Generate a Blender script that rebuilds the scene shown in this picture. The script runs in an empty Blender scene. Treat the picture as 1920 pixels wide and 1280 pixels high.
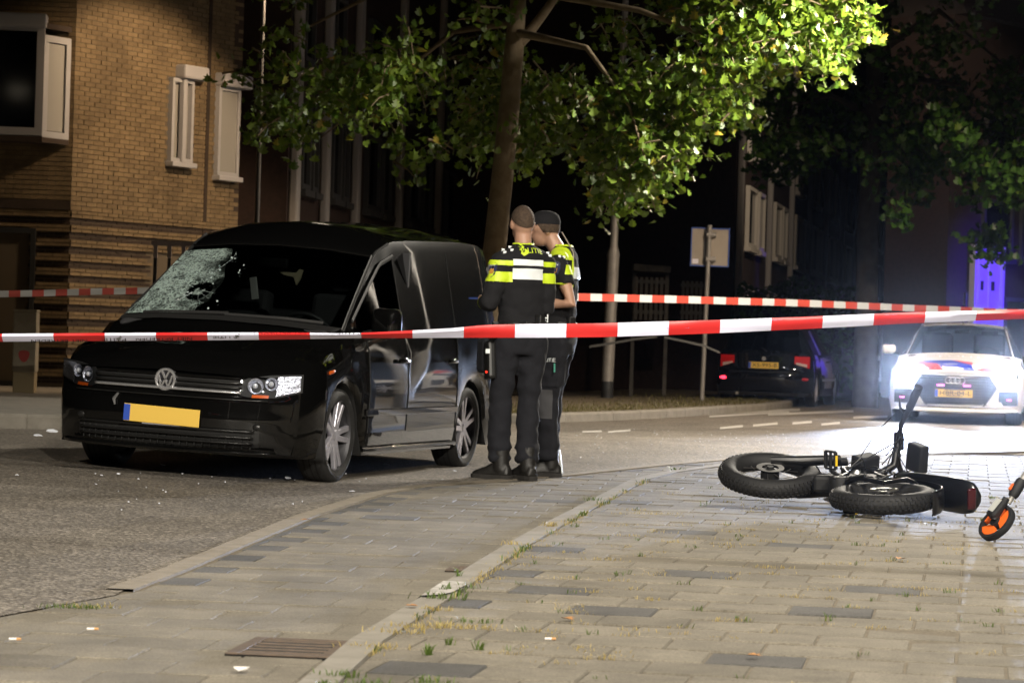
import bpy, bmesh, math, random
from mathutils import Vector, Matrix, noise
random.seed(7)
R = math.radians
scene = bpy.context.scene
COL = scene.collection

# ------------------------------------------------------------------ camera
FPX, CAM_H, HORIZ, ROLL = 5200.0, 0.95, 643.0, 0.03      # focal length in 1920-wide pixels, eye height, horizon row, roll
cd = bpy.data.cameras.new('camera'); cam = bpy.data.objects.new('camera', cd); COL.objects.link(cam)
cd.sensor_width = 36.0; cd.lens = 36.0 * FPX / 1920.0
cd.clip_start = 0.1; cd.clip_end = 2000
cam.matrix_world = (Matrix.Translation((0, 0, CAM_H)) @ Matrix.Rotation(math.pi/2 + (HORIZ-640)/FPX, 4, 'X') @ Matrix.Rotation(ROLL, 4, 'Z'))
cd.dof.use_dof = True; cd.dof.focus_distance = 14.5; cd.dof.aperture_fstop = 8.0
scene.camera = cam

# ------------------------------------------------------------------ night sky, exposure
w = bpy.data.worlds.new('World'); scene.world = w; w.use_nodes = True
nt = w.node_tree; nt.nodes.clear()
sky = nt.nodes.new('ShaderNodeTexSky'); sky.sky_type = 'NISHITA'; sky.sun_disc = False
sky.sun_elevation = R(-8); sky.sun_rotation = R(200)
bg = nt.nodes.new('ShaderNodeBackground'); bg.inputs['Strength'].default_value = 0.05
out = nt.nodes.new('ShaderNodeOutputWorld')
nt.links.new(sky.outputs[0], bg.inputs['Color']); nt.links.new(bg.outputs[0], out.inputs['Surface'])
scene.view_settings.view_transform = 'Standard'; scene.view_settings.look = 'None'
scene.view_settings.exposure = 1.0; scene.view_settings.gamma = 1.0
try: scene.view_settings.use_curve_mapping = False
except Exception: pass
scene.render.engine = 'CYCLES'
scene.cycles.use_denoising = True
scene.cycles.max_bounces = 8; scene.cycles.glossy_bounces = 4; scene.cycles.transmission_bounces = 6
scene.cycles.sample_clamp_indirect = 4.0
scene.cycles.caustics_reflective = False; scene.cycles.caustics_refractive = False

def lamp(name, kind, loc, power, color, size=0.15, aim=None, spot=None, blend=0.5):
    l = bpy.data.lights.new(name, kind); l.energy = power; l.color = color
    o = bpy.data.objects.new(name, l); COL.objects.link(o); o.location = loc
    if kind in ('POINT', 'SPOT'): l.shadow_soft_size = size
    if kind == 'SPOT':
        l.spot_size = R(spot); l.spot_blend = blend
    if aim is not None:
        o.rotation_euler = (Vector(aim) - Vector(loc)).to_track_quat('-Z', 'Y').to_euler()
    return o

WARM = (1.0, 0.80, 0.58); AMBER = (1.0, 0.70, 0.42); COOL = (0.74, 0.82, 1.0); NEUT = (1.0, 0.92, 0.79)
# street lamps and added fill lamps (their posts and heads are built further down at the same places)
# place, power, colour, point aimed at, cone
LAMP_SPOTS = [((3.0, 10.5, 7.2), 1500, NEUT, (3.0, 10.5, 0), 148), ((4.5, 27.2, 5.1), 1900, NEUT, (4.5, 27.2, 0), 172), ((-2.3, 35.4, 5.7), 420, AMBER, (-5.3, 37.0, 1.6), 95),
              ((-4.6, -1.0, 7.0), 4600, NEUT, (-4.6, -1, 0), 160), ((4.6, -14.0, 9.5), 21000, NEUT, (4.6, -14, 0), 161), ((7.6, 37.0, 6.8), 2500, WARM, (7.6, 37, 0), 160), ((9.0, 52.0, 8.2), 1000, WARM, (6.8, 67, 1.5), 62)]  # lamps behind the camera and at the far row are added, unseen
for i, (p, e, c, t, sp) in enumerate(LAMP_SPOTS):
    lamp('street_and_fill_light', 'SPOT', p, e*1.0, c, 0.16, t, sp, 0.08 if p[1] < 0 else 0.35)
GLOW_HAZE = 0.000025

# ------------------------------------------------------------------ projection helpers: from a place in the photograph to a point on the ground
def ray(px, py):
    u, v = px-960, py-640
    c, s = math.cos(ROLL), math.sin(ROLL)
    uu, vv = c*u + s*v, -s*u + c*v
    vv -= (HORIZ-640)
    return Vector((uu/FPX, 1.0, -vv/FPX))
def at_depth(px, py, Y):
    return Vector((0, 0, CAM_H)) + ray(px, py)*Y
def gp(px, py, z=0.0):
    d = ray(px, py); t = (z-CAM_H)/d.z
    return Vector((0, 0, CAM_H)) + d*t

def smooth(a, b, x):
    t = min(1, max(0, (x-a)/(b-a))); return t*t*(3-2*t)
def lerp(a, b, t): return a+(b-a)*t
def interp(xs, ys, x):
    if x <= xs[0]: return ys[0]
    for i in range(len(xs)-1):
        if x <= xs[i+1]: return lerp(ys[i], ys[i+1], (x-xs[i])/(xs[i+1]-xs[i]))
    return ys[-1]

# ------------------------------------------------------------------ materials
MATS = {}
def mat(name, col, rough=0.6, metal=0.0, col2=None, scale=20.0, bump=0.0, bscale=None, coat=0.0, emit=None, estr=0.0, detail=4.0, spec=None, contrast=(0.35, 0.65), trans=0.0):
    if name in MATS: return MATS[name]
    m = bpy.data.materials.new(name); m.use_nodes = True; MATS[name] = m
    n, l = m.node_tree.nodes, m.node_tree.links
    b = n['Principled BSDF']
    b.inputs['Base Color'].default_value = (*col, 1); b.inputs['Roughness'].default_value = rough; b.inputs['Metallic'].default_value = metal
    if coat: b.inputs['Coat Weight'].default_value = coat; b.inputs['Coat Roughness'].default_value = 0.03
    if spec is not None: b.inputs['Specular IOR Level'].default_value = spec
    if trans: b.inputs['Transmission Weight'].default_value = trans
    if emit: b.inputs['Emission Color'].default_value = (*emit, 1); b.inputs['Emission Strength'].default_value = estr
    tc = None
    if col2 or bump:
        tc = n.new('ShaderNodeTexCoord')
    if col2:
        t = n.new('ShaderNodeTexNoise'); t.inputs['Scale'].default_value = scale; t.inputs['Detail'].default_value = detail; t.inputs['Roughness'].default_value = 0.65
        r = n.new('ShaderNodeValToRGB'); r.color_ramp.elements[0].color = (*col, 1); r.color_ramp.elements[1].color = (*col2, 1)
        r.color_ramp.elements[0].position, r.color_ramp.elements[1].position = contrast
        l.new(tc.outputs['Object'], t.inputs['Vector']); l.new(t.outputs['Fac'], r.inputs['Fac']); l.new(r.outputs['Color'], b.inputs['Base Color'])
    if bump:
        t2 = n.new('ShaderNodeTexNoise'); t2.inputs['Scale'].default_value = bscale or scale; t2.inputs['Detail'].default_value = 6
        bp = n.new('ShaderNodeBump'); bp.inputs['Strength'].default_value = bump; bp.inputs['Distance'].default_value = 0.01
        l.new(tc.outputs['Object'], t2.inputs['Vector']); l.new(t2.outputs['Fac'], bp.inputs['Height']); l.new(bp.outputs['Normal'], b.inputs['Normal'])
    return m

# ------------------------------------------------------------------ mesh builder
class MB:
    def __init__(s): s.v, s.f, s.mi = [], [], []
    def add(s, vs, fs, mi=0):
        o = len(s.v); s.v += [tuple(p) for p in vs]; s.f += [tuple(i+o for i in f) for f in fs]; s.mi += [mi]*len(fs); return s
    def box(s, c, d, rot=None, mi=0, taper=1.0):
        x, y, z = d[0]/2, d[1]/2, d[2]/2
        vs = [Vector((sx*x*(taper if sz > 0 else 1), sy*y*(taper if sz > 0 else 1), sz*z)) for sz in (-1, 1) for sx, sy in ((-1, -1), (1, -1), (1, 1), (-1, 1))]
        if rot is not None:
            M = rot if isinstance(rot, Matrix) else Matrix.Rotation(rot, 3, 'Z')
            vs = [M @ p for p in vs]
        c = Vector(c)
        return s.add([p+c for p in vs], [(3, 2, 1, 0), (4, 5, 6, 7), (0, 1, 5, 4), (1, 2, 6, 5), (2, 3, 7, 6), (3, 0, 4, 7)], mi)
    def tube(s, pts, r, n=8, mi=0, cap=True, closed=False, flat=None):
        pts = [Vector(p) for p in pts]; k = len(pts)
        rs = r if isinstance(r, list) else [r]*k
        t0 = (pts[1]-pts[0]).normalized()
        up = Vector((0, 0, 1)) if abs(t0.z) < 0.9 else Vector((1, 0, 0))
        nrm = (up - t0*up.dot(t0)).normalized(); vs = []
        for i in range(k):
            if closed: t = (pts[(i+1) % k]-pts[i-1])
            else: t = pts[min(i+1, k-1)]-pts[max(i-1, 0)]
            if t.length < 1e-9: t = t0
            t = t.normalized()
            nrm = (nrm - t*nrm.dot(t))
            nrm = nrm.normalized() if nrm.length > 1e-6 else t.orthogonal().normalized()
            bi = t.cross(nrm)
            rr = rs[i]; ra, rb = rr if isinstance(rr, (tuple, list)) else (rr, rr)
            for j in range(n):
                a = 2*math.pi*j/n
                vs.append(pts[i] + nrm*(ra*math.cos(a)) + bi*(rb*math.sin(a)))
        fs = []
        for i in range(k if closed else k-1):
            i2 = (i+1) % k
            for j in range(n):
                j2 = (j+1) % n
                fs.append((i*n+j, i*n+j2, i2*n+j2, i2*n+j))
        if cap and not closed:
            fs.append(tuple(reversed(range(n)))); fs.append(tuple(range((k-1)*n, k*n)))
        return s.add(vs, fs, mi)
    def lathe(s, prof, c=(0, 0, 0), axis=(0, 1, 0), n=24, mi=0, closed=False):   # prof: list of (radius, height along the axis)
        ax = Vector(axis).normalized(); u = ax.orthogonal().normalized(); w_ = ax.cross(u); c = Vector(c); vs = []
        for (r, h) in prof:
            for j in range(n):
                a = 2*math.pi*j/n; vs.append(c + ax*h + (u*math.cos(a)+w_*math.sin(a))*max(r, 1e-5))
        fs = []; k = len(prof)
        for i in range(k if closed else k-1):
            i2 = (i+1) % k
            for j in range(n):
                j2 = (j+1) % n; fs.append((i*n+j, i*n+j2, i2*n+j2, i2*n+j))
        return s.add(vs, fs, mi)
    def loft(s, rings, cap=True, mi=0, closed=True):
        n = len(rings[0]); vs = [p for r in rings for p in r]; fs = []
        for i in range(len(rings)-1):
            for j in range(n if closed else n-1):
                j2 = (j+1) % n; fs.append((i*n+j, i*n+j2, (i+1)*n+j2, (i+1)*n+j))
        if cap and closed:
            fs.append(tuple(reversed(range(n)))); fs.append(tuple(range((len(rings)-1)*n, len(rings)*n)))
        return s.add(vs, fs, mi)
    def sheet(s, grid, mi=0, thick=0.0, flip=False):        # grid of points; with a thickness it becomes a closed slab
        h, w_ = len(grid), len(grid[0]); vs = [Vector(p) for r in grid for p in r]
        fs = [(i*w_+j, i*w_+j+1, (i+1)*w_+j+1, (i+1)*w_+j) for i in range(h-1) for j in range(w_-1)]
        if flip: fs = [tuple(reversed(f)) for f in fs]
        return s.add(vs, fs, mi)
    def prism(s, poly, mapf, d0, d1, mi=0):                # 2D outline extruded; mapf(u, v, d) -> point
        n = len(poly); vs = [mapf(u, v, d0) for u, v in poly]+[mapf(u, v, d1) for u, v in poly]
        fs = [tuple(reversed(range(n))), tuple(range(n, 2*n))]+[(j, (j+1) % n, n+(j+1) % n, n+j) for j in range(n)]
        return s.add(vs, fs, mi)
    def ball(s, c, r, n=12, m=8, mi=0, rot=None):
        c = Vector(c); rx, ry, rz = r if isinstance(r, (tuple, list)) else (r, r, r); rings = []
        for i in range(m+1):
            a = math.pi*(i/m); zz = -math.cos(a); q = max(math.sin(a), 1e-3)
            ring = []
            for j in range(n):
                b = 2*math.pi*j/n; p = Vector((rx*q*math.cos(b), ry*q*math.sin(b), rz*zz))
                if rot is not None: p = rot @ p
                ring.append(c+p)
            rings.append(ring)
        return s.loft(rings, True, mi)
    def xf(s, M):
        s.v = [tuple(M @ Vector(p)) for p in s.v]; return s
    def build(s, name, m, parent=None, smooth=None, bevel=0.0, seg=2, subsurf=0, solid=0.0, loc=None, rot=None):
        me = bpy.data.meshes.new(name); me.from_pydata(s.v, [], s.f)
        for mm in (m if isinstance(m, (list, tuple)) else [m]): me.materials.append(mm)
        if any(s.mi): me.polygons.foreach_set('material_index', s.mi)
        me.validate(); me.update()
        if smooth is not None:
            me.polygons.foreach_set('use_smooth', [True]*len(me.polygons))
            if smooth < 180: me.set_sharp_from_angle(angle=R(smooth))
        o = bpy.data.objects.new(name, me); COL.objects.link(o)
        if parent is not None: o.parent = parent
        if loc is not None: o.location = loc
        if rot is not None: o.rotation_euler = rot
        if solid:
            md = o.modifiers.new('Solid', 'SOLIDIFY'); md.thickness = solid; md.offset = -1
        if bevel:
            md = o.modifiers.new('Bevel', 'BEVEL'); md.width = bevel; md.segments = seg; md.limit_method = 'ANGLE'; md.angle_limit = R(35)
        if subsurf:
            md = o.modifiers.new('Sub', 'SUBSURF'); md.levels = subsurf; md.render_levels = subsurf
        return o

def tag(o, label=None, cat=None, group=None, kind=None):
    if label: o['label'] = label
    if cat: o['category'] = cat
    if group: o['group'] = group
    if kind: o['kind'] = kind
    return o
def thing(name, label, cat, loc=(0, 0, 0), rot=(0, 0, 0), group=None):
    o = bpy.data.objects.new(name, None); COL.objects.link(o); o.location = loc; o.rotation_euler = rot; o.empty_display_size = 0.1
    return tag(o, label, cat, group)
def copy_tree(o, parent=None):
    c = o.copy(); COL.objects.link(c); c.parent = parent
    for ch in list(o.children): copy_tree(ch, c)
    return c
def evaluated_mesh(o, name):
    dg = bpy.context.evaluated_depsgraph_get(); dg.update()
    return bpy.data.meshes.new_from_object(o.evaluated_get(dg), preserve_all_data_layers=False, depsgraph=dg)
def text_mesh(s, size, extrude=0.0):
    cu = bpy.data.curves.new('lettering', 'FONT'); cu.body = s; cu.size = size; cu.align_x = 'CENTER'; cu.align_y = 'CENTER'; cu.extrude = extrude; cu.resolution_u = 2
    o = bpy.data.objects.new('lettering', cu); COL.objects.link(o)
    dg = bpy.context.evaluated_depsgraph_get(); dg.update()
    me = bpy.data.meshes.new_from_object(o.evaluated_get(dg))
    bpy.data.objects.remove(o); bpy.data.curves.remove(cu)
    vs = [v.co.copy() for v in me.vertices]; fs = [tuple(p.vertices) for p in me.polygons]
    bpy.data.meshes.remove(me)
    return vs, fs
# ================================================================== SETTING: the ground
E_PX = [(0, 1140), (200, 1105), (310, 1065), (560, 965), (690, 925), (760, 912), (880, 903), (1050, 890), (1220, 872), (1360, 860), (1560, 853), (1920, 845)]
EDGE = [gp(*p).xy for p in E_PX]                                     # asphalt edge, near to far
EDGE = [EDGE[0]+(EDGE[0]-EDGE[1]).normalized()*4] + EDGE + [EDGE[-1]+(EDGE[-1]-EDGE[-2]).normalized()*14]
K_PX = [(560, 1275), (650, 1205), (800, 1125), (1000, 1008), (1180, 912), (1240, 897), (1360, 880), (1500, 868), (1700, 862)]
KERB = [gp(*p).xy for p in K_PX]
KERB = [KERB[0]+(KERB[0]-KERB[1]).normalized()*5] + KERB + [KERB[-1]+Vector((0.9, 0.35)).normalized()*12]
def edge_x(y):
    return interp([p.y for p in EDGE], [p.x for p in EDGE], y)
def G(x, y):                                                          # the road rises gently away from its gutter
    return 0.035*min(2.3, max(0.0, edge_x(y)-x-0.25))*(1-smooth(24, 32, y))
def gpr(px, py):
    z = 0.0
    for _ in range(4):
        p = gp(px, py, z); z = G(p.x, p.y)
    return Vector((p.x, p.y, z))
def kerb_z(y): return 0.05*smooth(7.0, 12.5, y)                       # raised pavement, dropped towards the camera

M_ground = mat('bare_ground', (0.045, 0.04, 0.032), 0.95, col2=(0.075, 0.065, 0.05), scale=3, bump=0.4)
MB().sheet([[(x, y, -0.06) for x in (-400, -60, 60, 400)] for y in (-60, 20, 200, 900)], flip=True).build('ground', M_ground)['kind'] = 'structure'

# asphalt with visible chippings
m = mat('asphalt', (0.09, 0.085, 0.078), 0.62); n, l = m.node_tree.nodes, m.node_tree.links; b = n['Principled BSDF']
tc = n.new('ShaderNodeTexCoord')
v1 = n.new('ShaderNodeTexVoronoi'); v1.inputs['Scale'].default_value = 75; v1.voronoi_dimensions = '2D'
n1 = n.new('ShaderNodeTexNoise'); n1.inputs['Scale'].default_value = 1.2; n1.inputs['Detail'].default_value = 6
n2 = n.new('ShaderNodeTexNoise'); n2.inputs['Scale'].default_value = 190; n2.inputs['Detail'].default_value = 3
r1 = n.new('ShaderNodeValToRGB'); e = r1.color_ramp.elements
e[0].position = 0.0; e[0].color = (0.07, 0.062, 0.052, 1); e[1].position = 1.0; e[1].color = (0.40, 0.36, 0.31, 1)
q = r1.color_ramp.elements.new(0.55); q.color = (0.17, 0.152, 0.128, 1); q = r1.color_ramp.elements.new(0.8); q.color = (0.235, 0.212, 0.18, 1)
sep = n.new('ShaderNodeSeparateColor')
mx = n.new('ShaderNodeMix'); mx.data_type = 'RGBA'; mx.blend_type = 'MULTIPLY'; mx.inputs[0].default_value = 0.8
r2 = n.new('ShaderNodeValToRGB'); r2.color_ramp.elements[0].position = 0.3; r2.color_ramp.elements[0].color = (0.62, 0.6, 0.57, 1); r2.color_ramp.elements[1].position = 0.7; r2.color_ramp.elements[1].color = (1.1, 1.08, 1.05, 1)
bp = n.new('ShaderNodeBump'); bp.inputs['Strength'].default_value = 0.55; bp.inputs['Distance'].default_value = 0.004
for t in (v1, n1, n2): l.new(tc.outputs['Object'], t.inputs['Vector'])
l.new(v1.outputs['Color'], sep.inputs[0]); l.new(sep.outputs[0], r1.inputs['Fac']); l.new(n1.outputs['Fac'], r2.inputs['Fac'])
l.new(r1.outputs['Color'], mx.inputs[6]); l.new(r2.outputs['Color'], mx.inputs[7]); l.new(mx.outputs[2], b.inputs['Base Color'])
l.new(v1.outputs['Distance'], bp.inputs['Height']); l.new(bp.outputs['Normal'], b.inputs['Normal'])

CX = EDGE[7].x                                                       # west of this line the main road, east of it the side street
ys = [2, 5, 7, 8, 9] + [9.5+0.5*i for i in range(22)]
ys = [y for y in ys if y < EDGE[7].y-.01]+[EDGE[7].y]
grid = []
for y in ys:
    grid.append([(x, y, G(x, y)) for x in [edge_x(y)+(0.118 if y < 10.15 else 0.04)-t for t in (0, 0.25, 0.5, 1.0, 1.6, 2.3, 2.6, 4, 7, 14)]])
road = MB().sheet(grid)
xs = [EDGE[k].x for k in range(7, len(EDGE))]; yk = [EDGE[k].y for k in range(7, len(EDGE))]
xx = sorted([CX-t for t in (14, 7, 4, 3, 2.5, 2, 1.5, 1, .5)]+xs + [xs[0]+0.4*i for i in range(1, 50) if xs[0]+0.4*i < xs[-1]])
rows = []
for t in (0, .05, .1, .15, .2, .25, .3, .4, .5, .75, 1):
    rows.append([(x, y, G(x, y)) for x in xx for y in [lerp(interp(xs, yk, x)+(-0.03 if x > CX else 0), 62, t)]])
road.sheet(rows, flip=True)
road.build('road', m)['kind'] = 'structure'
MB().sheet([[(x, y, -0.02) for x in (-40, 8, 60)] for y in (28, 45, 160)], flip=True).build('side_street', m)['kind'] = 'structure'

# --- concrete edging strip between asphalt and paving
def offset_line(pts, d):
    out_ = []
    for i, p in enumerate(pts):
        t = (pts[min(i+1, len(pts)-1)]-pts[max(i-1, 0)]).normalized(); out_.append(p+Vector((t.y, -t.x))*d)
    return out_
def resample(pts, step):
    out_ = [pts[0]]; acc = 0
    for a, b_ in zip(pts, pts[1:]):
        L = (b_-a).length; k = max(1, int(L/step))
        for i in range(1, k+1): out_.append(a.lerp(b_, i/k))
    return out_
M_strip = mat('edging_concrete', (0.20, 0.172, 0.13), 0.85, col2=(0.26, 0.225, 0.175), scale=9, bump=0.25, bscale=140)
es = resample(EDGE[2:], 0.35)
jit = [random.uniform(-0.006, 0.006) for _ in es]
pl = MB()
L0 = [p+Vector((j, 0)) for p, j in zip(es, jit)]; L1 = offset_line(es, 0.10)
prof = [[(a.x, a.y, -0.03), (a.x, a.y, 0.006), (b_.x, b_.y, 0.006), (b_.x, b_.y, -0.03)] for a, b_ in zip(L0, L1)]
pl.sheet(prof, flip=True)
strip = pl.build('kerb_strip', M_strip); strip['kind'] = 'structure'

# --- tiles
def tile_mat(name, base, k):
    m = mat(name, base, 0.85, spec=0.35); n, l = m.node_tree.nodes, m.node_tree.links; b = n['Principled BSDF']
    oi = n.new('ShaderNodeObjectInfo'); geo = n.new('ShaderNodeNewGeometry')
    ri = n.new('ShaderNodeMapRange'); ri.inputs[3].default_value = 0.84; ri.inputs[4].default_value = 1.08
    add = n.new('ShaderNodeMath'); add.operation = 'ADD'; fr = n.new('ShaderNodeMath'); fr.operation = 'FRACT'
    l.new(oi.outputs['Random'], add.inputs[0]); l.new(geo.outputs['Random Per Island'], add.inputs[1]); l.new(add.outputs[0], fr.inputs[0]); l.new(fr.outputs[0], ri.inputs[0])
    tc = n.new('ShaderNodeNewGeometry')
    a = n.new('ShaderNodeTexNoise'); a.inputs['Scale'].default_value = 4.5; a.inputs['Detail'].default_value = 8; a.inputs['Roughness'].default_value = 0.7
    f = n.new('ShaderNodeTexNoise'); f.inputs['Scale'].default_value = 130; f.inputs['Detail'].default_value = 5; f.inputs['Roughness'].default_value = .7
    for t in (a, f): l.new(tc.outputs['Position'], t.inputs['Vector'])
    ra = n.new('ShaderNodeValToRGB'); ra.color_ramp.elements[0].position = .3; ra.color_ramp.elements[0].color = (*[c*0.78 for c in base], 1); ra.color_ramp.elements[1].position = .72; ra.color_ramp.elements[1].color = (*[c*1.2 for c in base], 1)
    rf = n.new('ShaderNodeValToRGB'); rf.color_ramp.elements[0].position = .34; rf.color_ramp.elements[0].color = (.42, .40, .37, 1); rf.color_ramp.elements[1].position = .62; rf.color_ramp.elements[1].color = (1.15, 1.13, 1.1, 1)
    st = n.new('ShaderNodeTexNoise'); st.inputs['Scale'].default_value = 1.1; st.inputs['Detail'].default_value = 9; st.inputs['Roughness'].default_value = .72; rs = n.new('ShaderNodeMapRange'); rs.inputs[1].default_value = .34; rs.inputs[2].default_value = .64; rs.inputs[3].default_value = .68; rs.inputs[4].default_value = 1.12; l.new(tc.outputs['Position'], st.inputs['Vector']); l.new(st.outputs['Fac'], rs.inputs[0])
    ms_ = n.new('ShaderNodeMath'); ms_.operation = 'MULTIPLY'; l.new(ri.outputs[0], ms_.inputs[0]); l.new(rs.outputs[0], ms_.inputs[1])
    m1 = n.new('ShaderNodeMix'); m1.data_type = 'RGBA'; m1.blend_type = 'MULTIPLY'; m1.inputs[0].default_value = .8
    m2 = n.new('ShaderNodeVectorMath'); m2.operation = 'SCALE'
    l.new(a.outputs['Fac'], ra.inputs['Fac']); l.new(f.outputs['Fac'], rf.inputs['Fac'])
    l.new(ra.outputs['Color'], m1.inputs[6]); l.new(rf.outputs['Color'], m1.inputs[7]); l.new(m1.outputs[2], m2.inputs[0]); l.new(ms_.outputs[0], m2.inputs['Scale']); l.new(m2.outputs[0], b.inputs['Base Color'])
    bp = n.new('ShaderNodeBump'); bp.inputs['Strength'].default_value = .5; bp.inputs['Distance'].default_value = .003
    l.new(f.outputs['Fac'], bp.inputs['Height']); l.new(bp.outputs['Normal'], b.inputs['Normal'])
    return m
M_tile = tile_mat('paving_tile', (0.21, 0.19, 0.152), 1)
M_tile_dark = tile_mat('paving_tile_dark', (0.115, 0.112, 0.108), 2)
M_joint = mat('joint_sand', (0.10, 0.085, 0.062), 0.95, col2=(0.17, 0.14, 0.095), scale=30, bump=0.5, bscale=90)

def side_of(pts, p):                                                    # signed distance to a polyline, positive to its right (pavement side)
    best, sg = 1e9, 1
    for a, b_ in zip(pts, pts[1:]):
        d = b_-a; t = max(0, min(1, (p-a).dot(d)/d.length_squared)); q = a+d*t; dist = (p-q).length
        if dist < best: best = dist; sg = 1 if (d.x*(p.y-a.y)-d.y*(p.x-a.x)) < 0 else -1
    return best*sg
def clip(poly, pts, off, keep_right):                                    # clip a convex polygon by the nearest straight piece of a line
    if len(poly) < 3: return []
    c = sum(poly, Vector((0, 0)))/len(poly); best = None
    for a, b_ in zip(pts, pts[1:]):
        d = b_-a; t = max(0, min(1, (c-a).dot(d)/d.length_squared)); dist = (c-(a+d*t)).length
        if best is None or dist < best[0]: best = (dist, a, d.normalized())
    _, a, d = best; nr = Vector((d.y, -d.x)); sgn = 1 if keep_right else -1
    f = lambda p: ((p-a).dot(nr)-off)*sgn
    res = []
    for i in range(len(poly)):
        p, q = poly[i], poly[(i+1) % len(poly)]; fp, fq = f(p), f(q)
        if fp >= 0: res.append(p)
        if fp*fq < 0: res.append(p.lerp(q, fp/(fp-fq)))
    return res
def area(poly): return abs(sum(p.x*q.y-p.y*q.x for p, q in zip(poly, poly[1:]+poly[:1])))/2

def tile_solid(poly, z, seed, th=0.05):
    """a tile with softened arris, slight tilt of its own"""
    rr = random.Random(seed); c = sum(poly, Vector((0, 0)))/len(poly)
    tx, ty, dz = rr.uniform(-.007, .007), rr.uniform(-.007, .007), rr.uniform(-.002, .002)
    n_ = len(poly); top = [p+(c-p).normalized()*0.006 for p in poly]
    hz = lambda p, d: z+dz+(p.x-c.x)*tx+(p.y-c.y)*ty-d
    vs = [(p.x-c.x, p.y-c.y, hz(p, th)) for p in poly]+[(p.x-c.x, p.y-c.y, hz(p, .006)) for p in poly]+[(p.x-c.x, p.y-c.y, hz(p, 0)) for p in top]
    fs = [(j, (j+1) % n_, n_+(j+1) % n_, n_+j) for j in range(n_)]+[(n_+j, n_+(j+1) % n_, 2*n_+(j+1) % n_, 2*n_+j) for j in range(n_)]+[tuple(range(2*n_, 3*n_))]
    return c, vs, fs

def lay(struct, origin, ang, nx, ny, accept, zf, darkf, lim, cut):
    ux = Vector((math.cos(ang), -math.sin(ang))); uy = Vector((math.sin(ang), math.cos(ang)))
    T, J = 0.30, 0.0022; made = []
    for r in range(*ny):
        for c in range(*nx):
            off = 0.15 if r % 2 else 0.0
            a = origin+ux*(c*T+off)+uy*(r*T)
            halves = [(0, T)]
            for (s0, s1) in halves:
                poly = [a+ux*(s0+J), a+ux*(s1-J), a+ux*(s1-J)+uy*(T-2*J), a+ux*(s0+J)+uy*(T-2*J)]
                poly = cut(poly, r)
                if len(poly) < 3 or area(poly) < 0.004: continue
                if accept(sum(poly, Vector((0, 0)))/len(poly)): made.append((poly, r, c))
    made.sort(key=lambda t: in_view_rank(sum(t[0], Vector((0, 0)))/len(t[0])))
    rest, restd = MB(), MB()
    for i, (poly, r, c) in enumerate(made):
        if poly is None: continue
        ctr = sum(poly, Vector((0, 0)))/len(poly)
        ctr, vs, fs = tile_solid(poly, zf(ctr), r*991+c*17+int(origin.x*100))
        dark = darkf(r, c, ctr, area(poly))
        if i < lim:
            o = MB().add(vs, fs).build('paving_tile', M_tile_dark if dark else M_tile, struct, loc=(ctr.x, ctr.y, 0))
            if dark: o['label'] = 'dark grey paving tile'
        else:
            (restd if dark else rest).add([(v[0]+ctr.x, v[1]+ctr.y, v[2]) for v in vs], fs)
    if rest.f: rest.build('paving_tiles_beyond', M_tile, struct)['kind'] = 'stuff'
    if restd.f: restd.build('dark_paving_tiles_beyond', M_tile_dark, struct)['kind'] = 'stuff'
    return made
def in_view_rank(c):
    if c.y < 7.6 or abs(c.x)/c.y > 0.19: return 1e4+abs(c.x)
    return c.y

# pavement (right of the kerb) and the lower paved gutter strip (left of it)
pav_grid = []
kk = resample(KERB, 0.4)
pav = MB().sheet([[(p.x+0.02, p.y, kerb_z(p.y)-0.03), (p.x+1, p.y-.2, kerb_z(p.y)-0.007), (p.x+9, p.y-1.5, kerb_z(p.y)-0.007)] for p in kk], flip=True).build('pavement', M_joint)
pav['kind'] = 'structure'
low = MB().sheet([[(edge_x(y)-0.25, y, -0.006), (max(edge_x(y)+0.1, interp([p.y for p in KERB], [p.x for p in KERB], y)+0.3), y, -0.006)] for y in [2+0.4*i for i in range(58)]], flip=True).build('lower_pavement', M_joint)
low['kind'] = 'structure'
A_R, A_L = R(9.5), R(5.2)
DARK_PX = [(1610, 1107), (1510, 1141), (940, 1083), (1140, 1148), (1305, 1005), (1450, 1227), (830, 1248), (1600, 1262), (1840, 1262), (1290, 1078), (1010, 1110)]
DARK = [gp(*p, z=0.03).xy for p in DARK_PX]
org_R = Vector((0.5, 5.0))
made_R = lay(pav, org_R, A_R, (-14, 40), (-4, 80),
    lambda c: side_of(KERB, c) > 0.05 and c.y < 29,
    lambda c: kerb_z(c.y), lambda r, c, p, a: any((p-d).length < 0.165 for d in DARK) or (hash((r*7, c*13)) % 61 == 0), 300,
    lambda poly, r: clip(clip(poly, KERB, 0.125, True), EDGE, 0.125, True))
org_L = EDGE[2]+Vector((0.12, 0))-Vector((math.sin(A_L), math.cos(A_L)))*6.0
made_L = lay(low, org_L, A_L, (-8, 16), (0, 66),
    lambda c: side_of(EDGE, c) > 0.08 and side_of(KERB, c) < -0.0 and c.y < 28,
    lambda c: 0.0, lambda r, c, p, a: (a < 0.062 and side_of(EDGE, p) < 0.24 and p.y > 10.3) or (hash((r*5, c*11)) % 97 == 0), 260,
    lambda poly, r: clip(clip(poly, EDGE, 0.122, True), KERB, -0.008, False))

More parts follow.
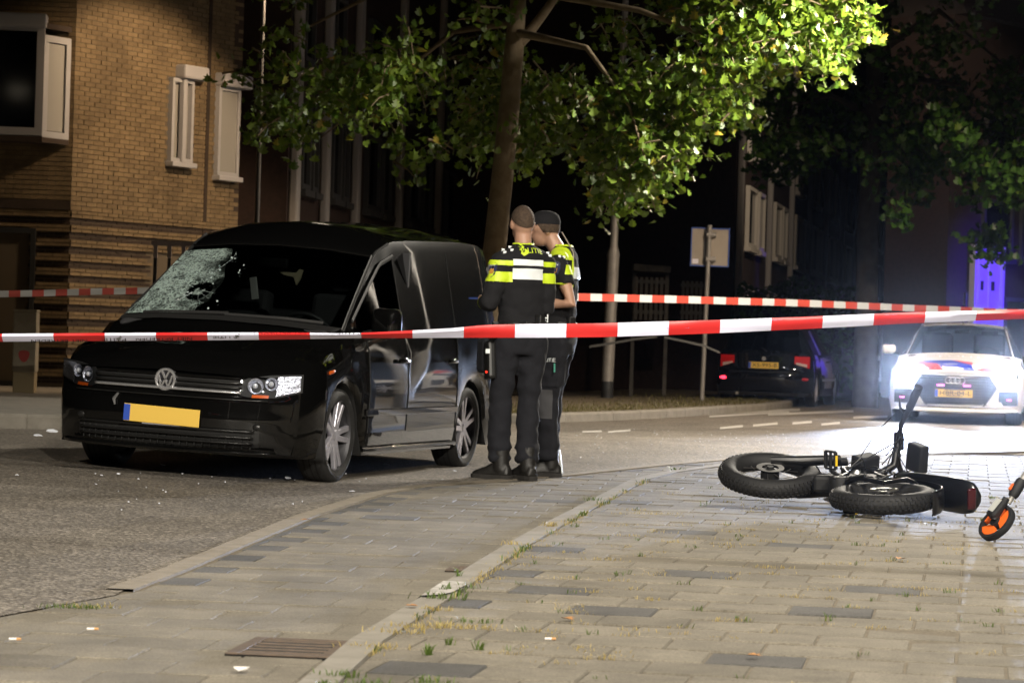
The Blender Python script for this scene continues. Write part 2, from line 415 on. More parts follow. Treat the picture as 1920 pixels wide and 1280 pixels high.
# kerb stones along the edge of the raised pavement
M_kerb = mat('kerb_concrete', (0.185, 0.168, 0.138), 0.8, col2=(0.245, 0.225, 0.19), scale=6, bump=0.3, bscale=120)
kl = resample(KERB, 1.0)
for i in range(len(kl)-1):
    a, b_ = kl[i], kl[i+1]
    if (b_-a).length < 0.05 or a.y > 27: continue
    t = (b_-a).normalized(); nn = Vector((t.y, -t.x)); g = 0.004
    a2, b2 = a+t*g, b_-t*g; za, zb = kerb_z(a.y)+0.004, kerb_z(b_.y)+0.004
    c = (a+b_)/2; vs = []
    for (p, z) in ((a2, za), (b2, zb)):
        for off, dz in ((0.0, -0.08), (0.0, -0.012), (0.012, 0), (0.115, 0), (0.115, -0.08)): vs.append((p.x+nn.x*off-c.x, p.y+nn.y*off-c.y, z+dz))
    fs = [(j, j+5, j+6, j+1) for j in range(4)]+[(0, 1, 2, 3, 4), (9, 8, 7, 6, 5)]
    MB().add(vs, fs).build('kerb_stone', M_kerb, pav, loc=(c.x, c.y, 0))
# worn white paint on the first raised stone
M_wpaint = mat('worn_white_paint', (0.48, 0.46, 0.43), 0.75, col2=(0.24, 0.22, 0.19), scale=18, bump=0.3)
p0 = gp(806, 1124, 0.0); vs = []
mb = MB(); rings = []
for i, t in enumerate((0, .1, .25, .5, .8, 1.0)):
    c = KERB[3]+(KERB[4]-KERB[3]).normalized()*(t*0.55-0.22); nn = Vector((0.99, -0.12)); z = kerb_z(c.y); wdt = (0.02, .07, .1, .11, .112, .09)[i]
    rings.append([(c.x+nn.x*o, c.y+nn.y*o, zz) for o, zz in ((-.006, -.01), (-.008, max(z-.008, .006)), (.012, z+.011), (wdt, z+.011))])
mb.sheet(rings).build('white_paint_patch', M_wpaint, pav, smooth=40)

# traffic island with kerb, grass edge
M_island = mat('island_soil', (0.12, 0.095, 0.065), 0.95, col2=(0.17, 0.135, 0.09), scale=4, bump=0.5, bscale=40)
isl_px = [(1010, 794), (1060, 791), (1150, 788), (1250, 783), (1350, 776), (1440, 770), (1478, 765), (1497, 758)]
isl = [gp(*p).xy for p in isl_px]
isl = [Vector((isl[0].x-4, isl[0].y-2.0)), Vector((isl[0].x-1.4, isl[0].y-.7))]+isl+[Vector((isl[-1].x-.2, isl[-1].y+3)), Vector((isl[-1].x-1.6, isl[-1].y+7))]
ih = 0.11
mb = MB(); sh = [(0.0, -.02), (0.0, ih-.03), (0.03, ih), (0.14, ih), (0.145, ih-.01), (0.8, ih-.005), (3.0, ih-.01), (9.0, -0.05)]
rows = []
for i, p in enumerate(isl):
    t = (isl[min(i+1, len(isl)-1)]-isl[max(i-1, 0)]).normalized(); nn = Vector((-t.y, t.x))
    kk_ = 1.0 if i < len(isl)-3 else 0.35
    rows.append([(p.x+nn.x*o*(kk_ if o > 1 else 1), p.y+nn.y*o*(kk_ if o > 1 else 1), z) for o, z in sh])
mb.sheet([[r[j] for j in range(3, len(sh))] for r in rows])
mb.build('traffic_island', M_island)['kind'] = 'structure'
isle = bpy.data.objects['traffic_island']
ring_pts = resample(isl, 1.0)
for a, b_ in zip(ring_pts, ring_pts[1:]):
    t = (b_-a).normalized(); nn = Vector((-t.y, t.x)); a2, b2 = a+t*.006, b_-t*.006
    vs = [(p.x+nn.x*o, p.y+nn.y*o, z) for p in (a2, b2) for o, z in ((0, -.02), (0, ih-.02), (.02, ih+.004), (.142, ih+.004), (.142, -.02))]
    MB().add(vs, [(j, j+1, j+6, j+5) for j in range(4)]+[(4, 3, 2, 1, 0), (5, 6, 7, 8, 9)]).build('kerb_stone', M_kerb, isle)

# painted markings
M_white = mat('road_paint', (0.62, 0.6, 0.56), 0.6, col2=(0.42, 0.4, 0.37), scale=14, bump=0.2)
def ground_quad(pts, z): return MB().add([(p.x, p.y, G(p.x, p.y)+z) for p in pts], [tuple(range(len(pts)))])
for (a, b_, th) in [((1245, 777), (1500, 768), 4.5), ((1330, 781), (1480, 772), 3.0), ((1440, 777), (1600, 771), 4), ((1600, 783), (1664, 781), 4),
                    ((1350, 803), (1393, 799), 4), ((1412, 798), (1458, 794), 4), ((1486, 794), (1522, 791), 4), ((1092, 812), (1128, 810), 4), ((1140, 812), (1182, 807), 4), ((1540, 796), (1575, 793), 4)]:
    q = [gp(a[0], a[1]+th/2), gp(b_[0], b_[1]+th/2), gp(b_[0], b_[1]-th/2), gp(a[0], a[1]-th/2)]
    ground_quad(q, 0.004).build('road_marking', M_white)['kind'] = 'structure'
# tar-filled cracks across the side street
M_tar = mat('tar_seam', (0.02, 0.02, 0.02), 0.4)
for a, b_ in [((1060, 803), (1640, 831)), ((1330, 830), (1485, 842)), ((1120, 818), (1330, 824))]:
    p, q = gp(*a), gp(*b_); L = []
    for i in range(13):
        c = p.lerp(q, i/12); c.y += math.sin(i*2.1)*.12; L.append(c)
    nn = (q-p).normalized(); nn = Vector((-nn.y, nn.x, 0))*0.05
    MB().sheet([[tuple(c-nn+Vector((0, 0, .0035))), tuple(c+nn+Vector((0, 0, .0035)))] for c in L], flip=True).build('tar_seam', M_tar)['kind'] = 'structure'

# drain grates
M_iron = mat('rusty_iron', (0.085, 0.065, 0.05), 0.7, 0.2, col2=(0.12, 0.085, 0.06), scale=25, bump=0.3)
def grate(c, ang, wx, wy, label, nb):
    g = thing('drain_grate', label, 'drain grate', (c.x, c.y, 0.004), (0, 0, ang))
    MB().box((0, 0, -.004), (wx, wy, .008)).build('pit_shade_plate', mat('pit_shade_black', (0.006, 0.006, 0.006), 1), g)  # flush black plate, standing in for the shade of the pit
    for (px_, py_, sx, sy) in ((-wx/2+.02, 0, .04, wy), (wx/2-.02, 0, .04, wy), (0, -wy/2+.02, wx-.08, .04), (0, wy/2-.02, wx-.08, .04)):
        MB().box((px_, py_, -.001), (sx, sy, .011)).build('frame_bar', M_iron, g, bevel=.003)
    for i in range(nb):
        MB().box((0, -wy/2+.04+(i+.5)*(wy-.08)/nb, -.0005), (wx-.08, (wy-.08)/nb*.33, .008)).build('grate_bar', M_iron, g, bevel=.003)
grate(gp(548, 1216), -A_L-.02, .32, .46, 'rusty slotted drain grate set in the lower paving by the kerb', 5)
grate(gp(862, 1068), -A_L, .1, .22, 'small dark kerb drain inlet beside the raised kerb', 4)
# ================================================================== the far pavement at the foot of the brick building
FZ = 0.20
fp = [Vector(p) for p in ((-20, 23.6), (-5.2, 24.0), (-3.2, 24.3), (-2.3, 25.2), (-1.9, 27), (-1.7, 33), (-3.2, 40), (-20, 40))]
M_fpave = mat('far_pavement_slabs', (0.16, 0.145, 0.12), 0.9, col2=(0.22, 0.2, 0.165), scale=5, bump=.3)
far_pave = MB().add([(p.x, p.y, FZ) for p in fp]+[(p.x, p.y, -.05) for p in fp], [tuple(range(len(fp)))]+[(i, i+8, (i+1) % 8+8, (i+1) % 8) for i in range(8)]).build('far_pavement', M_fpave)
far_pave['kind'] = 'structure'
kk2 = resample(fp[:6], 1.0)
for a, b_ in zip(kk2, kk2[1:]):
    if a.x < -9: continue
    t = (b_-a).normalized(); nn = Vector((-t.y, t.x)); a2, b2 = a+t*.005, b_-t*.005
    vs = [(p.x+nn.x*o, p.y+nn.y*o, z) for p in (a2, b2) for o, z in ((-.02, -.02), (-.02, FZ-.02), (.0, FZ+.005), (.13, FZ+.005), (.13, FZ-.04))]
    MB().add(vs, [(j, j+1, j+6, j+5) for j in range(4)]+[(4, 3, 2, 1, 0), (5, 6, 7, 8, 9)]).build('kerb_stone', M_kerb, far_pave)

# ================================================================== the brick building on the left
M_brick = tile_mat('yellow_brick', (0.215, 0.158, 0.09), 3)
M_brick_dark = tile_mat('dark_brick', (0.055, 0.038, 0.028), 4)
M_mortar = mat('mortar', (0.10, 0.08, 0.055), 0.95)
M_wframe = mat('white_window_frame', (0.34, 0.34, 0.36), 0.5)
M_shut = mat('grey_shutter', (0.26, 0.255, 0.24), 0.6)
M_glassd = mat('dark_window_glass', (0.004, 0.005, 0.008), 0.06, spec=0.3)
M_black = mat('black_paint', (0.012, 0.012, 0.012), 0.5)
bld = thing('brick_building', 'yellow brick corner building with banded ground floor and white framed windows', 'building', (-5.78, 36, FZ))
def wall_basis(p0, p1):
    d = (Vector(p1)-Vector(p0)); L = d.length; d.normalize(); nrm = Vector((d.y, -d.x))
    return d, nrm, L
def bricks(parent, p0, p1, z0, z1, openings, name, m, origin, proud=0.0, bl=0.215, bh=0.0625, seed=0):
    d, nrm, L = wall_basis(p0, p1); rr = random.Random(seed); mb = MB(); row = 0; z = z0
    while z < z1-0.01:
        s = -0.11 if row % 2 else 0.0
        while s < L-0.02:
            a, b_ = max(s, 0)+.004, min(s+bl, L)-.004; zc = z+bh/2
            if b_-a > .03 and not any(o[0] < (a+b_)/2 < o[1] and o[2] < zc < o[3] for o in openings):
                pr = proud+rr.uniform(-.002, .003)
                vs = []
                for (q, zz, dd) in ((a, z+.005, -.02), (b_, z+.005, -.02), (b_, z+bh-.005, -.02), (a, z+bh-.005, -.02), (a, z+.005, pr), (b_, z+.005, pr), (b_, z+bh-.005, pr), (a, z+bh-.005, pr)):
                    p = Vector(p0)+d*q+nrm*dd; vs.append((p.x-origin[0], p.y-origin[1], zz-origin[2]))
                mb.add(vs, [(4, 5, 6, 7), (0, 1, 5, 4), (3, 7, 6, 2), (0, 4, 7, 3), (1, 2, 6, 5)])
            s += bl
        z += bh; row += 1
    o = mb.build(name, m, parent); o['kind'] = 'stuff'
    return o
def slab(parent, p0, p1, z0, z1, depth, name, m, origin, proud=0.0, bevel=0.0):     # plain wall piece between two points, its face at proud
    d, nrm, L = wall_basis(p0, p1); mb = MB(); vs = []
    for zz in (z0, z1):
        for q, dd in ((0, proud), (L, proud), (L, proud-depth), (0, proud-depth)):
            p = Vector(p0)+d*q+nrm*dd; vs.append((p.x-origin[0], p.y-origin[1], zz-origin[2]))
    mb.add(vs, [(3, 2, 1, 0), (4, 5, 6, 7), (0, 1, 5, 4), (1, 2, 6, 5), (2, 3, 7, 6), (3, 0, 4, 7)])
    return mb.build(name, m, parent, bevel=bevel)
def along(p0, p1, s, off=0.0):
    d, nrm, L = wall_basis(p0, p1); p = Vector(p0)+d*s+nrm*off
    return (p.x, p.y)
def s_at_px(p0, p1, px):
    d, nrm, L = wall_basis(p0, p1); k = (px-960)/FPX
    return (k*p0[1]-p0[0])/(d.x-k*d.y)
BO = (-5.78, 36, FZ)
A0, A1, A2 = (-11.0, 35.4), (-5.78, 36.0), (-3.92, 39.15)
zband = 2.50
dl, nl, LL = wall_basis(A0, A1)
sA = lambda px: s_at_px(A0, A1, px)
sB = lambda px: s_at_px(A1, A2, px)
dB, nB, LB = wall_basis(A1, A2)
w1 = (sB(303), sB(344), 3.28, 4.42); w2 = (sB(391), sB(431), 3.16, 4.40)
door = (sA(-60), sA(62), FZ, 2.25); bay = (sA(-90), sA(96), 3.42, 4.86)
slab(bld, A0, A1, FZ, 9.0, .25, 'wall', M_mortar, BO, -.012)
slab(bld, A1, A2, FZ, 9.0, .25, 'wall', M_mortar, BO, -.012)
slab(bld, A2, along(A1, A2, LB, -6), FZ, 9.0, .2, 'wall', M_brick_dark, BO)
bricks(bld, A0, A1, zband, 8.2, [bay], 'brickwork', M_brick, BO, seed=1)
bricks(bld, A1, A2, zband, 8.2, [w1, w2], 'brickwork', M_brick, BO, seed=2)
z = zband; k = 0
while z > FZ+.1:                                              # alternating proud light bands and set-back dark bands, three courses together
    for (p0, p1, ops) in ((A0, A1, [door]), (A1, A2, [(sB(276), 9, 0, 2.05)])):
        bricks(bld, p0, p1, z-.1875*.52, z, ops, 'brick_band', M_brick, BO, .02, bh=.0485, seed=k*3+1)
        bricks(bld, p0, p1, z-.1875, z-.1875*.53, ops, 'recessed_brick_band', M_brick_dark, BO, -.006, bh=.044, seed=k*3+2)
    z -= .1875; k += 1
slab(bld, along(A0, A1, 0), A1, 2.50, 2.62, .1, 'string_course', M_brick_dark, BO, .03)
# ground-floor entrance with dark frame and grey panes
def rect_frame(parent, p0, p1, r, w, depth, proud, name, m, origin):
    s0, s1, z0, z1 = r; fr = []
    mb = MB(); d, nrm, L = wall_basis(p0, p1)
    for (a, b_, c, e) in ((s0, s1, z0, z0+w), (s0, s1, z1-w, z1), (s0, s0+w, z0+w, z1-w), (s1-w, s1, z0+w, z1-w)):
        vs = []
        for zz in (c, e):
            for q, dd in ((a, proud), (b_, proud), (b_, proud-depth), (a, proud-depth)):
                p = Vector(p0)+d*q+nrm*dd; vs.append((p.x-origin[0], p.y-origin[1], zz-origin[2]))
        mb.add(vs, [(3, 2, 1, 0), (4, 5, 6, 7), (0, 1, 5, 4), (1, 2, 6, 5), (2, 3, 7, 6), (3, 0, 4, 7)])
    return mb.build(name, m, parent, bevel=.004)
dr = rect_frame(bld, A0, A1, door, .07, .2, .03, 'door', M_black, BO)
M_pane = mat('grey_door_panel', (0.16, 0.165, 0.18), 0.45)
for (a, b_, z0, z1) in ((sA(-58), sA(54), 1.98, 2.17), (sA(-58), sA(54), 1.15, 1.86), (sA(-58), sA(54), .30, 1.08)):
    slab(dr, along(A0, A1, a), along(A0, A1, b_), z0, z1, .04, 'panel', M_pane, BO, -.03, .004)
# bay window with splayed side and roller box
bw = thing('bay_window', None, None); bw.parent = bld
b0, b1, b2 = along(A0, A1, sA(-90), .42), along(A0, A1, sA(71), .42), along(A0, A1, sA(118), .01)
bwf = rect_frame(bw, b0, b1, (0, (Vector(b1)-Vector(b0)).length, 3.42, 4.86), .10, .10, 0, 'window_frame', M_wframe, BO)
slab(bwf, b0, b1, 3.5, 4.75, .02, 'pane', M_glassd, BO, -.05)
bws = rect_frame(bw, b1, b2, (0.0, (Vector(b2)-Vector(b1)).length, 3.40, 4.72), .09, .06, 0, 'side_frame', M_wframe, BO)
slab(bws, b1, b2, 3.5, 4.62, .02, 'pane', M_shut, BO, -.03)
slab(bw, along(b0, b1, -.1, .0), along(b0, b1, (Vector(b1)-Vector(b0)).length+.02), 4.80, 4.98, .35, 'roller_box', M_wframe, BO, .06, .02)
bv = [Vector(b0), Vector(b1), Vector(b2), Vector(along(A0, A1, sA(-90), .0))]
for zz in (3.34, 4.80):
    MB().add([(p.x-BO[0], p.y-BO[1], zz+dz-BO[2]) for dz in (0, .07) for p in bv], [(3, 2, 1, 0), (4, 5, 6, 7)]+[(i, (i+1) % 4, (i+1) % 4+4, i+4) for i in range(4)]).build('bay_slab', M_brick_dark, bw)
for r, boxw, shut in ((w1, (-.02, .10), False), (w2, (-.02, .06), True)):
    wn = thing('window', None, None); wn.parent = bld
    rect_frame(wn, A1, A2, r, .055, .14, .07, 'window_frame', M_wframe, BO)
    slab(wn, along(A1, A2, r[0]+.05), along(A1, A2, r[1]-.05), r[2]+.05, r[3]-.05, .02, 'shutter' if shut else 'pane', M_shut, BO, .04 if shut else .0)
    if not shut:
        slab(wn, along(A1, A2, (r[0]+r[1])/2-.05), along(A1, A2, (r[0]+r[1])/2+.03), r[2], r[3], .08, 'mullion', M_wframe, BO, .11, .01)
    slab(wn, along(A1, A2, r[0]-boxw[0]+.12 if not shut else r[0]-.02), along(A1, A2, r[1]+boxw[1]+.1), r[3]+.0, r[3]+.19, .2, 'roller_box', M_wframe, BO, .17, .03)
    slab(wn, along(A1, A2, r[0]-.03), along(A1, A2, r[1]+.03), r[2]-.07, r[2], .15, 'sill', M_wframe, BO, .13, .01)
slab(bld, along(A1, A2, sB(374), .0), along(A1, A2, sB(380), 0), 2.2, 8.2, .03, 'expansion_joint', M_brick_dark, BO, .006)

# pale utility pillar with a red sticker
M_pale = mat('pale_pillar_paint', (0.40, 0.345, 0.25), 0.7, col2=(0.33, 0.28, 0.20), scale=8, bump=.2)
pc = at_depth(46, 735, 32.4)
up = thing('utility_pillar', 'pale beige utility pillar with a red sticker standing before the brick building', 'utility pillar', (pc.x, pc.y, FZ))
MB().box((0, 0, .12), (.25, .2, .24)).build('plinth', mat('pillar_plinth', (0.26, 0.2, 0.11), .8), up, bevel=.01)
MB().box((0, 0, .59), (.27, .22, .70)).build('cabinet', M_pale, up, bevel=.015)
MB().box((0, 0, .955), (.275, .225, .03)).build('lid', M_pale, up, bevel=.008)
MB().prism([(.06*math.cos(a)*1.1+.0, .07*math.sin(a)+.015*math.cos(2*a)) for a in [i*math.pi/6 for i in range(12)]], lambda u, v, d: (u, -.111-d, .44+v), 0, .002).build('sticker', mat('red_sticker', (0.5, 0.05, 0.04), .5), up)

# metal gate behind the van
gt = thing('metal_gate', 'dark metal gate of upright bars with lit tops painted pale beside the brick building', 'gate', (-4.35, 33.6, FZ))
M_gate_lit = mat('gate_lit_metal', (0.30, 0.25, 0.24), .5, .3)  # paler metal puts the light on the gate's top into its colour
MB().box((.75, 0, 1.83), (1.6, .05, .05)).build('top_rail', M_gate_lit, gt)
MB().box((.75, 0, .15), (1.6, .05, .05)).build('bottom_rail', M_black, gt)
for i in range(10):
    MB().box((i*.17+.0, 0, 1.73), (.045, .045, .16)).build('lit_bar_top', M_gate_lit, gt); MB().box((i*.17, 0, .9), (.04, .04, 1.5)).build('bar', M_black, gt)

# ================================================================== terraced houses beyond
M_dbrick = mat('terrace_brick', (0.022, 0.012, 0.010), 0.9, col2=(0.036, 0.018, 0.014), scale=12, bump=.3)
M_pipe = mat('white_downpipe', (0.34, 0.32, 0.31), 0.6)
M_roof = mat('roof_tile', (0.03, 0.022, 0.02), 0.8, bump=.4, bscale=9)
M_door = mat('house_door', (0.05, 0.06, 0.05), 0.5)
def house(p0, p1, label, seed, group, pipe=True, zeave=8.4, floor2=True, wf=None, deep=7.0):
    rr = random.Random(seed); d, nrm, L = wall_basis(p0, p1); O = (p0[0], p0[1], 0)
    h = thing('terraced_house', label, 'house', O, group=group)
    q0, q1 = along(p0, p1, .01), along(p0, p1, L-.01)
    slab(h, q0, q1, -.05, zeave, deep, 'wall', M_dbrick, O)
    # pitched roof
    a, b_, c, e = [Vector(along(p0, p1, s, o)) for s, o in ((0, .3), (L, .3), (0, -deep-.3), (L, -deep-.3))]; r0, r1 = Vector(along(p0, p1, 0, -deep/2)), Vector(along(p0, p1, L, -deep/2))
    vv = [(v.x-O[0], v.y-O[1], z) for v, z in ((a, zeave-.05), (b_, zeave-.05), (c, zeave-.05), (e, zeave-.05), (r0, zeave+2.8), (r1, zeave+2.8))]
    MB().add(vv, [(0, 1, 5, 4), (2, 4, 5, 3), (0, 4, 2), (1, 3, 5), (0, 2, 3, 1)]).build('roof', M_roof, h)
    if pipe: slab(h, along(p0, p1, .10), along(p0, p1, .36), 0.3, zeave-.1, .13, 'downpipe', M_pipe, O, .14, .03)
    wins = [(L*.30, L*.58, 3.15, 4.45), (L*.66, L*.86, 3.15, 4.45), (L*.52, L*.88, .8, 2.3)]
    if floor2: wins += [(L*.30, L*.62, 5.05, 6.4)]
    for r in wins:
        f = rect_frame(h, p0, p1, r, .09, .12, .09, 'window', wf or M_wframe2, O)
        slab(f, along(p0, p1, r[0]+.08), along(p0, p1, r[1]-.08), r[2]+.08, r[3]-.08, .03, 'pane', M_glassd, O, .03)
        slab(f, along(p0, p1, r[0]-.06), along(p0, p1, r[1]+.06), r[2]-.1, r[2]-.002, .16, 'sill', wf or M_wframe2, O, .15)
    dd = rect_frame(h, p0, p1, (L*.16, L*.40, .02, 2.35), .08, .1, .06, 'door', wf or M_wframe2, O)
    slab(dd, along(p0, p1, L*.16+.08), along(p0, p1, L*.40-.08), .06, 2.27, .05, 'door_leaf', M_door, O, .03)
    return h
M_wframe2 = mat('house_window_frame', (0.05, 0.05, 0.052), 0.6)
row1 = lambda Y: (-3.2+.1147*(Y-42), Y)
cuts = [40.6, 43.0, 45.8, 50.4, 55.4, 60.6, 66.4, 72.6, 79.2, 86.0]
words = ['dark terraced house nearest the brick corner building', 'second dark terraced house behind the parked van roof', 'third dark terraced house beyond the black van', 'fourth dark terraced house left of the tree trunk', 'fifth dark terraced house behind the tree trunk',
         'dark terraced house behind the two officers', 'dark terraced house just beyond the officers', 'dark terraced house behind the tall lamp post', 'farthest dark terraced house of the row by the lamp post']
for i in range(len(cuts)-1):
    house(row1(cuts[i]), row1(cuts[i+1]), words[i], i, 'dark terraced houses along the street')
row2 = lambda Y: (6.93+.186*(Y-70), Y)
cuts2 = [57, 63.5, 69.3, 75, 81, 88, 96, 105, 115, 127]
words2 = ['red brick terraced house behind the road sign', 'red brick terraced house beyond the road sign', 'red brick terraced house above the hedge', 'red brick terraced house above the black hatchback', 'red brick terraced house left of the shaded tree trunk',
          'terraced house behind the shaded tree trunk', 'distant terraced house right of the shaded trunk', 'distant terraced house behind the thin grey pole', 'farthest terraced house of the distant row']
M_wlit = mat('painted_lit_frame', (0.62, 0.58, 0.52), .6)  # pale copy of the dark frame colour; lamplight is put into it
for i in range(len(cuts2)-1):
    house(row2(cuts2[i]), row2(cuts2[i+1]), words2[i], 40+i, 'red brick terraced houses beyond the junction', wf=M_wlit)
# house whose white door is lit blue by a police beacon
H0, H1 = (9.35, 60.0), (12.3, 63.4)
hb = house(H0, H1, 'dark house whose tall white door glows violet blue under a beacon light', 77, 'corner house across the junction', pipe=False, deep=1.6)
Lh = (Vector(H1)-Vector(H0)).length
sD0, sD1 = s_at_px(H0, H1, 1808), s_at_px(H0, H1, 1864)
M_wdoor = mat('white_door_paint', (0.6, 0.6, 0.62), 0.35)
OB = (H0[0], H0[1], 0)
pf = rect_frame(hb, H0, H1, (sD0, sD1, .1, 3.4), .09, .15, .22, 'porch_frame', M_wdoor, OB)
slab(pf, along(H0, H1, sD0+.10), along(H0, H1, sD1-.10), 2.02, 3.30, .05, 'top_panel', M_wdoor, OB, .16, .01)
slab(pf, along(H0, H1, sD0+.10), along(H0, H1, sD1-.10), .15, 1.86, .05, 'door_leaf', M_wdoor, OB, .16, .01)
slab(pf, along(H0, H1, sD0+.10), along(H0, H1, sD1-.10), 1.87, 2.0, .05, 'transom', M_black, OB, .19)
for q in (.25, .62):
    ww = (sD1-sD0); slab(pf, along(H0, H1, sD0+ww*q), along(H0, H1, sD0+ww*(q+.10)), 2.42, 2.62, .02, 'glazing_slot', M_black, OB, .175)
for q in (.18, .52):
    slab(pf, along(H0, H1, sD0+ww*q), along(H0, H1, sD0+ww*(q+.05)), 2.05, 3.28, .03, 'door_moulding', M_wdoor, OB, .19)
tgt = along(H0, H1, (sD0+sD1)/2, 0.1); src = along(H0, H1, (sD0+sD1)/2-.3, 3.0)
lamp('police_beacon_light', 'SPOT', (src[0]+.6, src[1]-1.0, 2.3), 760, (0.07, 0.006, 1.0), .12, (tgt[0], tgt[1], 2.3), 58, .9)

# ================================================================== poles, posts, sign
M_galv = mat('galvanised_steel', (0.34, 0.32, 0.30), 0.55, 0.35, col2=(0.27, 0.255, 0.24), scale=6)
M_dpole = mat('dark_pole_paint', (0.03, 0.032, 0.036), .5)
M_lens = mat('lamp_lens', (1, 1, 1), .3, emit=(1, .85, .62), estr=6)
def street_lamp(x, y, z0, hgt, label, arm=(0, 0), r=.09, light=False, head=True, lean=0.0, group=None, m=None):
    t = thing('street_lamp', label, 'street lamp', (x, y, z0), group=group); mm = m or M_galv
    MB().tube([(0, 0, 0), (0, 0, .28)], r*1.0, 14).build('foot', M_dpole, t, smooth=40)
    MB().tube([(0, 0, .28), (lean*.25, 0, hgt*.30)], r*.99, 14).build('lower_pole', mm, t, smooth=40)
    MB().tube([(lean*.25, 0, hgt*.30), (lean*.25, 0, hgt*.30+.08), (lean*.27, 0, hgt*.31+.14), (lean, 0, hgt)], [r*.99, r*1.08, r*.66, r*.5], 12).build('upper_pole', mm, t, smooth=40)
    ax, ay = arm
    MB().tube([(lean, 0, hgt-.02), (lean+ax*.35, ay*.35, hgt+.22), (lean+ax, ay, hgt+.3)], r*.45, 8).build('arm', mm, t, smooth=40)
    if head:
        hd = MB().ball((lean+ax, ay, hgt+.33), (.32, .16, .085), 14, 8).build('lamp_head', M_dpole, t, smooth=50)
        MB().ball((lean+ax, ay, hgt+.265), (.24, .12, .045), 12, 6).build('lens', M_lens if light else M_wframe, hd, smooth=60)
    return t
street_lamp(4.6, 11.3, .05, 7.0, 'street lamp whose arm reaches over the pavement by the fallen bicycle', (-1.6, -.8), light=True)
street_lamp(6.3, 28.6, 0, 4.9, 'street lamp whose arm reaches over the side street beside the lit leaves', (-1.2, -1.6), light=True)
bp_ = at_depth(1138, 748, 45.5); top = at_depth(1160, 160, 45.5)
street_lamp(bp_.x, bp_.y, .09, 7.6, 'tall grey lamp post standing on the traffic island before the dark houses', (-1.6, 1.2), r=.1, lean=.13)
street_lamp(-3.3, 35.4, .2, 5.4, 'street lamp lighting the brick corner building from beside the tree', (1.0, .0), light=True, r=.05, m=M_dpole)
street_lamp(-6.2, -1.0, .0, 6.8, 'added fill lamp on the near side of the road behind the photographer', (1.6, 0), light=True)  # unseen post, added for light from behind the camera
street_lamp(10.3, 52.4, .0, 8.0, 'added fill lamp behind the police car at the dark corner', (-1.3, -.4), light=True)  # unseen post, added to brighten the far house row
street_lamp(8.9, 37.6, .0, 6.6, 'street lamp at the corner beyond the police car', (-1.3, -.6), light=True)
street_lamp(6.2, -14.0, .0, 9.3, 'added fill lamp at the back of the pavement behind the photographer', (-1.6, 0), light=True)  # unseen post, added for even frontal light
for px, Y, hh, lab, r in ((1690, 62, 8, 'slim pale grey pole right of the shaded tree trunk', .065), (1661, 68, 8, 'slim dim pole just right of the shaded tree trunk', .075), (1598, 74, 8, 'slim pole left of the shaded tree trunk', .085), (1066, 60, 8, 'thin dark pole right of the officer in a cap', .05), (1004, 64, 8, 'thin dark pole above the officers between leaf clusters', .05), (1243, 70, 8, 'thin dark pole left of the road sign', .06)):
    q = at_depth(px, 600, Y); street_lamp(q.x-.05, Y, 0, hh, lab, (0.5, .5), r=r, lean=.2, group='thin street poles before the terraces')

sp = at_depth(1316, 745, 45.3)
sg = thing('road_sign', 'back of a square blue edged road sign on a thin grey post', 'road sign', (sp.x, sp.y, .1))
lean = at_depth(1331, 418, 45.3)-sp
MB().tube([(0, 0, 0), (lean.x*.98, 0, lean.z)], .038, 12).build('post', M_galv, sg, smooth=40)
MB().ball((lean.x*.98, 0, lean.z), (.042, .042, .03), 10, 6).build('cap', M_galv, sg, smooth=60)
M_signb = mat('sign_back', (0.36, 0.31, 0.26), .6, col2=(0.31, 0.27, 0.225), scale=3)
M_blue = mat('sign_blue', (0.03, 0.08, 0.36), .4)
pc = at_depth(1332, 457, 45.3)-sp
rot = Matrix.Rotation(R(.5), 3, 'Y')
MB().box((pc.x, .06, pc.z), (.60, .004, .60), rot).build('plate', M_signb, sg)
for dx, dz, sx, sz in ((-.307, 0, .018, .632), (.307, 0, .018, .632), (0, .307, .596, .018), (0, -.307, .596, .018)):
    MB().box((pc.x+dx, .06, pc.z+dz), (sx, .03, sz), rot).build('edge_rim', M_blue, sg)
MB().box((pc.x-.06, .045, pc.z), (.075, .03, .6)).build('mounting_channel', mat('bracket_grey', (0.05, .05, .055), .6), sg)
for dz in (.2, -.2): MB().tube([(pc.x-.07, -.0, pc.z+dz), (pc.x+.09, -.0, pc.z+dz)], .045, 10).build('clamp', M_galv, sg, smooth=40)
MB().box((pc.x-.235, .055, pc.z-.235), (.10, .002, .075)).build('sticker', mat('white_sticker', (0.75, 0.72, 0.8), .4), sg)

# low garden fences of the terrace and a porch canopy
def slat_fence(px0, px1, ytop, ybot, Y, label, n):
    a, b_ = at_depth(px0, ybot, Y), at_depth(px1, ybot, Y); zt = at_depth((px0+px1)/2, ytop, Y).z; zb = at_depth((px0+px1)/2, ybot, Y).z
    f = thing('garden_fence', label, 'fence', (a.x, Y, max(0, zb-.4)), group='low garden fences before the terraces'); W = b_.x-a.x; H_ = zt-max(0, zb-.4)
    for zz in (H_-.08, .15): MB().box((W/2, 0.03, zz), (W, .03, .07)).build('rail', M_fence, f)
    for i in range(n): MB().box(((i+.5)*W/n, 0, H_/2), (W/n*.62, .025, H_)).build('slat', M_fence, f)
M_fence = mat('grey_fence_wood', (0.13, 0.12, 0.11), .8, col2=(0.09, .085, .08), scale=8)
slat_fence(1188, 1254, 520, 560, 52, 'grey slat garden fence left of the road sign', 7)
slat_fence(1276, 1318, 527, 562, 54, 'grey slat garden fence just behind the road sign post', 5)
slat_fence(1470, 1600, 572, 600, 58, 'low grey slat fence behind the black hatchback', 12)
q = at_depth(1186, 503, 53); q2 = at_depth(1256, 503, 53)
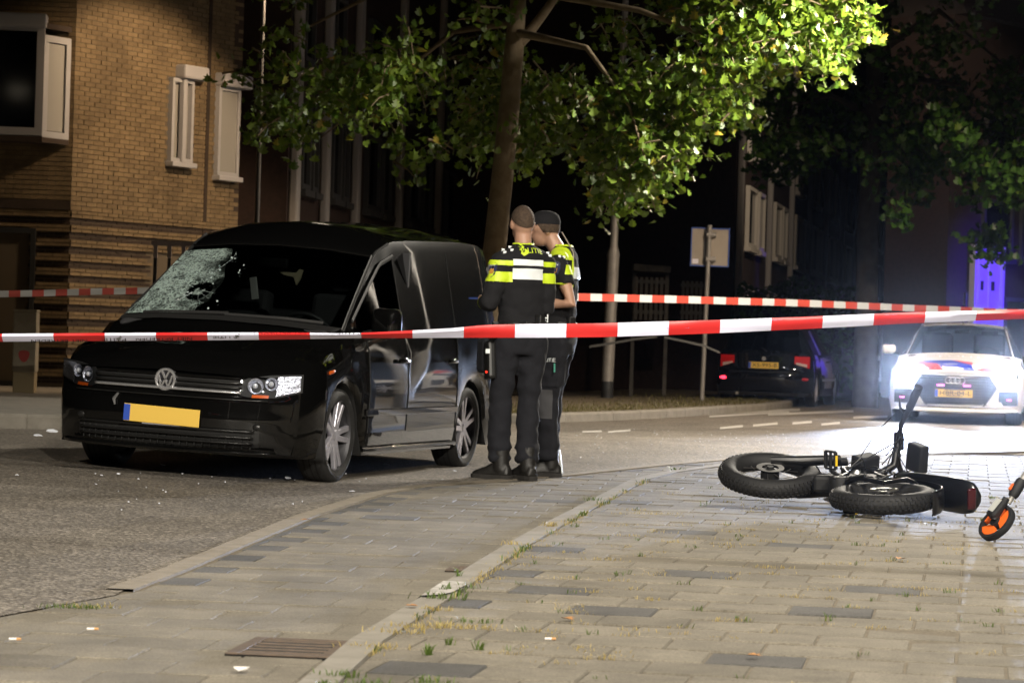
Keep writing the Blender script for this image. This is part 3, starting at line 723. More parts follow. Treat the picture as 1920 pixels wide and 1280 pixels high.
pcn = thing('porch_canopy', 'narrow grey porch canopy on two posts left of the road sign', 'porch', (q.x, 53, 0))
MB().box(((q2.x-q.x)/2, 0, q.z), (q2.x-q.x, .8, .13), Matrix.Rotation(R(2), 3, 'Y')).build('canopy', M_fence, pcn, bevel=.02)
for x in (.04, q2.x-q.x-.04): MB().box((x, 0, q.z/2-.04), (.07, .07, q.z-.09)).build('post', M_fence, pcn)

# ================================================================== trees, hedge
def leaf_shape(s, rr):
    """a lobed leaf as a small fan, slightly folded"""
    k = rr.uniform(.85, 1.15); out_ = []
    lob = [(0, -.5), (.34, -.36), (.52, -.08), (.26, .02), (.40, .30), (.12, .22), (0, .56), (-.12, .22), (-.40, .30), (-.26, .02), (-.52, -.08), (-.34, -.36)]
    return [Vector((x*s*k, y*s, -abs(x)*s*.28)) for x, y in lob]
LEAF_F = [(0, 1, 2, 3), (0, 3, 4, 5), (0, 5, 6), (0, 6, 7), (0, 7, 8, 9), (0, 9, 10, 11)]
def foliage_mat(name, c0, c1, c2):
    m = mat(name, c1, 0.42); n, l = m.node_tree.nodes, m.node_tree.links; b = n['Principled BSDF']
    oi = n.new('ShaderNodeObjectInfo'); g = n.new('ShaderNodeNewGeometry'); a = n.new('ShaderNodeMath'); a.operation = 'ADD'; f = n.new('ShaderNodeMath'); f.operation = 'FRACT'
    r = n.new('ShaderNodeValToRGB'); r.color_ramp.elements[0].color = (*c0, 1); r.color_ramp.elements[1].color = (*c2, 1); q = r.color_ramp.elements.new(.5); q.color = (*c1, 1)
    q = r.color_ramp.elements.new(.94); q.color = (*c1, 1); r.color_ramp.elements[-1].position = 1.0
    l.new(oi.outputs['Random'], a.inputs[0]); l.new(g.outputs['Random Per Island'], a.inputs[1]); l.new(a.outputs[0], f.inputs[0]); l.new(f.outputs[0], r.inputs['Fac']); l.new(r.outputs['Color'], b.inputs['Base Color'])
    tr = n.new('ShaderNodeBsdfTranslucent'); mix = n.new('ShaderNodeMixShader'); mix.inputs[0].default_value = .3
    o = n['Material Output']
    l.new(r.outputs['Color'], tr.inputs['Color']); l.new(b.outputs[0], mix.inputs[1]); l.new(tr.outputs[0], mix.inputs[2]); l.new(mix.outputs[0], o.inputs['Surface'])
    return m
M_leaf = foliage_mat('street_tree_leaf', (0.05, 0.105, 0.010), (0.115, 0.175, 0.014), (0.34, 0.24, 0.03))
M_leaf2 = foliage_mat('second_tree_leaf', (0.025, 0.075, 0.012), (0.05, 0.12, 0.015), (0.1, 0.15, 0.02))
M_bark1 = mat('bark', (0.15, 0.108, 0.062), 0.9, col2=(0.21, 0.16, 0.10), scale=7, bump=.8, bscale=22)
def make_tree(name, label, base, trunk, limbs, clumps, leaf, n_leaf_obj, mleaf, seed, group=None, M_bark=None):
    M_bark = M_bark or M_bark1
    rr = random.Random(seed); t = thing(name, label, 'tree', base, group=group); B = Vector(base)
    MB().tube([Vector(p)-B for p, r in trunk], [r for p, r in trunk], 16).build('trunk', M_bark, t, smooth=60)
    for L in limbs:
        MB().tube([Vector(p)-B for p, r in L], [r for p, r in L], 8).build('limb', M_bark, t, smooth=60)
    leaves = []
    twigs = MB()
    for (c, rad, n_) in clumps:
        c = Vector(c)
        for k in range(max(1, n_//16)):
            a = c+Vector((rr.gauss(0, rad*.45), rr.gauss(0, rad*.45), rr.gauss(0, rad*.35))); d = Vector((rr.uniform(-1, 1), rr.uniform(-1, 1), rr.uniform(-.8, .2))).normalized()
            twigs.tube([a-B, a+d*rad*.5-B, a+d*rad*.9+Vector((0, 0, -rad*.15))-B], [.012, .008, .004], 4)
            for j in range(16):
                p = a+d*(rad*rr.uniform(-.1, .95))+Vector((rr.gauss(0, .10), rr.gauss(0, .10), rr.gauss(-.03, .10)))
                leaves.append(p)
    leaves.sort(key=lambda p: p.y+(0 if abs(p.x/p.y) < .19 and (p.z-CAM_H)/p.y < .125 else 100))
    mb = MB()
    protos = []
    for k in range(6):
        me = bpy.data.meshes.new('leaf'); me.from_pydata([tuple(v) for v in leaf_shape(leaf, rr)], [], LEAF_F); me.materials.append(mleaf); protos.append(me)
    for i, p in enumerate(leaves):
        e = (rr.gauss(math.radians(50), .5), rr.gauss(0, .5), rr.uniform(0, 2*math.pi)); s = rr.uniform(.7, 1.2)
        M = Matrix.Translation(p-B) @ Matrix.Rotation(e[2], 4, 'Z') @ Matrix.Rotation(e[0], 4, 'X') @ Matrix.Rotation(e[1], 4, 'Y') @ Matrix.Scale(s, 4)
        if i < n_leaf_obj:
            o = bpy.data.objects.new('leaf', protos[i % 6]); COL.objects.link(o); o.parent = t; o.matrix_local = M
        else: mb.add([M @ v for v in leaf_shape(leaf, rr)], LEAF_F)
    cr = mb.build('crown', mleaf, t); cr['kind'] = 'stuff'
    tw = twigs.build('twigs', M_bark, t); tw['kind'] = 'stuff'
    return t
rr = random.Random(21)
D = 30.0
tp = lambda px, py, Y=D: tuple(at_depth(px, py, Y))
b0 = tp(912, 800)
trunk = [((b0[0]-.02, D, -.05), .17), ((tp(915, 700)[0], D, tp(915, 700)[2]), .145), (tp(926, 480), .125), (tp(942, 330), .118), (tp(955, 200), .112), (tp(964, 90), .105), (tp(972, 0), .085), (tp(975, -200), .07), (tp(990, -500), .03)]
limbs = [[(tp(962, 90), .08), (tp(985, 70), .06), (tp(1020, 25), .05), (tp(1080, -60, 29.4), .035), (tp(1250, -150, 28.8), .02)],
         [(tp(965, 60), .05), (tp(1100, 90, 29), .03), (tp(1180, 200, 28.6), .016), (tp(1210, 300, 28.5), .008)],
         [(tp(972, -20), .05), (tp(1200, 20, 29), .03), (tp(1380, 90, 28.6), .015), (tp(1500, 60, 28.4), .008)],
         [(tp(970, 40), .05), (tp(850, 60, 30.8), .03), (tp(700, 180, 31.2), .015), (tp(600, 260, 31.4), .006)],
         [(tp(972, -60), .05), (tp(760, -40, 30.5), .03), (tp(560, 60, 31), .012)],
         [(tp(972, -60), .04), (tp(1150, -80, 31), .025), (tp(1300, 60, 31.5), .012), (tp(1350, 190, 31.5), .006)]]
# lower fringe of the crown: lowest row that the leaves reach, by column
FX = [430, 500, 560, 640, 720, 800, 880, 930, 990, 1050, 1090, 1130, 1170, 1210, 1260, 1300, 1350, 1390, 1430, 1500, 1560, 1640]
FY = [150, 250, 290, 270, 290, 300, 320, 290, 320, 330, 350, 395, 395, 370, 330, 240, 240, 220, 120, 110, 130, 60]
clumps = []
for i in range(170):
    px = rr.uniform(430, 1640); lim = interp(FX, FY, px)-40
    if px < 880 and rr.random() < .68: continue
    py = lim-abs(rr.gauss(0, 1))*170 if rr.random() < .75 else lim-rr.uniform(0, 60)
    Y = D+rr.uniform(-1.9, 2.1)*(1-.3*abs(px-1000)/640)
    if 1000 < px < 1080 and 60 < py < 290 and rr.random() < .6: continue
    tx = interp([-600, 0, 200, 330, 480], [985, 970, 957, 944, 928], py)
    if abs(px-tx) < 75: Y = D+rr.uniform(.5, 2.2)
    clumps.append((tp(px, py, Y), rr.uniform(.26, .42), 92))
for px, py, Y, r_, n_ in ((1150, 360, 28.8, .22, 60), (1120, 330, 29, .25, 60), (1190, 330, 28.7, .24, 60), (1230, 300, 29, .24, 60), (1180, 260, 28.8, .25, 60), (1340, 210, 28.6, .24, 70), (1370, 225, 28.5, .16, 40), (1300, 215, 28.8, .24, 60), (1240, 215, 28.8, .24, 60),
                     (1540, 115, 28.5, .17, 50), (1520, 90, 28.6, .2, 60), (1590, 40, 28.6, .2, 70), (1615, 25, 28.6, .14, 40), (1480, 40, 28.7, .25, 90), (1420, 60, 28.8, .25, 80), (1020, 270, 29.4, .22, 60), (1000, 300, 29.6, .18, 40), (900, 300, 30.6, .25, 60), (560, 275, 31, .2, 40), (1090, 280, 29, .22, 60), (1150, 200, 28.6, .26, 80), (1210, 160, 28.6, .26, 80), (1280, 130, 28.5, .26, 80), (1110, 240, 28.8, .24, 70), (1360, 70, 28.4, .26, 80), (1450, 95, 28.3, .2, 60), (1500, 30, 28.4, .24, 80), (1200, 240, 28.6, .24, 70)):
    clumps.append((tp(px, py-14, Y), r_, n_))
for i in range(110):                                             # the part of the crown above the picture
    a = rr.uniform(0, 6.283); q = rr.random()**.5; clumps.append((( .8+3.6*q*math.cos(a), D+2.6*q*math.sin(a), rr.uniform(4.6, 8.6)), .5, 32))
make_tree('street_tree', 'leafy street tree with lobed green leaves and a slanting trunk behind the officers', (b0[0], D, 0), trunk, limbs, clumps, .105, 280, M_leaf, 5)
# second tree, dark, on the right
D2 = 49.0; t2 = lambda px, py, Y=D2: tuple(at_depth(px, py, Y))
b2_ = t2(1622, 760)
trunk2 = [((b2_[0], D2, -.05), .24), (t2(1624, 600), .2), (t2(1628, 420), .19), (t2(1636, 250), .17), (t2(1645, 50), .14), (t2(1650, -150), .08)]
limbs2 = [[(t2(1640, 200), .09), (t2(1720, 150, 48), .06), (t2(1800, 160, 47), .03)], [(t2(1640, 220), .09), (t2(1560, 180, 49), .05), (t2(1480, 200, 49.5), .02)], [(t2(1645, 100), .08), (t2(1760, 20, 48), .05), (t2(1880, 120, 47), .02)]]
FX2 = [1390, 1450, 1500, 1560, 1620, 1680, 1720, 1760, 1800, 1850, 1900, 1960, 2050]
FY2 = [330, 385, 400, 380, 370, 400, 400, 370, 370, 400, 420, 400, 300]
cl2 = []
for i in range(125):
    px = rr.uniform(1400, 2050); lim = interp(FX2, FY2, px)-70; py = lim-abs(rr.gauss(0, 1))*160
    cl2.append((t2(px, py, D2+rr.uniform(-3.4, 2.6)), rr.uniform(.4, .6), 52))
for px, py, Y in ((1785, 210, 44), (1770, 245, 44), (1800, 250, 44), (1815, 285, 44.5), (1850, 330, 44.5), (1890, 300, 44), (1880, 350, 44.5), (1905, 330, 44), (1710, 400, 45), (1845, 455, 46), (1870, 470, 46), (1860, 440, 46.5)):
    cl2.append((t2(px, py-8, Y), .3, 52))
for i in range(50):
    a = rr.uniform(0, 6.283); q = rr.random()**.5; cl2.append(((7.5+4*q*math.cos(a), D2+3.4*q*math.sin(a), rr.uniform(7, 10.5)), .7, 20))
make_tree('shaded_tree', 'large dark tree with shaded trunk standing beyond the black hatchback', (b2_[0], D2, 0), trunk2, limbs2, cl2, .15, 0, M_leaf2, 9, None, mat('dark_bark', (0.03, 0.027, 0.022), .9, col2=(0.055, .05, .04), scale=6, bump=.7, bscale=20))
# hedge
hx0, hx1 = at_depth(1385, 600, 56).x, at_depth(1605, 600, 56).x
hg = thing('hedge', 'dark clipped hedge behind the parked black hatchback', 'hedge', (hx0, 56, 0)); mb = MB()
for i in range(2600):
    x = rr.uniform(0, hx1-hx0); zt = 2.3+.25*noise.noise(Vector((x*1.3, 0, 4))); z = zt*rr.random()**.6; y = rr.uniform(-.4, .4) if z > zt-.3 else rr.choice((-1, 1))*rr.uniform(.25, .45)
    M = Matrix.Translation((x, y, z)) @ Matrix.Rotation(rr.uniform(0, 6.3), 4, 'Z') @ Matrix.Rotation(rr.uniform(0, 3), 4, 'X')
    mb.add([M @ v for v in leaf_shape(.12, rr)], LEAF_F)
mb.build('foliage', M_leaf2, hg)['kind'] = 'stuff'
MB().box(((hx1-hx0)/2, 0, 1.0), (hx1-hx0, .5, 2.0)).build('branch_core', mat('hedge_core', (0.012, 0.014, 0.008), .95), hg, bevel=.1)
# ================================================================== vehicles
def paint(name, col, rough=.25, coat=1.0, metal=0.0):
    m = mat(name, col, rough, metal, coat=coat, spec=0.02); n, l = m.node_tree.nodes, m.node_tree.links; b = n['Principled BSDF']
    tc = n.new('ShaderNodeTexCoord'); t = n.new('ShaderNodeTexNoise'); t.inputs['Scale'].default_value = 5; t.inputs['Detail'].default_value = 8
    mr = n.new('ShaderNodeMapRange'); mr.inputs[1].default_value = .35; mr.inputs[2].default_value = .7; mr.inputs[3].default_value = .015; mr.inputs[4].default_value = .06
    l.new(tc.outputs['Object'], t.inputs['Vector']); l.new(t.outputs['Fac'], mr.inputs[0]); l.new(mr.outputs[0], b.inputs['Coat Roughness'])
    return m
def glass_mat(name, tint, refl=0.06):
    m = bpy.data.materials.new(name); m.use_nodes = True; n, l = m.node_tree.nodes, m.node_tree.links; n.clear()
    o = n.new('ShaderNodeOutputMaterial'); mx = n.new('ShaderNodeMixShader'); tr = n.new('ShaderNodeBsdfTransparent'); gl = n.new('ShaderNodeBsdfGlossy'); fr = n.new('ShaderNodeFresnel')
    tr.inputs[0].default_value = (*tint, 1); gl.inputs['Roughness'].default_value = .03; fr.inputs[0].default_value = 1.5
    l.new(fr.outputs[0], mx.inputs[0]); l.new(tr.outputs[0], mx.inputs[1]); l.new(gl.outputs[0], mx.inputs[2]); l.new(mx.outputs[0], o.inputs['Surface'])
    return m
M_vblack = paint('van_black_paint', (0.003, 0.003, 0.003))
M_white_paint = paint('police_white_paint', (0.74, 0.74, 0.74))
M_hblack = paint('hatchback_black_paint', (0.003, 0.0035, 0.005))
M_glass = glass_mat('window_glass', (0.55, 0.6, 0.6)); M_glass_dark = glass_mat('tinted_glass', (0.12, 0.13, 0.14))
M_plast = mat('black_plastic', (0.010, 0.010, 0.010), .3); M_plastm = mat('matt_black_trim', (0.008, 0.008, 0.008), .7)
M_chrome = mat('chrome', (0.80, 0.80, 0.82), .26, .85); M_tyre = mat('tyre_rubber', (0.014, 0.014, 0.014), .78, bump=.3, bscale=60)
M_alloy = mat('alloy_wheel', (0.55, 0.54, 0.60), .35, .6); M_alloyd = mat('wheel_barrel', (0.05, 0.05, 0.055), .5, .6)
M_int = mat('car_interior', (0.02, 0.02, 0.022), .8); M_under = mat('underbody', (0.006, 0.006, 0.006), .9)
M_plate = mat('yellow_plate', (0.74, 0.49, 0.09), .4); M_euro = mat('plate_blue', (0.03, 0.08, 0.42), .4); M_ink = mat('black_ink', (0.01, 0.01, 0.01), .5)
M_reflector = mat('headlamp_reflector', (0.72, 0.74, 0.85), .25, .75, bump=1.0, bscale=55); M_clear = glass_mat('clear_lens', (0.95, 0.97, 1.0))
M_orange = mat('orange_lens', (0.55, 0.09, 0.01), .25); M_redlens = mat('red_lens', (0.55, 0.012, 0.015), .2)

class Car:
    def __init__(s, root, stations, wm, z5, part_of, mats, pw=2.2):
        s.root, s.st, s.wm, s.pw = root, stations, wm, pw; s.rings = [s.ring(q, wm, z5) for q in stations]
        mbs = {}; N = 12
        for side in (1, -1):
            for i in range(len(stations)-1):
                for j in range(N-1):
                    nm = part_of(i, j, side)
                    if nm is None: continue
                    a, b_, c, d = s.rings[i][j], s.rings[i+1][j], s.rings[i+1][j+1], s.rings[i][j+1]
                    q = [Vector((p.x, p.y*side, p.z)) for p in (a, b_, c, d)]
                    if side < 0: q.reverse()
                    mbs.setdefault(nm, MB()).add(q, [(0, 1, 2, 3)])
        s.parts = {}
        for nm, mb in mbs.items():
            bm = bmesh.new(); me = bpy.data.meshes.new(nm[0]); me.from_pydata(mb.v, [], mb.f); bm.from_mesh(me); bmesh.ops.remove_doubles(bm, verts=bm.verts, dist=1e-4); bmesh.ops.dissolve_degenerate(bm, edges=bm.edges, dist=1e-4)
            bmesh.ops.recalc_face_normals(bm, faces=bm.faces); bm.to_mesh(me); bm.free()
            me.materials.append(mats.get(nm[0], mats['body'])); me.polygons.foreach_set('use_smooth', [True]*len(me.polygons)); me.set_sharp_from_angle(angle=R(38))
            o = bpy.data.objects.new(nm[0], me); COL.objects.link(o); o.parent = root; s.parts[nm] = o
    def ring(s, q, wm, z5):
        xe, xc, zb, za, ysh, zsh, yb, zbelt, yt, zt, crown, kind = q
        z5 = max(z5, za+.06); z4 = max(zb+(z5-zb)*.35, za+.03); zsh = max(zsh, z5+.02); zbelt = max(zbelt, zsh+.005)
        f = min(1, ysh/(wm*.97))
        P = [(0, zb), (wm*.70, zb), (wm*.70, za+.001), (wm*.965*f, za+.002), (wm*.995*f, z4), (wm*f, z5), (ysh, zsh), (yb, zbelt)]
        if kind == 'h': P.append((lerp(yb, yt, .5), lerp(zbelt, zt, .72)))
        else: P.append((lerp(yt, yb, .12)+.012, lerp(zt, zbelt, .12)+.004))
        P += [(yt, zt), (yt*.55, zt+crown*.72), (0, zt+crown)]
        return [Vector((xc+(xe-xc)*min(1, abs(y)/wm)**s.pw, y, z)) for y, z in P]
    def contour(s, ring, y):
        top = [(p.y, p.z) for p in ring[5:]]; top.reverse(); bot = [(p.y, p.z) for p in ring[0:2]+ring[3:6]]
        return interp([a for a, _ in bot], [b for _, b in bot], y), interp([a for a, _ in top], [b for _, b in top], y)
    def cap(s, idx, bulge, name, m, ncol=25, nrow=14, split=None):
        ring = s.rings[idx]; q = s.st[idx]; W = ring[5].y; s.capf = lambda y, z: q[1]+(q[0]-q[1])*min(1, abs(y)/s.wm)**s.pw+bulge(z)*max(0, 1-(abs(y)/W)**4)
        cols = []
        for k in range(ncol):
            u = -1+2*k/(ncol-1); y = W*math.sin(u*math.pi/2)*.9999; z0, z1 = s.contour(ring, abs(y))
            cols.append([(s.capf(y, lerp(z0, z1, r/(nrow-1))), y, lerp(z0, z1, r/(nrow-1))) for r in range(nrow)])
        return MB().sheet(cols, flip=(q[0] < 0)).build(name, m, s.root, smooth=45)
    def patch(s, f, outline_y, zlo, zhi, off, name, m, parent=None, nz=4, thick=0.0, sgn=1, smooth=40):   # slab lying on the front (or rear) face
        rows = []
        for y in outline_y:
            a, b_ = zlo(y), zhi(y); rows.append([(f(y, lerp(a, b_, k/nz))+off*sgn, y, lerp(a, b_, k/nz)) for k in range(nz+1)])
        mb = MB().sheet(rows, flip=(sgn < 0))
        o = mb.build(name, m, parent or s.root, smooth=smooth)
        if thick: md = o.modifiers.new('Solid', 'SOLIDIFY'); md.thickness = thick; md.offset = -1 if sgn > 0 else -1
        return o
def arch(x, zb, axles, rr_, zc):
    for a in axles:
        if abs(x-a) < rr_: return max(zb, zc+math.sqrt(rr_*rr_-(x-a)**2))
    return zb
def wheel(parent, c, side, r, rimr, wdt, spokes, twin=True, m_sp=None, seed=0, style=0):
    m_sp = m_sp or M_alloy; h = wdt/2
    prof = [(rimr*.98, -h*.9), (rimr+.02, -h), (r-.035, -h*1.03), (r-.008, -h*.86), (r, -h*.5), (r, h*.5), (r-.008, h*.86), (r-.035, h*1.03), (rimr+.02, h), (rimr*.98, h*.9)]
    t = MB().lathe(prof, (0, 0, 0), (0, 1, 0), 40).build('wheel', M_tyre, parent, smooth=50, loc=c)
    for q in (-.4, 0, .4): MB().lathe([(r+.0015, h*(q-.05)), (r+.0015, h*(q+.05))], (0, 0, 0), (0, 1, 0), 40).build('tread_groove', M_under, t)
    o = side*h*.80
    MB().lathe([(rimr*.72, -side*h*.9), (rimr*.93, -side*h*.8), (rimr*.95, o*.75), (rimr*1.0, o), (rimr*1.03, o*1.12), (rimr*.97, o*1.14), (rimr*.93, o*.9)], (0, 0, 0), (0, 1, 0), 40).build('rim', M_alloyd if style == 0 else m_sp, t, smooth=50)
    MB().lathe([(.0, o*.2), (rimr*.8, o*.2)], (0, 0, 0), (0, 1, 0), 24).build('brake_disc', M_under, t)
    MB().lathe([(0.0, o*.93), (rimr*.13, o*.93), (rimr*.17, o*.85), (rimr*.2, o*.4)], (0, 0, 0), (0, 1, 0), 18).build('hub_cap', m_sp, t, smooth=40)
    for k in range(spokes):
        a = 2*math.pi*(k+.25)/spokes+seed
        for da in ((-.13, .13) if twin else (0,)):
            rad = lambda q, off: Vector((math.cos(a)*q - math.sin(a)*off, 0, math.sin(a)*q+math.cos(a)*off))
            wd = rimr*(.085 if twin else .15); rings = []
            for q, ofs, yy, ww in ((rimr*.12, da*rimr*.4, o*.88, wd*1.1), (rimr*.55, da*rimr*.9, o*.92, wd*.9), (rimr*.96, da*rimr*1.35, o*1.0, wd*.95)):
                c0, c1 = rad(q, ofs-ww), rad(q, ofs+ww)
                rings.append([c0+Vector((0, yy, 0)), c1+Vector((0, yy, 0)), c1+Vector((0, yy-side*.03, 0)), c0+Vector((0, yy-side*.03, 0))])
            MB().loft(rings).build('spoke', m_sp, t, bevel=.005)
    return t
def plate(parent, f, yc, zc, text, sgn, tilt=0.0, w=.52, h=.11, blank=False, blue_side=-1):
    """number plate: yellow board with a blue band; text reads correctly seen from outside"""
    x = f(yc, zc)+.012*sgn
    pt = MB().box((0, 0, 0), (.006, w, h)).build('number_plate', M_plate, parent, bevel=.004, loc=(x, yc, zc), rot=(tilt, 0, 0))
    lf = -sgn                                               # image-left side of the plate in the car's own y axis
    MB().box((.0035*sgn, -w/2*sgn+.022*sgn, 0), (.004, .042, h-.008)).build('blue_band', M_euro, pt)
    MB().box((-.006*sgn, 0, -h/2-.008), (.012, w*.5, .014)).build('plate_holder', M_alloy if blank else M_plast, pt)
    if text:
        vs, fs = text_mesh(text, h*.80); W = max(v.x for v in vs)-min(v.x for v in vs); k = (w-.09)/W
        MB().add([(.0045*sgn, (v.x*k+.02)*sgn, v.y) for v in vs], fs).build('plate_text', M_ink, pt)
    return pt

# ------------------------------------------------------------------ the black van
TH = 0.300
fwd, lft = Vector((-math.sin(TH), -math.cos(TH), 0)), Vector((math.cos(TH), -math.sin(TH), 0))
PHI = 0.035
cFL = Vector((-1.116, 18.08, 0)); cFL.z = G(cFL.x, cFL.y)-.004
vrot = Matrix.Rotation(math.atan2(fwd.y, fwd.x), 4, 'Z') @ Matrix.Rotation(-PHI, 4, 'X')
van = thing('black_van', 'black panel van with a shattered windscreen and dented bonnet parked on the asphalt', 'van')
van.matrix_world = Matrix.Translation(cFL - vrot.to_3x3() @ Vector((0, .865, 0))) @ vrot
VR, VZ = .345, .31
def vs_(xe, xc, yt, zt, crown, kind, ysh=.875, zsh=.86, yb=.845, zbelt=.955, zb=.165):
    return (xe, xc, zb, arch(xe, zb, (0, -2.68), VR, VZ), ysh, zsh, yb, zbelt, yt, zt, crown, kind)
ST = [vs_(.56, .86, .70, .655, .03, 'h', .80, .60, .76, .64, .19), vs_(.54, .82, .72, .70, .03, 'h', .835, .64, .79, .69, .175), vs_(.46, .74, .72, .745, .035, 'h', .855, .69, .82, .735),
      vs_(.39, .64, .72, .79, .04, 'h', .87, .73, .83, .78)]
for x in (.343, .32, .26, .16, .04):
    t = (.39-x)/.61; ST.append(vs_(x, x+.25-.02*t, .72, lerp(.79, .95, t), .045, 'h', .875, lerp(.73, .86, t), .84, lerp(.78, .935, t)))
for x in (-.08,):
    ST.append(vs_(x, x+.20, .745, .955, .045, 'h', .875, .86, .845, .945))
WS0 = len(ST)
for x in (-.20, -.26, -.32, -.343, -.45, -.58, -.72, -.86, -1.0):
    t = (-.20-x)/.80; ST.append(vs_(x, x+lerp(.20, .10, t), lerp(.785, .665, t), lerp(.985, 1.50, t), lerp(.035, .045, t), 'g'))
WS1 = len(ST)-1
ST += [vs_(-1.05, -.96, .665, 1.535, .06, 'g'), vs_(-1.13, -1.06, .67, 1.565, .085, 'g'), vs_(-1.22, -1.17, .678, 1.60, .105, 'g'), vs_(-1.26, -1.22, .68, 1.61, .11, 'g'), vs_(-1.30, -1.27, .682, 1.62, .11, 'g')]
DOOR1 = len(ST)-3
for x in (-1.6, -2.0, -2.3, -2.337, -2.36, -2.42, -2.52, -2.64, -2.76, -2.88, -2.96, -3.0, -3.023):
    ST.append(vs_(x, x, .70, min(1.675, 1.64+.035*(-1.6-x)), .105, 'g', .88, .86, .868, .955))
ST += [vs_(-3.15, -3.15, .70, 1.67, .095, 'g', .88, .86, .865, .95), vs_(-3.32, -3.36, .685, 1.64, .08, 'g', .87, .85, .85, .95), vs_(-3.42, -3.48, .655, 1.56, .06, 'g', .84, .83, .82, .93, .24), vs_(-3.47, -3.54, .61, 1.44, .04, 'g', .80, .8, .77, .9, .30)]
def vpart(i, j, side):
    if j <= 2: return ('underbody', 0)
    if i < WS0 and j >= 8: return ('bonnet', 0)
    if WS0 <= i < WS1 and j >= 9: return ('windscreen', 0)
    if WS0+1 <= i < DOOR1 and j == 7: return ('side_window', side)
    if WS0+4 <= i < DOOR1 and 4 <= j <= 6 or (WS0 <= i < WS0+4 and j in (6,)): return ('door', side)
    return ('body', 0)
V = Car(van, ST, .895, .60, vpart, {'body': M_vblack, 'windscreen': M_glass, 'side_window': M_glass_dark, 'underbody': M_under}, 3.2)
front = V.cap(0, lambda z: interp([.18, .24, .32, .40, .44, .53, .57, .66, .70], [-.04, .0, .02, .025, .02, .015, -.012, -.03, -.06], z), 'front_bumper', M_vblack, 33, 26)
VF = V.capf
V.cap(len(ST)-1, lambda z: 0, 'tailgate', M_vblack)
lin = lambda a, b_, n: [lerp(a, b_, i/(n-1)) for i in range(n)]
# dented bonnet: push the right front part in
bo = V.parts[('bonnet', 0)]
bo.modifiers.new('Sub', 'SUBSURF').levels = 2; bo.modifiers['Sub'].render_levels = 2; bo.modifiers['Sub'].subdivision_type = 'SIMPLE'
me = evaluated_mesh(bo, 'bonnet'); bo.modifiers.clear(); bo.data = me
rr = random.Random(3)
folds = [(.56, -.42, .16, -.050), (.62, -.18, .10, .030), (.50, -.58, .10, .022), (.66, -.34, .07, .028), (.48, -.25, .12, -.03), (.40, -.50, .14, -.03)]
for v in me.vertices:
    for fx, fy, fr_, dz in folds:
        d = math.hypot(v.co.x-fx, v.co.y-fy)
        if d < fr_: v.co.z += dz*(1-d/fr_)**1.3*(1 if v.co.x < .76 else .3)
    if v.co.x > .2 and v.co.y < .2: v.co.z += .010*noise.noise(v.co*9)
me.polygons.foreach_set('use_smooth', [True]*len(me.polygons)); me.set_sharp_from_angle(angle=R(25))
# grille, chrome line, badge
gy = lin(-.50, .50, 21)
V.patch(VF, gy, lambda y: .555-.0*abs(y), lambda y: .655+.005, .004, 'grille', M_plastm)
gr = bpy.data.objects['grille']
for z, hgt, mm in ((.650, .012, M_vblack), (.618, .014, M_plast), (.590, .012, M_plast)):
    V.patch(VF, gy, lambda y: z, lambda y: z+hgt, .018, 'grille_slat', mm, gr, nz=2, thick=.016)
V.patch(VF, [y for y in lin(-.50, .50, 41) if abs(y) > .066], lambda y: .560, lambda y: .574, .022, 'chrome_strip', M_chrome, gr, nz=2, thick=.012)
bx = VF(0, .62)+.03
bd = MB().lathe([(0, .0), (.052, .0), (.056, .010), (.060, .014), (.068, .014), (.072, .008), (.072, -.03)], (bx, 0, .622), (1, 0, 0), 36).build('badge', M_chrome, van, smooth=30)
MB().lathe([(0, .001), (.053, .001)], (bx+.0015, 0, .622), (1, 0, 0), 30).build('badge_ground', mat('badge_dark', (0.02, .02, .025), .3), bd)
def strokes(pl, w_):
    mb = MB()
    for p, q in zip(pl, pl[1:]):
        d = Vector((q[0]-p[0], q[1]-p[1])); nn = Vector((-d.y, d.x)).normalized()*w_/2
        vs = [(bx+dx, y, .622+z) for dx in (.003, .010) for y, z in ((p[0]+nn.x, p[1]+nn.y), (p[0]-nn.x, p[1]-nn.y), (q[0]-nn.x, q[1]-nn.y), (q[0]+nn.x, q[1]+nn.y))]
        mb.add(vs, [(4, 5, 6, 7), (0, 1, 5, 4), (1, 2, 6, 5), (2, 3, 7, 6), (3, 0, 4, 7)])
    return mb
strokes([(-.025, .050), (0, .005), (.025, .050)], .011).build('badge_letter', M_chrome, bd)
strokes([(-.048, .026), (-.024, -.048), (0, -.002), (.024, -.048), (.048, .026)], .011).build('badge_letter', M_chrome, bd)
# headlights
for s in (1, -1):
    ys_ = lin(.46*s, .835*s, 17)
    zl = lambda y: interp([.46, .54, .70, .835], [.560, .545, .548, .59], abs(y)); zh = lambda y: interp([.46, .53, .66, .835], [.63, .665, .69, .705], abs(y))
    hl = V.patch(VF, ys_, zl, zh, .004, 'headlight', M_plastm)
    for yy, zz, r_ in ((.575*s, .617, .050), (.665*s, .635, .042)):
        xx = VF(yy, zz)
        ax = Vector((.9, .42*s, 0))
        MB().lathe([(0, -.012), (r_*.35, -.006), (r_*.8, .004), (r_, .014)], (xx+.004, yy, zz), ax, 20).build('reflector', M_reflector, hl, smooth=40)
        MB().ball((xx+.010, yy, zz), (.018, .018, .018), 10, 6).build('bulb', mat('bulb_glass', (.8, .85, .95), .05, .6), hl, smooth=60)
    V.patch(VF, lin(.70*s, .825*s, 9), lambda y: zl(y)+.010, lambda y: zh(y)-.010, .012, 'side_reflector', M_reflector, hl)
    V.patch(VF, lin(.565*s, .66*s, 8), lambda y: zl(y)-.002, lambda y: zl(y)+.016, .010, 'indicator', M_orange, hl)
    V.patch(VF, ys_, zl, zh, .022, 'lens', M_clear, hl, nz=6)
    if s < 0: hl['label'] = 'headlight under the dented corner of the bonnet'
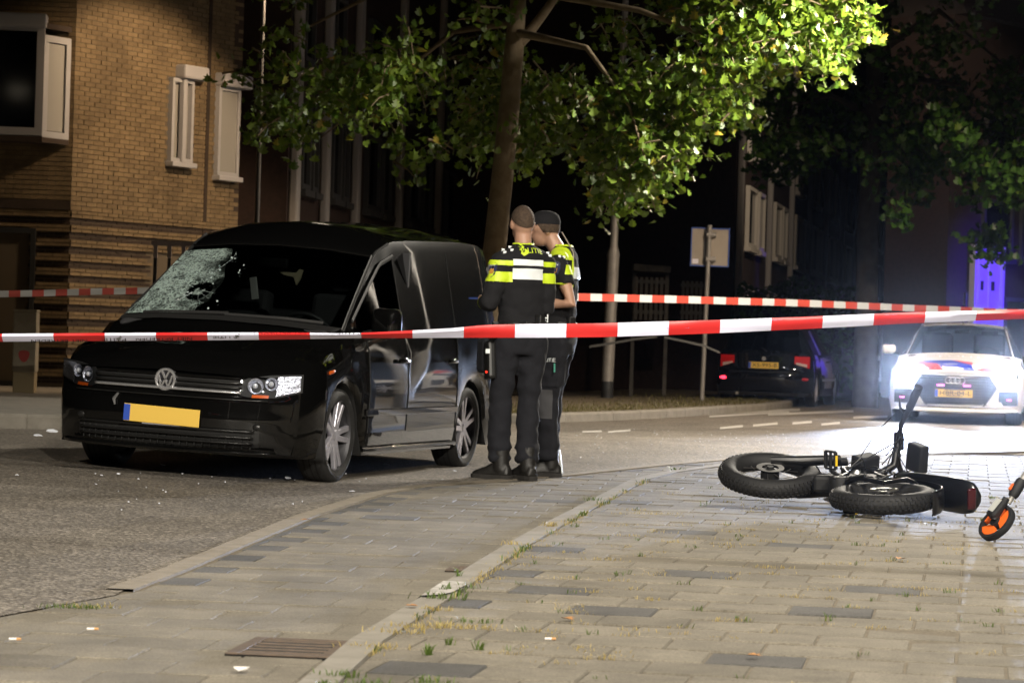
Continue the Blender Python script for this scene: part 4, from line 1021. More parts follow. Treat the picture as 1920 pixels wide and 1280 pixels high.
# lower grille with slats, splitter
V.patch(VF, lin(-.62, .62, 21), lambda y: .212+.05*abs(y)**2, lambda y: .335, .004, 'lower_grille', M_plastm)
lg = bpy.data.objects['lower_grille']
for z in (.325, .287, .250):
    V.patch(VF, lin(-.60+.1*(.33-z), .60-.1*(.33-z), 25), lambda y: z, lambda y: z+.010, .020, 'grille_slat', M_plast, lg, nz=2, thick=.016)
for i in range(24):
    y = -.575+i*.05; MB().box((VF(y, .27)+.008, y, .27), (.008, .006, .10)).build('grille_rib', M_plastm, lg)
V.patch(VF, lin(-.72, .72, 25), lambda y: .195, lambda y: .212, .034, 'splitter', M_vblack, nz=2, thick=.03)
V.patch(VF, lin(-.66, .66, 25), lambda y: .520, lambda y: .528, .010, 'bumper_crease', M_plast, nz=1, thick=.008)
for y in (-.60, .60): MB().ball((VF(y, .36)+.004, y, .36), (.006, .03, .02), 8, 6).build('parking_sensor', M_plast, front, smooth=60)
plate(van, VF, -.0, .395, None, 1, R(-1.2), blank=True)
MB().tube([(VF(-.33, .47)+.012, -.335, .44), (VF(-.33, .5)+.012, -.345, .475), (VF(-.30, .53)+.012, -.315, .515)], [.006, .012, .008], 6).build('bumper_scrape', mat('scraped_paint', (0.09, .09, .09), .7), front)
# wheels
for x, s, sd in ((0, 1, .3), (0, -1, .1), (-2.68, 1, -.15), (-2.68, -1, .9)):
    wheel(van, (x, s*.765, .307), s, .31, .235, .2, 5, True, seed=sd)
# sills, side moulding, shade lines at door gaps, handles, mirrors
for s in (1, -1):
    MB().tube([(-.37, s*.892, .205), (-1.3, s*.897, .205), (-2.32, s*.892, .205)], (.016, .012), 6).build('sill_trim', M_vblack, van, smooth=50)
    MB().box((-1.34, s*.902, .455), (1.92, .016, .045)).build('side_moulding', M_vblack, van, bevel=.006)
    MB().tube([(-.24, s*.858, .966), (-.7, s*.853, .968), (-1.25, s*.85, .97)], .009, 6).build('window_trim', M_plast, van, smooth=50)
    for i0, nm in ((WS0+4, 'gap_shade_line'), (DOOR1, 'gap_shade_line')):
        pts = [V.rings[i0][j] for j in (4, 5, 6, 7)]+([V.rings[i0][8]] if i0 == DOOR1 else [])
        MB().tube([(p.x, (p.y+.001)*s, p.z) for p in pts], .005, 5).build(nm, M_under, van)  # dark tube drawn for the shade inside the gap
    i2 = next(i for i, q in enumerate(ST) if q[0] == -2.3)
    MB().tube([(p.x, (p.y+.001)*s, p.z) for p in (V.rings[i2][j] for j in (4, 5, 6, 7, 8))], .004, 5).build('gap_shade_line', M_under, van)
    MB().tube([(-1.0, s*.895, .80), (-1.03, s*.915, .805), (-1.15, s*.915, .805), (-1.18, s*.895, .80)], (.016, .010), 8).build('door_handle', M_vblack, V.parts[('door', s)], smooth=50)
    MB().tube([(-2.05, s*.895, .80), (-2.08, s*.915, .805), (-2.2, s*.915, .805), (-2.23, s*.895, .80)], (.016, .010), 8).build('door_handle', M_vblack, van, smooth=50)
    MB().tube([(.30, s*.885, .72), (.27, s*.893, .725), (.22, s*.886, .73)], (.012, .007), 6).build('side_repeater', M_orange, van, smooth=50)
    # wind deflector over the side window and A-pillar trim
    MB().tube([(p.x-.0, p.y*s+.006*s, p.z) for p in (V.rings[i][9] for i in range(WS0, DOOR1+1))], .010, 6).build('roof_seal', M_plastm, van, smooth=50)
    pts = [V.rings[i][8] for i in range(WS0+3, DOOR1+1)]
    MB().tube([(p.x, p.y*s+.012*s, p.z-.012) for p in pts], (.018, .007), 6).build('wind_deflector', M_plastm, van, smooth=50)
    if s < 0: continue                                          # the kerb-side mirror was knocked off in the crash
    mr = MB().box((-.44, s*.985, 1.055), (.14, .20, .20), Matrix.Rotation(-s*.25, 3, 'Z')).build('wing_mirror', M_vblack, van, bevel=.05, seg=4, smooth=50)
    MB().box((-.516, s*.97, 1.055), (.004, .15, .14), Matrix.Rotation(-s*.25, 3, 'Z')).build('mirror_glass', M_chrome, mr)
    MB().tube([(-.40, s*.84, .96), (-.43, s*.93, .985)], (.035, .025), 8).build('mirror_arm', M_plast, mr, smooth=50)
# interior
MB().box((-.16, 0, .925), (.42, 1.5, .12)).build('dashboard', M_int, van, bevel=.05, seg=3)
MB().box((-1.42, 0, 1.0), (.03, 1.55, 1.1)).build('bulkhead', M_int, van)
MB().box((-.8, 0, .36), (1.3, 1.55, .1)).build('cabin_floor', M_int, van)
for s in (1, -1):
    st_ = MB().box((-.95, s*.40, .58), (.5, .5, .16)).build('seat', M_int, van, bevel=.04)
    MB().box((-1.17, s*.40, .92), (.14, .48, .62), Matrix.Rotation(R(-10), 3, 'Y')).build('backrest', M_int, st_, bevel=.04)
    MB().box((-1.24, s*.40, 1.33), (.09, .26, .17)).build('headrest', M_int, st_, bevel=.035)
sw = MB().lathe([(.185+.014*math.cos(a), .014*math.sin(a)) for a in [i*math.pi/4 for i in range(8)]], (-.50, .40, .93), (-.85, 0, .55), 28, closed=True).build('steering_wheel', mat('wheel_leather', (0.03, 0.03, .032), .5), van, smooth=60)
MB().tube([(-.50, .22, .93), (-.49, .40, .92), (-.50, .58, .93)], (.03, .012), 8).build('wheel_spoke', M_int, sw)
MB().box((-.78, 0, 1.42), (.03, .24, .065)).build('rear_view_mirror', M_plast, van, bevel=.02)
M_cream = mat('reflection_cream', (0.36, 0.31, 0.2), .7)
MB().prism([(-.10, .05), (.03, .05), (.05, .075), (.075, .07), (.06, .01), (.035, -.035), (.01, .02), (-.06, .03)], lambda u, v, d: (-.83+d, u+.14, 1.31+v), 0, .02).build('cream_reflection', M_cream, van)  # cream shape built in place of a reflection in the windscreen
MB().box((-.62, -.055, 1.235), (.015, .05, .15), Matrix.Rotation(R(10), 3, 'X')).build('grey_reflection', mat('reflection_grey', (0.38, 0.38, .36), .6), van, bevel=.003)  # grey slip, likewise standing for a windscreen reflection
# windscreen surround, wipers, cowl
fr_pts = [V.rings[i][9] for i in range(WS0, WS1+1)]
topc = [Vector((p.x, p.y, p.z)) for p in (V.rings[WS1][9], V.rings[WS1][10], V.rings[WS1][11])]
for s in (1, -1): MB().tube([(p.x+.004, p.y*s, p.z+.002) for p in fr_pts], (.016, .006), 6).build('windscreen_seal', M_plastm, van, smooth=50)
MB().tube([(p.x, p.y*s, p.z+.004) for s, L in ((1, topc), (-1, list(reversed(topc))[1:])) for p in L], (.014, .008), 6).build('windscreen_seal', M_vblack, van, smooth=50)
cow = [V.rings[WS0][j] for j in (9, 10, 11)]
MB().sheet([[(p.x+.10, p.y*s*.98, p.z-.01), (p.x+.03, p.y*s, p.z+.014), (p.x-.03, p.y*s, p.z+.022)] for s, L in ((1, cow), (-1, list(reversed(cow))[1:])) for p in L]).build('cowl', M_plastm, van, smooth=50)
def on_ws(y, t):                                                # point on the windscreen: t 0 at its foot, 1 at its top
    k = t*(WS1-WS0); i = min(int(k), WS1-WS0-1); f = k-i; A, B_ = V.rings[WS0+i], V.rings[WS0+i+1]
    P = [A[j].lerp(B_[j], f) for j in (9, 10, 11)]; yy = abs(y)
    p = P[1].lerp(P[0], (yy-P[1].y)/(P[0].y-P[1].y)) if yy > P[1].y else P[2].lerp(P[1], yy/P[1].y)
    return Vector((p.x, y, p.z))
nws = Vector((.55, 0, .83))
for y0, y1 in ((-.62, .02), (-.0, .66)):
    MB().tube([on_ws(lerp(y0, y1, t), .035+.05*math.sin(t*3.1)*0+.03*t)+nws*.022 for t in lin(0, 1, 7)], (.012, .008), 6).build('wiper', M_plastm, van, smooth=50)
# shattered part of the windscreen
m = bpy.data.materials.new('shattered_glass'); m.use_nodes = True; n, l = m.node_tree.nodes, m.node_tree.links; n.clear()
o_ = n.new('ShaderNodeOutputMaterial'); mx = n.new('ShaderNodeMixShader'); tr = n.new('ShaderNodeBsdfTransparent'); pb = n.new('ShaderNodeBsdfPrincipled')
tc = n.new('ShaderNodeTexCoord'); va = n.new('ShaderNodeTexVoronoi'); va.feature = 'DISTANCE_TO_EDGE'; va.inputs['Scale'].default_value = 34
vb = n.new('ShaderNodeTexVoronoi'); vb.inputs['Scale'].default_value = 75; nz_ = n.new('ShaderNodeTexNoise'); nz_.inputs['Scale'].default_value = 7; nz_.inputs['Detail'].default_value = 8; nz_.inputs['Roughness'].default_value = .7
for t in (va, vb, nz_): l.new(tc.outputs['Object'], t.inputs['Vector'])
rA = n.new('ShaderNodeValToRGB'); rA.color_ramp.elements[0].position = 0; rA.color_ramp.elements[0].color = (1, 1, 1, 1); rA.color_ramp.elements[1].position = .10; rA.color_ramp.elements[1].color = (.12, .12, .12, 1)
rN = n.new('ShaderNodeValToRGB'); rN.color_ramp.elements[0].position = .36; rN.color_ramp.elements[0].color = (.22, .22, .22, 1); rN.color_ramp.elements[1].position = .54; rN.color_ramp.elements[1].color = (1, 1, 1, 1)
sp_ = n.new('ShaderNodeSeparateColor'); l.new(vb.outputs['Color'], sp_.inputs[0])
ad = n.new('ShaderNodeMath'); ad.operation = 'MULTIPLY_ADD'; ad.inputs[1].default_value = .95
l.new(va.outputs['Distance'], rA.inputs[0]); l.new(nz_.outputs['Fac'], rN.inputs[0]); l.new(sp_.outputs[0], ad.inputs[0]); l.new(rA.outputs[0], ad.inputs[2])
mu = n.new('ShaderNodeMath'); mu.operation = 'MULTIPLY'; mu.use_clamp = True; l.new(ad.outputs[0], mu.inputs[0]); l.new(rN.outputs[0], mu.inputs[1])
pb.inputs['Base Color'].default_value = (0.48, 0.62, 0.57, 1); pb.inputs['Roughness'].default_value = .3
bp = n.new('ShaderNodeBump'); bp.inputs['Strength'].default_value = 1; bp.inputs['Distance'].default_value = .02; l.new(vb.outputs['Distance'], bp.inputs['Height']); l.new(bp.outputs['Normal'], pb.inputs['Normal'])
tr.inputs[0].default_value = (.5, .55, .55, 1)
sx_ = n.new('ShaderNodeSeparateXYZ'); l.new(tc.outputs['Object'], sx_.inputs[0]); nb_ = n.new('ShaderNodeTexNoise'); nb_.inputs['Scale'].default_value = 9; nb_.inputs['Detail'].default_value = 6; l.new(tc.outputs['Object'], nb_.inputs['Vector'])
ma_ = n.new('ShaderNodeMath'); ma_.operation = 'MULTIPLY_ADD'; ma_.inputs[1].default_value = .5; l.new(nb_.outputs['Fac'], ma_.inputs[0]); l.new(sx_.outputs['Y'], ma_.inputs[2])
mr_ = n.new('ShaderNodeMapRange'); mr_.inputs[1].default_value = -.20; mr_.inputs[2].default_value = .03; mr_.inputs[3].default_value = .92; mr_.inputs[4].default_value = .03; l.new(ma_.outputs[0], mr_.inputs[0])
m2_ = n.new('ShaderNodeMath'); m2_.operation = 'MULTIPLY'; l.new(mu.outputs[0], m2_.inputs[0]); l.new(mr_.outputs[0], m2_.inputs[1]); l.new(m2_.outputs[0], mx.inputs[0]); l.new(tr.outputs[0], mx.inputs[1]); l.new(pb.outputs[0], mx.inputs[2]); l.new(mx.outputs[0], o_.inputs['Surface'])
M_shat = m
imp_y, imp_t = -.33, .52
rows = []
for t in lin(.03, .93, 26):
    row = []
    y0 = -lerp(.775, .67, t); y1 = imp_y+.17*math.cos((t-.42)*2.6)+.012*math.sin(t*23)-.03
    for k in range(22):
        y = lerp(y0, y1, k/21); d = math.hypot((y-imp_y), (t-imp_t)*.9)
        dent = .016-.028*math.exp(-(d/.14)**2)+.003*noise.noise(Vector((y*30, t*30, 0)))+.008*math.sin(d*60)*math.exp(-d*4)
        row.append(on_ws(y, t)+nws*(.006+dent))
    rows.append(row)
ws = V.parts[('windscreen', 0)]
for v in ws.data.vertices: pass
MB().sheet(rows).build('shattered_glass', M_shat, ws, smooth=60)
rr = random.Random(8)
M_crackl = mat('crack_edge', (0.55, 0.66, 0.66), .2)
for k in range(9):                                              # radial cracks running out of the impact
    a = rr.uniform(0, 6.28); L = rr.uniform(.12, .42); pts = []
    for q in lin(.04, L, 7):
        y, t = imp_y+math.cos(a)*q, imp_t+math.sin(a)*q*1.1; a += rr.uniform(-.09, .09)
        if not (-.70 < y < -.16 and .05 < t < .93): break
        pts.append(on_ws(y, t)+nws*.026)
    if len(pts) > 2: MB().tube(pts, .0006, 3).build('crack', M_crackl, ws)
for k in range(26):
    y, t = rr.uniform(-.6, -.12), rr.uniform(.1, .9); p = on_ws(y, t)+nws*.012
    MB().box(p, [rr.uniform(.004, .012) for _ in range(3)], Matrix.Rotation(rr.uniform(0, 3), 3, 'X')).build('glass_crumb', M_crackl, ws)
# ------------------------------------------------------------------ white police car
M_pblue = mat('livery_blue', (0.012, 0.03, 0.45), .3, coat=.6); M_pred = mat('livery_red', (0.62, 0.03, 0.04), .3, coat=.6)
M_drl = mat('headlamp_led', (1, 1, 1), .3, emit=(.72, .82, 1.0), estr=600)
M_mag = mat('magenta_led', (1, .2, .8), .3, emit=(1.0, .12, .85), estr=2.0)
M_tint = glass_mat('police_glass', (0.35, 0.4, 0.42))
def make_police(name, label, loc, yaw, lit):
    pc = thing(name, label, 'police car', loc, (0, 0, yaw))
    AX = (0, -2.92)
    def S(xe, xc, yt, zt, crown, kind, ysh=.92, zsh=.80, yb=.89, zbelt=.93, zb=.17): return (xe, xc, zb, arch(xe, zb, AX, .37, .345), ysh, zsh, yb, zbelt, yt, zt, crown, kind)
    st = [S(.50, .92, .62, .71, .03, 'h', .84, .66, .76, .70, .20), S(.46, .86, .64, .755, .035, 'h', .88, .70, .80, .74, .18), S(.39, .70, .66, .80, .045, 'h', .91, .74, .84, .78)]
    for x in (.368, .34, .27, .15, 0, -.15, -.27, -.34, -.368, -.5): t = (.39-x)/.89; st.append(S(x, x+.27-.07*t, .68, lerp(.80, .94, t), .05, 'h', .92, lerp(.74, .80, t), .87, lerp(.78, .92, t)))
    w0 = len(st)
    for x in (-.60, -.75, -.95, -1.15, -1.32): t = (-.60-x)/.72; st.append(S(x, x+lerp(.20, .10, t), lerp(.74, .60, t), lerp(.965, 1.375, t), .04, 'g'))
    w1 = len(st)-1
    for x, zt in ((-1.45, 1.40), (-1.7, 1.42), (-2.0, 1.425), (-2.55, 1.415)): st.append(S(x, x, .605, zt-.01, .045, 'g'))
    for x in (-2.552-.0, -2.60, -2.70, -2.80, -2.92, -3.05, -3.15, -3.24, -3.288): st.append(S(x, x-.02, .60, 1.41+(x+2.55)*.08, .04, 'g'))
    st += [S(-3.5, -3.55, .59, 1.32, .035, 'g'), S(-3.75, -3.85, .56, 1.10, .03, 'g', .91, .82, .86, .96), S(-3.88, -3.98, .55, .98, .02, 'g', .88, .78, .8, .93, .28)]
    e0 = next(i for i, q in enumerate(st) if q[0] == -2.55)
    def part(i, j, side):
        if j <= 2: return ('underbody', 0)
        if i < w0 and j >= 8: return ('bonnet', 0)
        if w0 <= i < w1 and j >= 9: return ('windscreen', 0)
        if w0 <= i < e0+6 and j == 7: return ('side_window', side)
        if w0 <= i < w1+2 and 4 <= j <= 6: return ('door', side)
        if w1+2 <= i < e0 and 4 <= j <= 6: return ('rear_door', side)
        return ('body', 0)
    A = Car(pc, st, .94, .56, part, {'body': M_white_paint, 'windscreen': M_tint, 'side_window': M_glass_dark, 'underbody': M_under})
    A.cap(0, lambda z: interp([.2, .26, .34, .5, .62, .71], [-.02, .03, .03, .035, .02, -.03], z), 'front_bumper', M_white_paint, 33, 22)
    F = A.capf
    A.cap(len(st)-1, lambda z: 0, 'tailgate', M_white_paint, 15, 8)
    # single-frame grille
    gl = lambda y: .235 if abs(y) < .38 else lerp(.235, .52, min(1, (abs(y)-.38)/.20))
    gh = lambda y: .685 if abs(y) < .46 else lerp(.685, .52, min(1, (abs(y)-.46)/.12))
    g = A.patch(F, lin(-.575, .575, 41), gl, gh, .006, 'grille', mat('grille_black', (0.02, 0.022, 0.03), .35), nz=6)
    for z in lin(.28, .64, 10): A.patch(F, lin(-.52+abs(z-.55)*.30, .52-abs(z-.55)*.30, 21), lambda y: z, lambda y: z+.008, .012, 'grille_bar', M_plast, g, nz=1, thick=.008)
    for s in (1, -1):
        ed = [(-.575*s, .52), (-.465*s, .69)], [(-.575*s, .52), (-.385*s, .232)]
        for (a, b_) in ed: MB().tube([(F(a[0], a[1])+.012, a[0], a[1]), (F((a[0]+b_[0])/2, (a[1]+b_[1])/2)+.014, (a[0]+b_[0])/2, (a[1]+b_[1])/2), (F(b_[0], b_[1])+.012, b_[0], b_[1])], .008, 6).build('grille_frame', M_chrome, g)
    for i in range(4):
        y = (i-1.5)*.062; pts = [(F(y, .62)+.03, y+.043*math.cos(a), .615+.043*math.sin(a)) for a in [k*math.pi/10 for k in range(20)]]
        MB().tube(pts, .0058, 6, closed=True).build('emblem_ring', M_chrome, g, smooth=60)
    for y in (-.2, .165): MB().box((F(y, .545)+.03, y, .545), (.02, .10, .022)).build('strobe_light', M_mag if lit else M_clear, g, bevel=.004)
    plate(pc, F, -.015, .435, 'HBR-04-L', 1)
    # headlights, intakes, splitter
    for s in (1, -1):
        hl = A.patch(F, lin(.50*s, .86*s, 13), lambda y: lerp(.615, .66, (abs(y)-.5)/.36), lambda y: lerp(.675, .735, (abs(y)-.5)/.36) if abs(y) < .8 else .715, .006, 'headlight', M_plastm)
        for yy, zz, r_ in ((.60*s, .648, .036), (.70*s, .668, .038), (.79*s, .685, .03)):
            xx = F(yy, zz); MB().ball((xx+.008, yy, zz), (.022, r_, r_), 12, 8).build('led_unit', M_drl if lit else M_reflector, hl, smooth=60)
        ik = A.patch(F, lin(.60*s, .86*s, 9), lambda y: .28 if abs(y) > .66 else .33, lambda y: .475, .006, 'air_intake', M_plastm)
        if lit: MB().box((F(.73*s, .36)+.018, .73*s-.0, .36), (.01, .09, .016)).build('strobe_light', M_mag, ik)
        A.patch(F, lin(.22*s, .56*s, 7), lambda y: .243, lambda y: .262, .016, 'lower_trim', M_alloy, nz=1, thick=.01)
        mr = MB().box((-.78, s*1.04, 1.03), (.12, .20, .14), Matrix.Rotation(-s*.2, 3, 'Z')).build('wing_mirror', M_white_paint, pc, bevel=.045, seg=3, smooth=50)
        MB().box((-.77, s*1.035, 1.115), (.10, .12, .035)).build('mirror_lamp', M_plast, mr, bevel=.012)
        MB().tube([(-.74, s*.88, .955), (-.77, s*.97, .975)], (.03, .02), 8).build('mirror_arm', M_plast, mr)
        wheel(pc, (0, s*.80, .345), s, .348, .24, .22, 5, True, seed=.4); wheel(pc, (-2.92, s*.80, .345), s, .348, .24, .22, 5, True, seed=.9)
        # livery on the sides
        for k, (x0, mm) in enumerate(((-2.35, M_pblue), (-2.75, M_pred), (-3.15, M_pblue))):
            L = []
            for t in lin(0, 1, 7):
                z = lerp(.36, .88, t); xx_ = x0+.42*t
                L.append([(xx_, s*(A.wm+.004-.05*max(0, (z-.56)/.36)**1.6), z), (xx_+.26, s*(A.wm+.004-.05*max(0, (z-.56)/.36)**1.6), z)])
            MB().sheet(L, flip=(s > 0)).build('livery_stripe', mm, pc, smooth=60)
        MB().tube([(p.x, p.y*s+.004*s, p.z) for p in (A.rings[i][9] for i in range(w0, e0+9))], .011, 6).build('roof_rail', M_plast, pc, smooth=60)
    A.patch(F, lin(-.84, .84, 25), lambda y: .200, lambda y: .222, .05, 'splitter', M_white_paint, nz=2, thick=.05)
    # livery on the bonnet: curved blue sweep with red flanks
    def hood_pt(y, t):
        k = t*(w0-1); i = min(int(k), w0-2); f = k-i; a_, b_ = A.rings[i], A.rings[i+1]; P = [a_[j].lerp(b_[j], f) for j in (7, 8, 9, 10, 11)]; yy = abs(y)
        for u, v in zip(P, P[1:]):
            if v.y <= yy <= u.y: p = u.lerp(v, (u.y-yy)/max(1e-6, u.y-v.y)); return Vector((p.x, y, p.z+.004))
        return Vector((P[0].x, y, P[0].z+.004))
    def sweep(f0, f1, y0, y1, nm, mm):
        rows = []
        for y in lin(y0, y1, 25):
            a_, b_ = f0(y), f1(y)
            if b_ < a_+.001: b_ = a_+.001
            rows.append([hood_pt(y, lerp(a_, b_, k/5)) for k in range(6)])
        MB().sheet(rows, flip=True).build(nm, mm, pc, smooth=60)
    cl = lambda v, a=.03, b=.97: max(a, min(b, v))
    # the car's own y runs to the right seen from in front
    bu = lambda y: .52 if y < -.10 else max(.03, .52-.49*((y+.10)/.37)**1.6)
    bl = lambda y: max(.03, .50*(1-(y+.48)/.34)) if y > -.48 else .50
    sweep(bl, bu, -.48, .27, 'livery_stripe', M_pblue)
    sweep(lambda y: .03+max(0, (-.40-y))*2.6, lambda y: min(.50, bl(y))-.012, -.56, -.155, 'livery_stripe', M_pred)
    sweep(lambda y: bu(y)+.012, lambda y: cl(.53-.25*max(0, y+.05)), -.08, .22, 'livery_stripe', M_pred)
    sweep(lambda y: .03, lambda y: cl(.04+.55*max(0, y-.27)**.9), .28, .78, 'livery_stripe', M_pred)
    vs, fs = text_mesh('POLITIE', .15)
    MB().add([hood_pt(v.x*1.6+.12, .74+v.y*.9)+Vector((0, 0, .002)) for v in vs], fs).build('lettering', mat('livery_grey', (0.45, .45, .55), .4), pc)
    # interior
    MB().box((-.62, 0, .90), (.5, 1.5, .12)).build('dashboard', M_int, pc, bevel=.05)
    for s in (1, -1):
        MB().box((-1.75, s*.38, 1.0), (.13, .46, .6), Matrix.Rotation(R(-12), 3, 'Y')).build('backrest', M_int, pc, bevel=.05); MB().box((-1.83, s*.38, 1.27), (.08, .24, .16)).build('headrest', M_int, pc, bevel=.03)
    MB().box((-.72, .28, .975), (.16, .36, .03)).build('paper_sheet', mat('paper', (0.6, .6, .58), .7), pc)
    sw = MB().lathe([(.18+.014*math.cos(a), .014*math.sin(a)) for a in [i*math.pi/4 for i in range(8)]], (-.95, .38, .95), (-.85, 0, .5), 24, closed=True).build('steering_wheel', M_int, pc)
    MB().box((-1.15, 0, 1.32), (.03, .22, .06)).build('rear_view_mirror', M_plast, pc, bevel=.02)
    MB().box((-1.16, .05, 1.335), (.01, .11, .03)).build('windscreen_tag', mat('tag_green', (.35, .45, .25), .5), pc)
    MB().tube([(-1.5, .0, 1.44), (-1.56, .0, 1.48), (-1.58, 0, 1.50)], [.02, .012, .004], 6).build('roof_antenna', M_plast, pc)
    return pc
pA = at_depth(1790, 797, 38.7); yawA = math.atan2(-1, -.20)
police = make_police('police_car', 'white police car with blazing headlights and red and blue bonnet stripes', (pA.x+.17, pA.y+.90, 0), yawA, True)
PCF = Vector((math.cos(yawA), math.sin(yawA), 0)); PCL = Vector((-PCF.y, PCF.x, 0))
for s in (1, -1):
    q = Vector(police.location)+PCF*.98+PCL*(.69*s)+Vector((0, 0, .67))
    lamp('headlight_beam', 'SPOT', q, 9000, (.60, .72, 1.0), .05, q+PCF*14+PCL*(1.5)+Vector((0, 0, -.62)), 32, .9)
# a second police car parked outside the picture; its flank mirrors in the van's side
police2 = make_police('police_car', 'white police car parked side on across the junction, its flank mirrored in the van', (11.6, 35.5, 0), R(150), False)
# ------------------------------------------------------------------ black hatchback seen from behind
hq = at_depth(1430, 757, 47.6); hyaw = math.pi/2-R(14)
hb_ = thing('black_hatchback', 'black hatchback with red tail lights and yellow plate seen from behind', 'parked car', (0, 0, 0), (0, 0, hyaw))
AXH = (0, -2.5)
def SH(xe, xc, yt, zt, crown, kind, ysh=.835, zsh=.82, yb=.81, zbelt=.90, zb=.18): return (xe, xc, zb, arch(xe, zb, AXH, .335, .30), ysh, zsh, yb, zbelt, yt, zt, crown, kind)
sh_ = [SH(.42, .78, .58, .66, .03, 'h', .76, .62, .7, .65, .22), SH(.37, .6, .6, .74, .04, 'h', .82, .70, .76, .73)]
for x in (.333, .30, .2, 0, -.2, -.30, -.333, -.45): t = (.35-x)/.8; sh_.append(SH(x, x+.2-.05*t, .62, lerp(.76, .9, t), .045, 'h', .835, lerp(.72, .82, t), .79, lerp(.75, .89, t)))
hw0 = len(sh_)
for x in (-.55, -.75, -.95, -1.1): t = (-.55-x)/.55; sh_.append(SH(x, x+lerp(.15, .08, t), lerp(.68, .56, t), lerp(.93, 1.34, t), .04, 'g'))
hw1 = len(sh_)-1
for x, zt in ((-1.3, 1.37), (-1.7, 1.385), (-2.1, 1.375)): sh_.append(SH(x, x, .57, zt, .05, 'g'))
for x in (-2.17, -2.2, -2.3, -2.4, -2.5, -2.6, -2.7, -2.80, -2.832): sh_.append(SH(x, x-.03, .565, 1.365+(x+2.1)*.05, .045, 'g'))
hr0 = len(sh_)
for x, xc, yt, zt in ((-2.86, -2.98, .56, 1.31), (-2.92, -3.08, .58, 1.16), (-2.97, -3.17, .61, 1.02), (-3.00, -3.22, .64, .93)): sh_.append(SH(x, xc, yt, zt, .03, 'g', .82, .80, .78, .90))
hr1 = len(sh_)-1
sh_.append(SH(-3.03, -3.25, .64, .90, .01, 'g', .80, .78, .75, .885, .24))
def hpart(i, j, side):
    if j <= 2: return ('underbody', 0)
    if i < hw0 and j >= 8: return ('bonnet', 0)
    if hw0 <= i < hw1 and j >= 9: return ('windscreen', 0)
    if hr0 <= i < hr1 and j >= 9: return ('rear_window', 0)
    if hw0 <= i < hr0-2 and j == 7: return ('side_window', side)
    if hw0+1 <= i < hw1+2 and 4 <= j <= 6: return ('door', side)
    return ('body', 0)
Hc = Car(hb_, sh_, .855, .56, hpart, {'body': M_hblack, 'windscreen': M_glass_dark, 'rear_window': M_glass_dark, 'side_window': M_glass_dark, 'underbody': M_under})
Hc.cap(0, lambda z: .02, 'front_bumper', M_hblack, 15, 8)
Hc.cap(len(sh_)-1, lambda z: interp([.24, .32, .45, .55, .60, .64, .88], [.04, -.05, -.07, -.07, -.03, .0, 0.02], z), 'tailgate', M_hblack, 31, 24)
HF = Hc.capf
for s in (1, -1):
    tl = Hc.patch(HF, lin(.52*s, .775*s, 9), lambda y: lerp(.735, .66, (abs(y)-.52)/.25), lambda y: .865, -.008, 'tail_light', M_redlens, sgn=1)
    tl.data.flip_normals()
    q = Hc.patch(HF, lin(.55*s, .73*s, 6), lambda y: lerp(.73, .675, (abs(y)-.55)/.2), lambda y: lerp(.76, .73, (abs(y)-.55)/.2), -.014, 'reverse_lens', mat('pale_lens', (.6, .5, .45), .2), tl)
    r_ = MB().ball((HF(.70*s, .475)-.012, .70*s, .475), (.02, .075, .028), 10, 6).build('fog_lamp', mat('red_fog_lamp', (.7, .01, .03), .2, emit=(1, .03, .06), estr=2.4) if s > 0 else M_redlens, hb_, smooth=60)
    mr = MB().box((-.72, s*.93, .985), (.1, .17, .13)).build('wing_mirror', M_hblack, hb_, bevel=.035, seg=3, smooth=50)
    MB().tube([(-.68, s*.8, .92), (-.71, s*.88, .95)], (.025, .018), 8).build('mirror_arm', M_plast, mr)
    wheel(hb_, (0, s*.725, .30), s, .302, .215, .19, 5, False, seed=.2, style=1); wheel(hb_, (-2.5, s*.725, .30), s, .302, .215, .19, 5, False, seed=.5, style=1)
    MB().box((-1.25, s*.862, .46), (1.5, .02, .035)).build('side_moulding', M_alloy, hb_, bevel=.006)
    MB().tube([(-1.05, s*.845, .78), (-1.08, s*.87, .785), (-1.2, s*.87, .785), (-1.23, s*.845, .78)], .012, 8).build('door_handle', M_hblack, hb_)
pt = plate(hb_, HF, .0, .70, 'XS-995-B', -1)
MB().tube([(-3.24, -.05, .945), (-3.10, .22, 1.08), (-3.06, .3, 1.12)], (.012, .008), 6).build('rear_wiper', M_plast, hb_)
MB().lathe([(0, 0), (.035, 0), (.04, -.006)], (HF(0, .81)-.012, 0, .815), (-1, 0, 0), 16).build('tailgate_emblem', M_chrome, hb_)
MB().tube([(HF(.5, .585)-.01, .6, .585), (HF(.0, .585)-.012, 0, .585), (HF(.5, .585)-.01, -.6, .585)], (.012, .008), 6).build('bumper_trim', M_plast, hb_)
MB().tube([(-3.1, .45, .22), (-3.26, .45, .21)], .028, 10).build('exhaust_pipe', M_chrome, hb_)
for s in (1, -1):
    MB().box((-2.1, s*.36, 1.0), (.12, .44, .5), Matrix.Rotation(R(-10), 3, 'Y')).build('backrest', M_int, hb_, bevel=.05)
Mh = Matrix.Rotation(hyaw, 3, 'Z'); hp = Mh @ Vector((-3.22, 0, 0))
hb_.location = (hq.x-hp.x, hq.y-hp.y, 0.0)
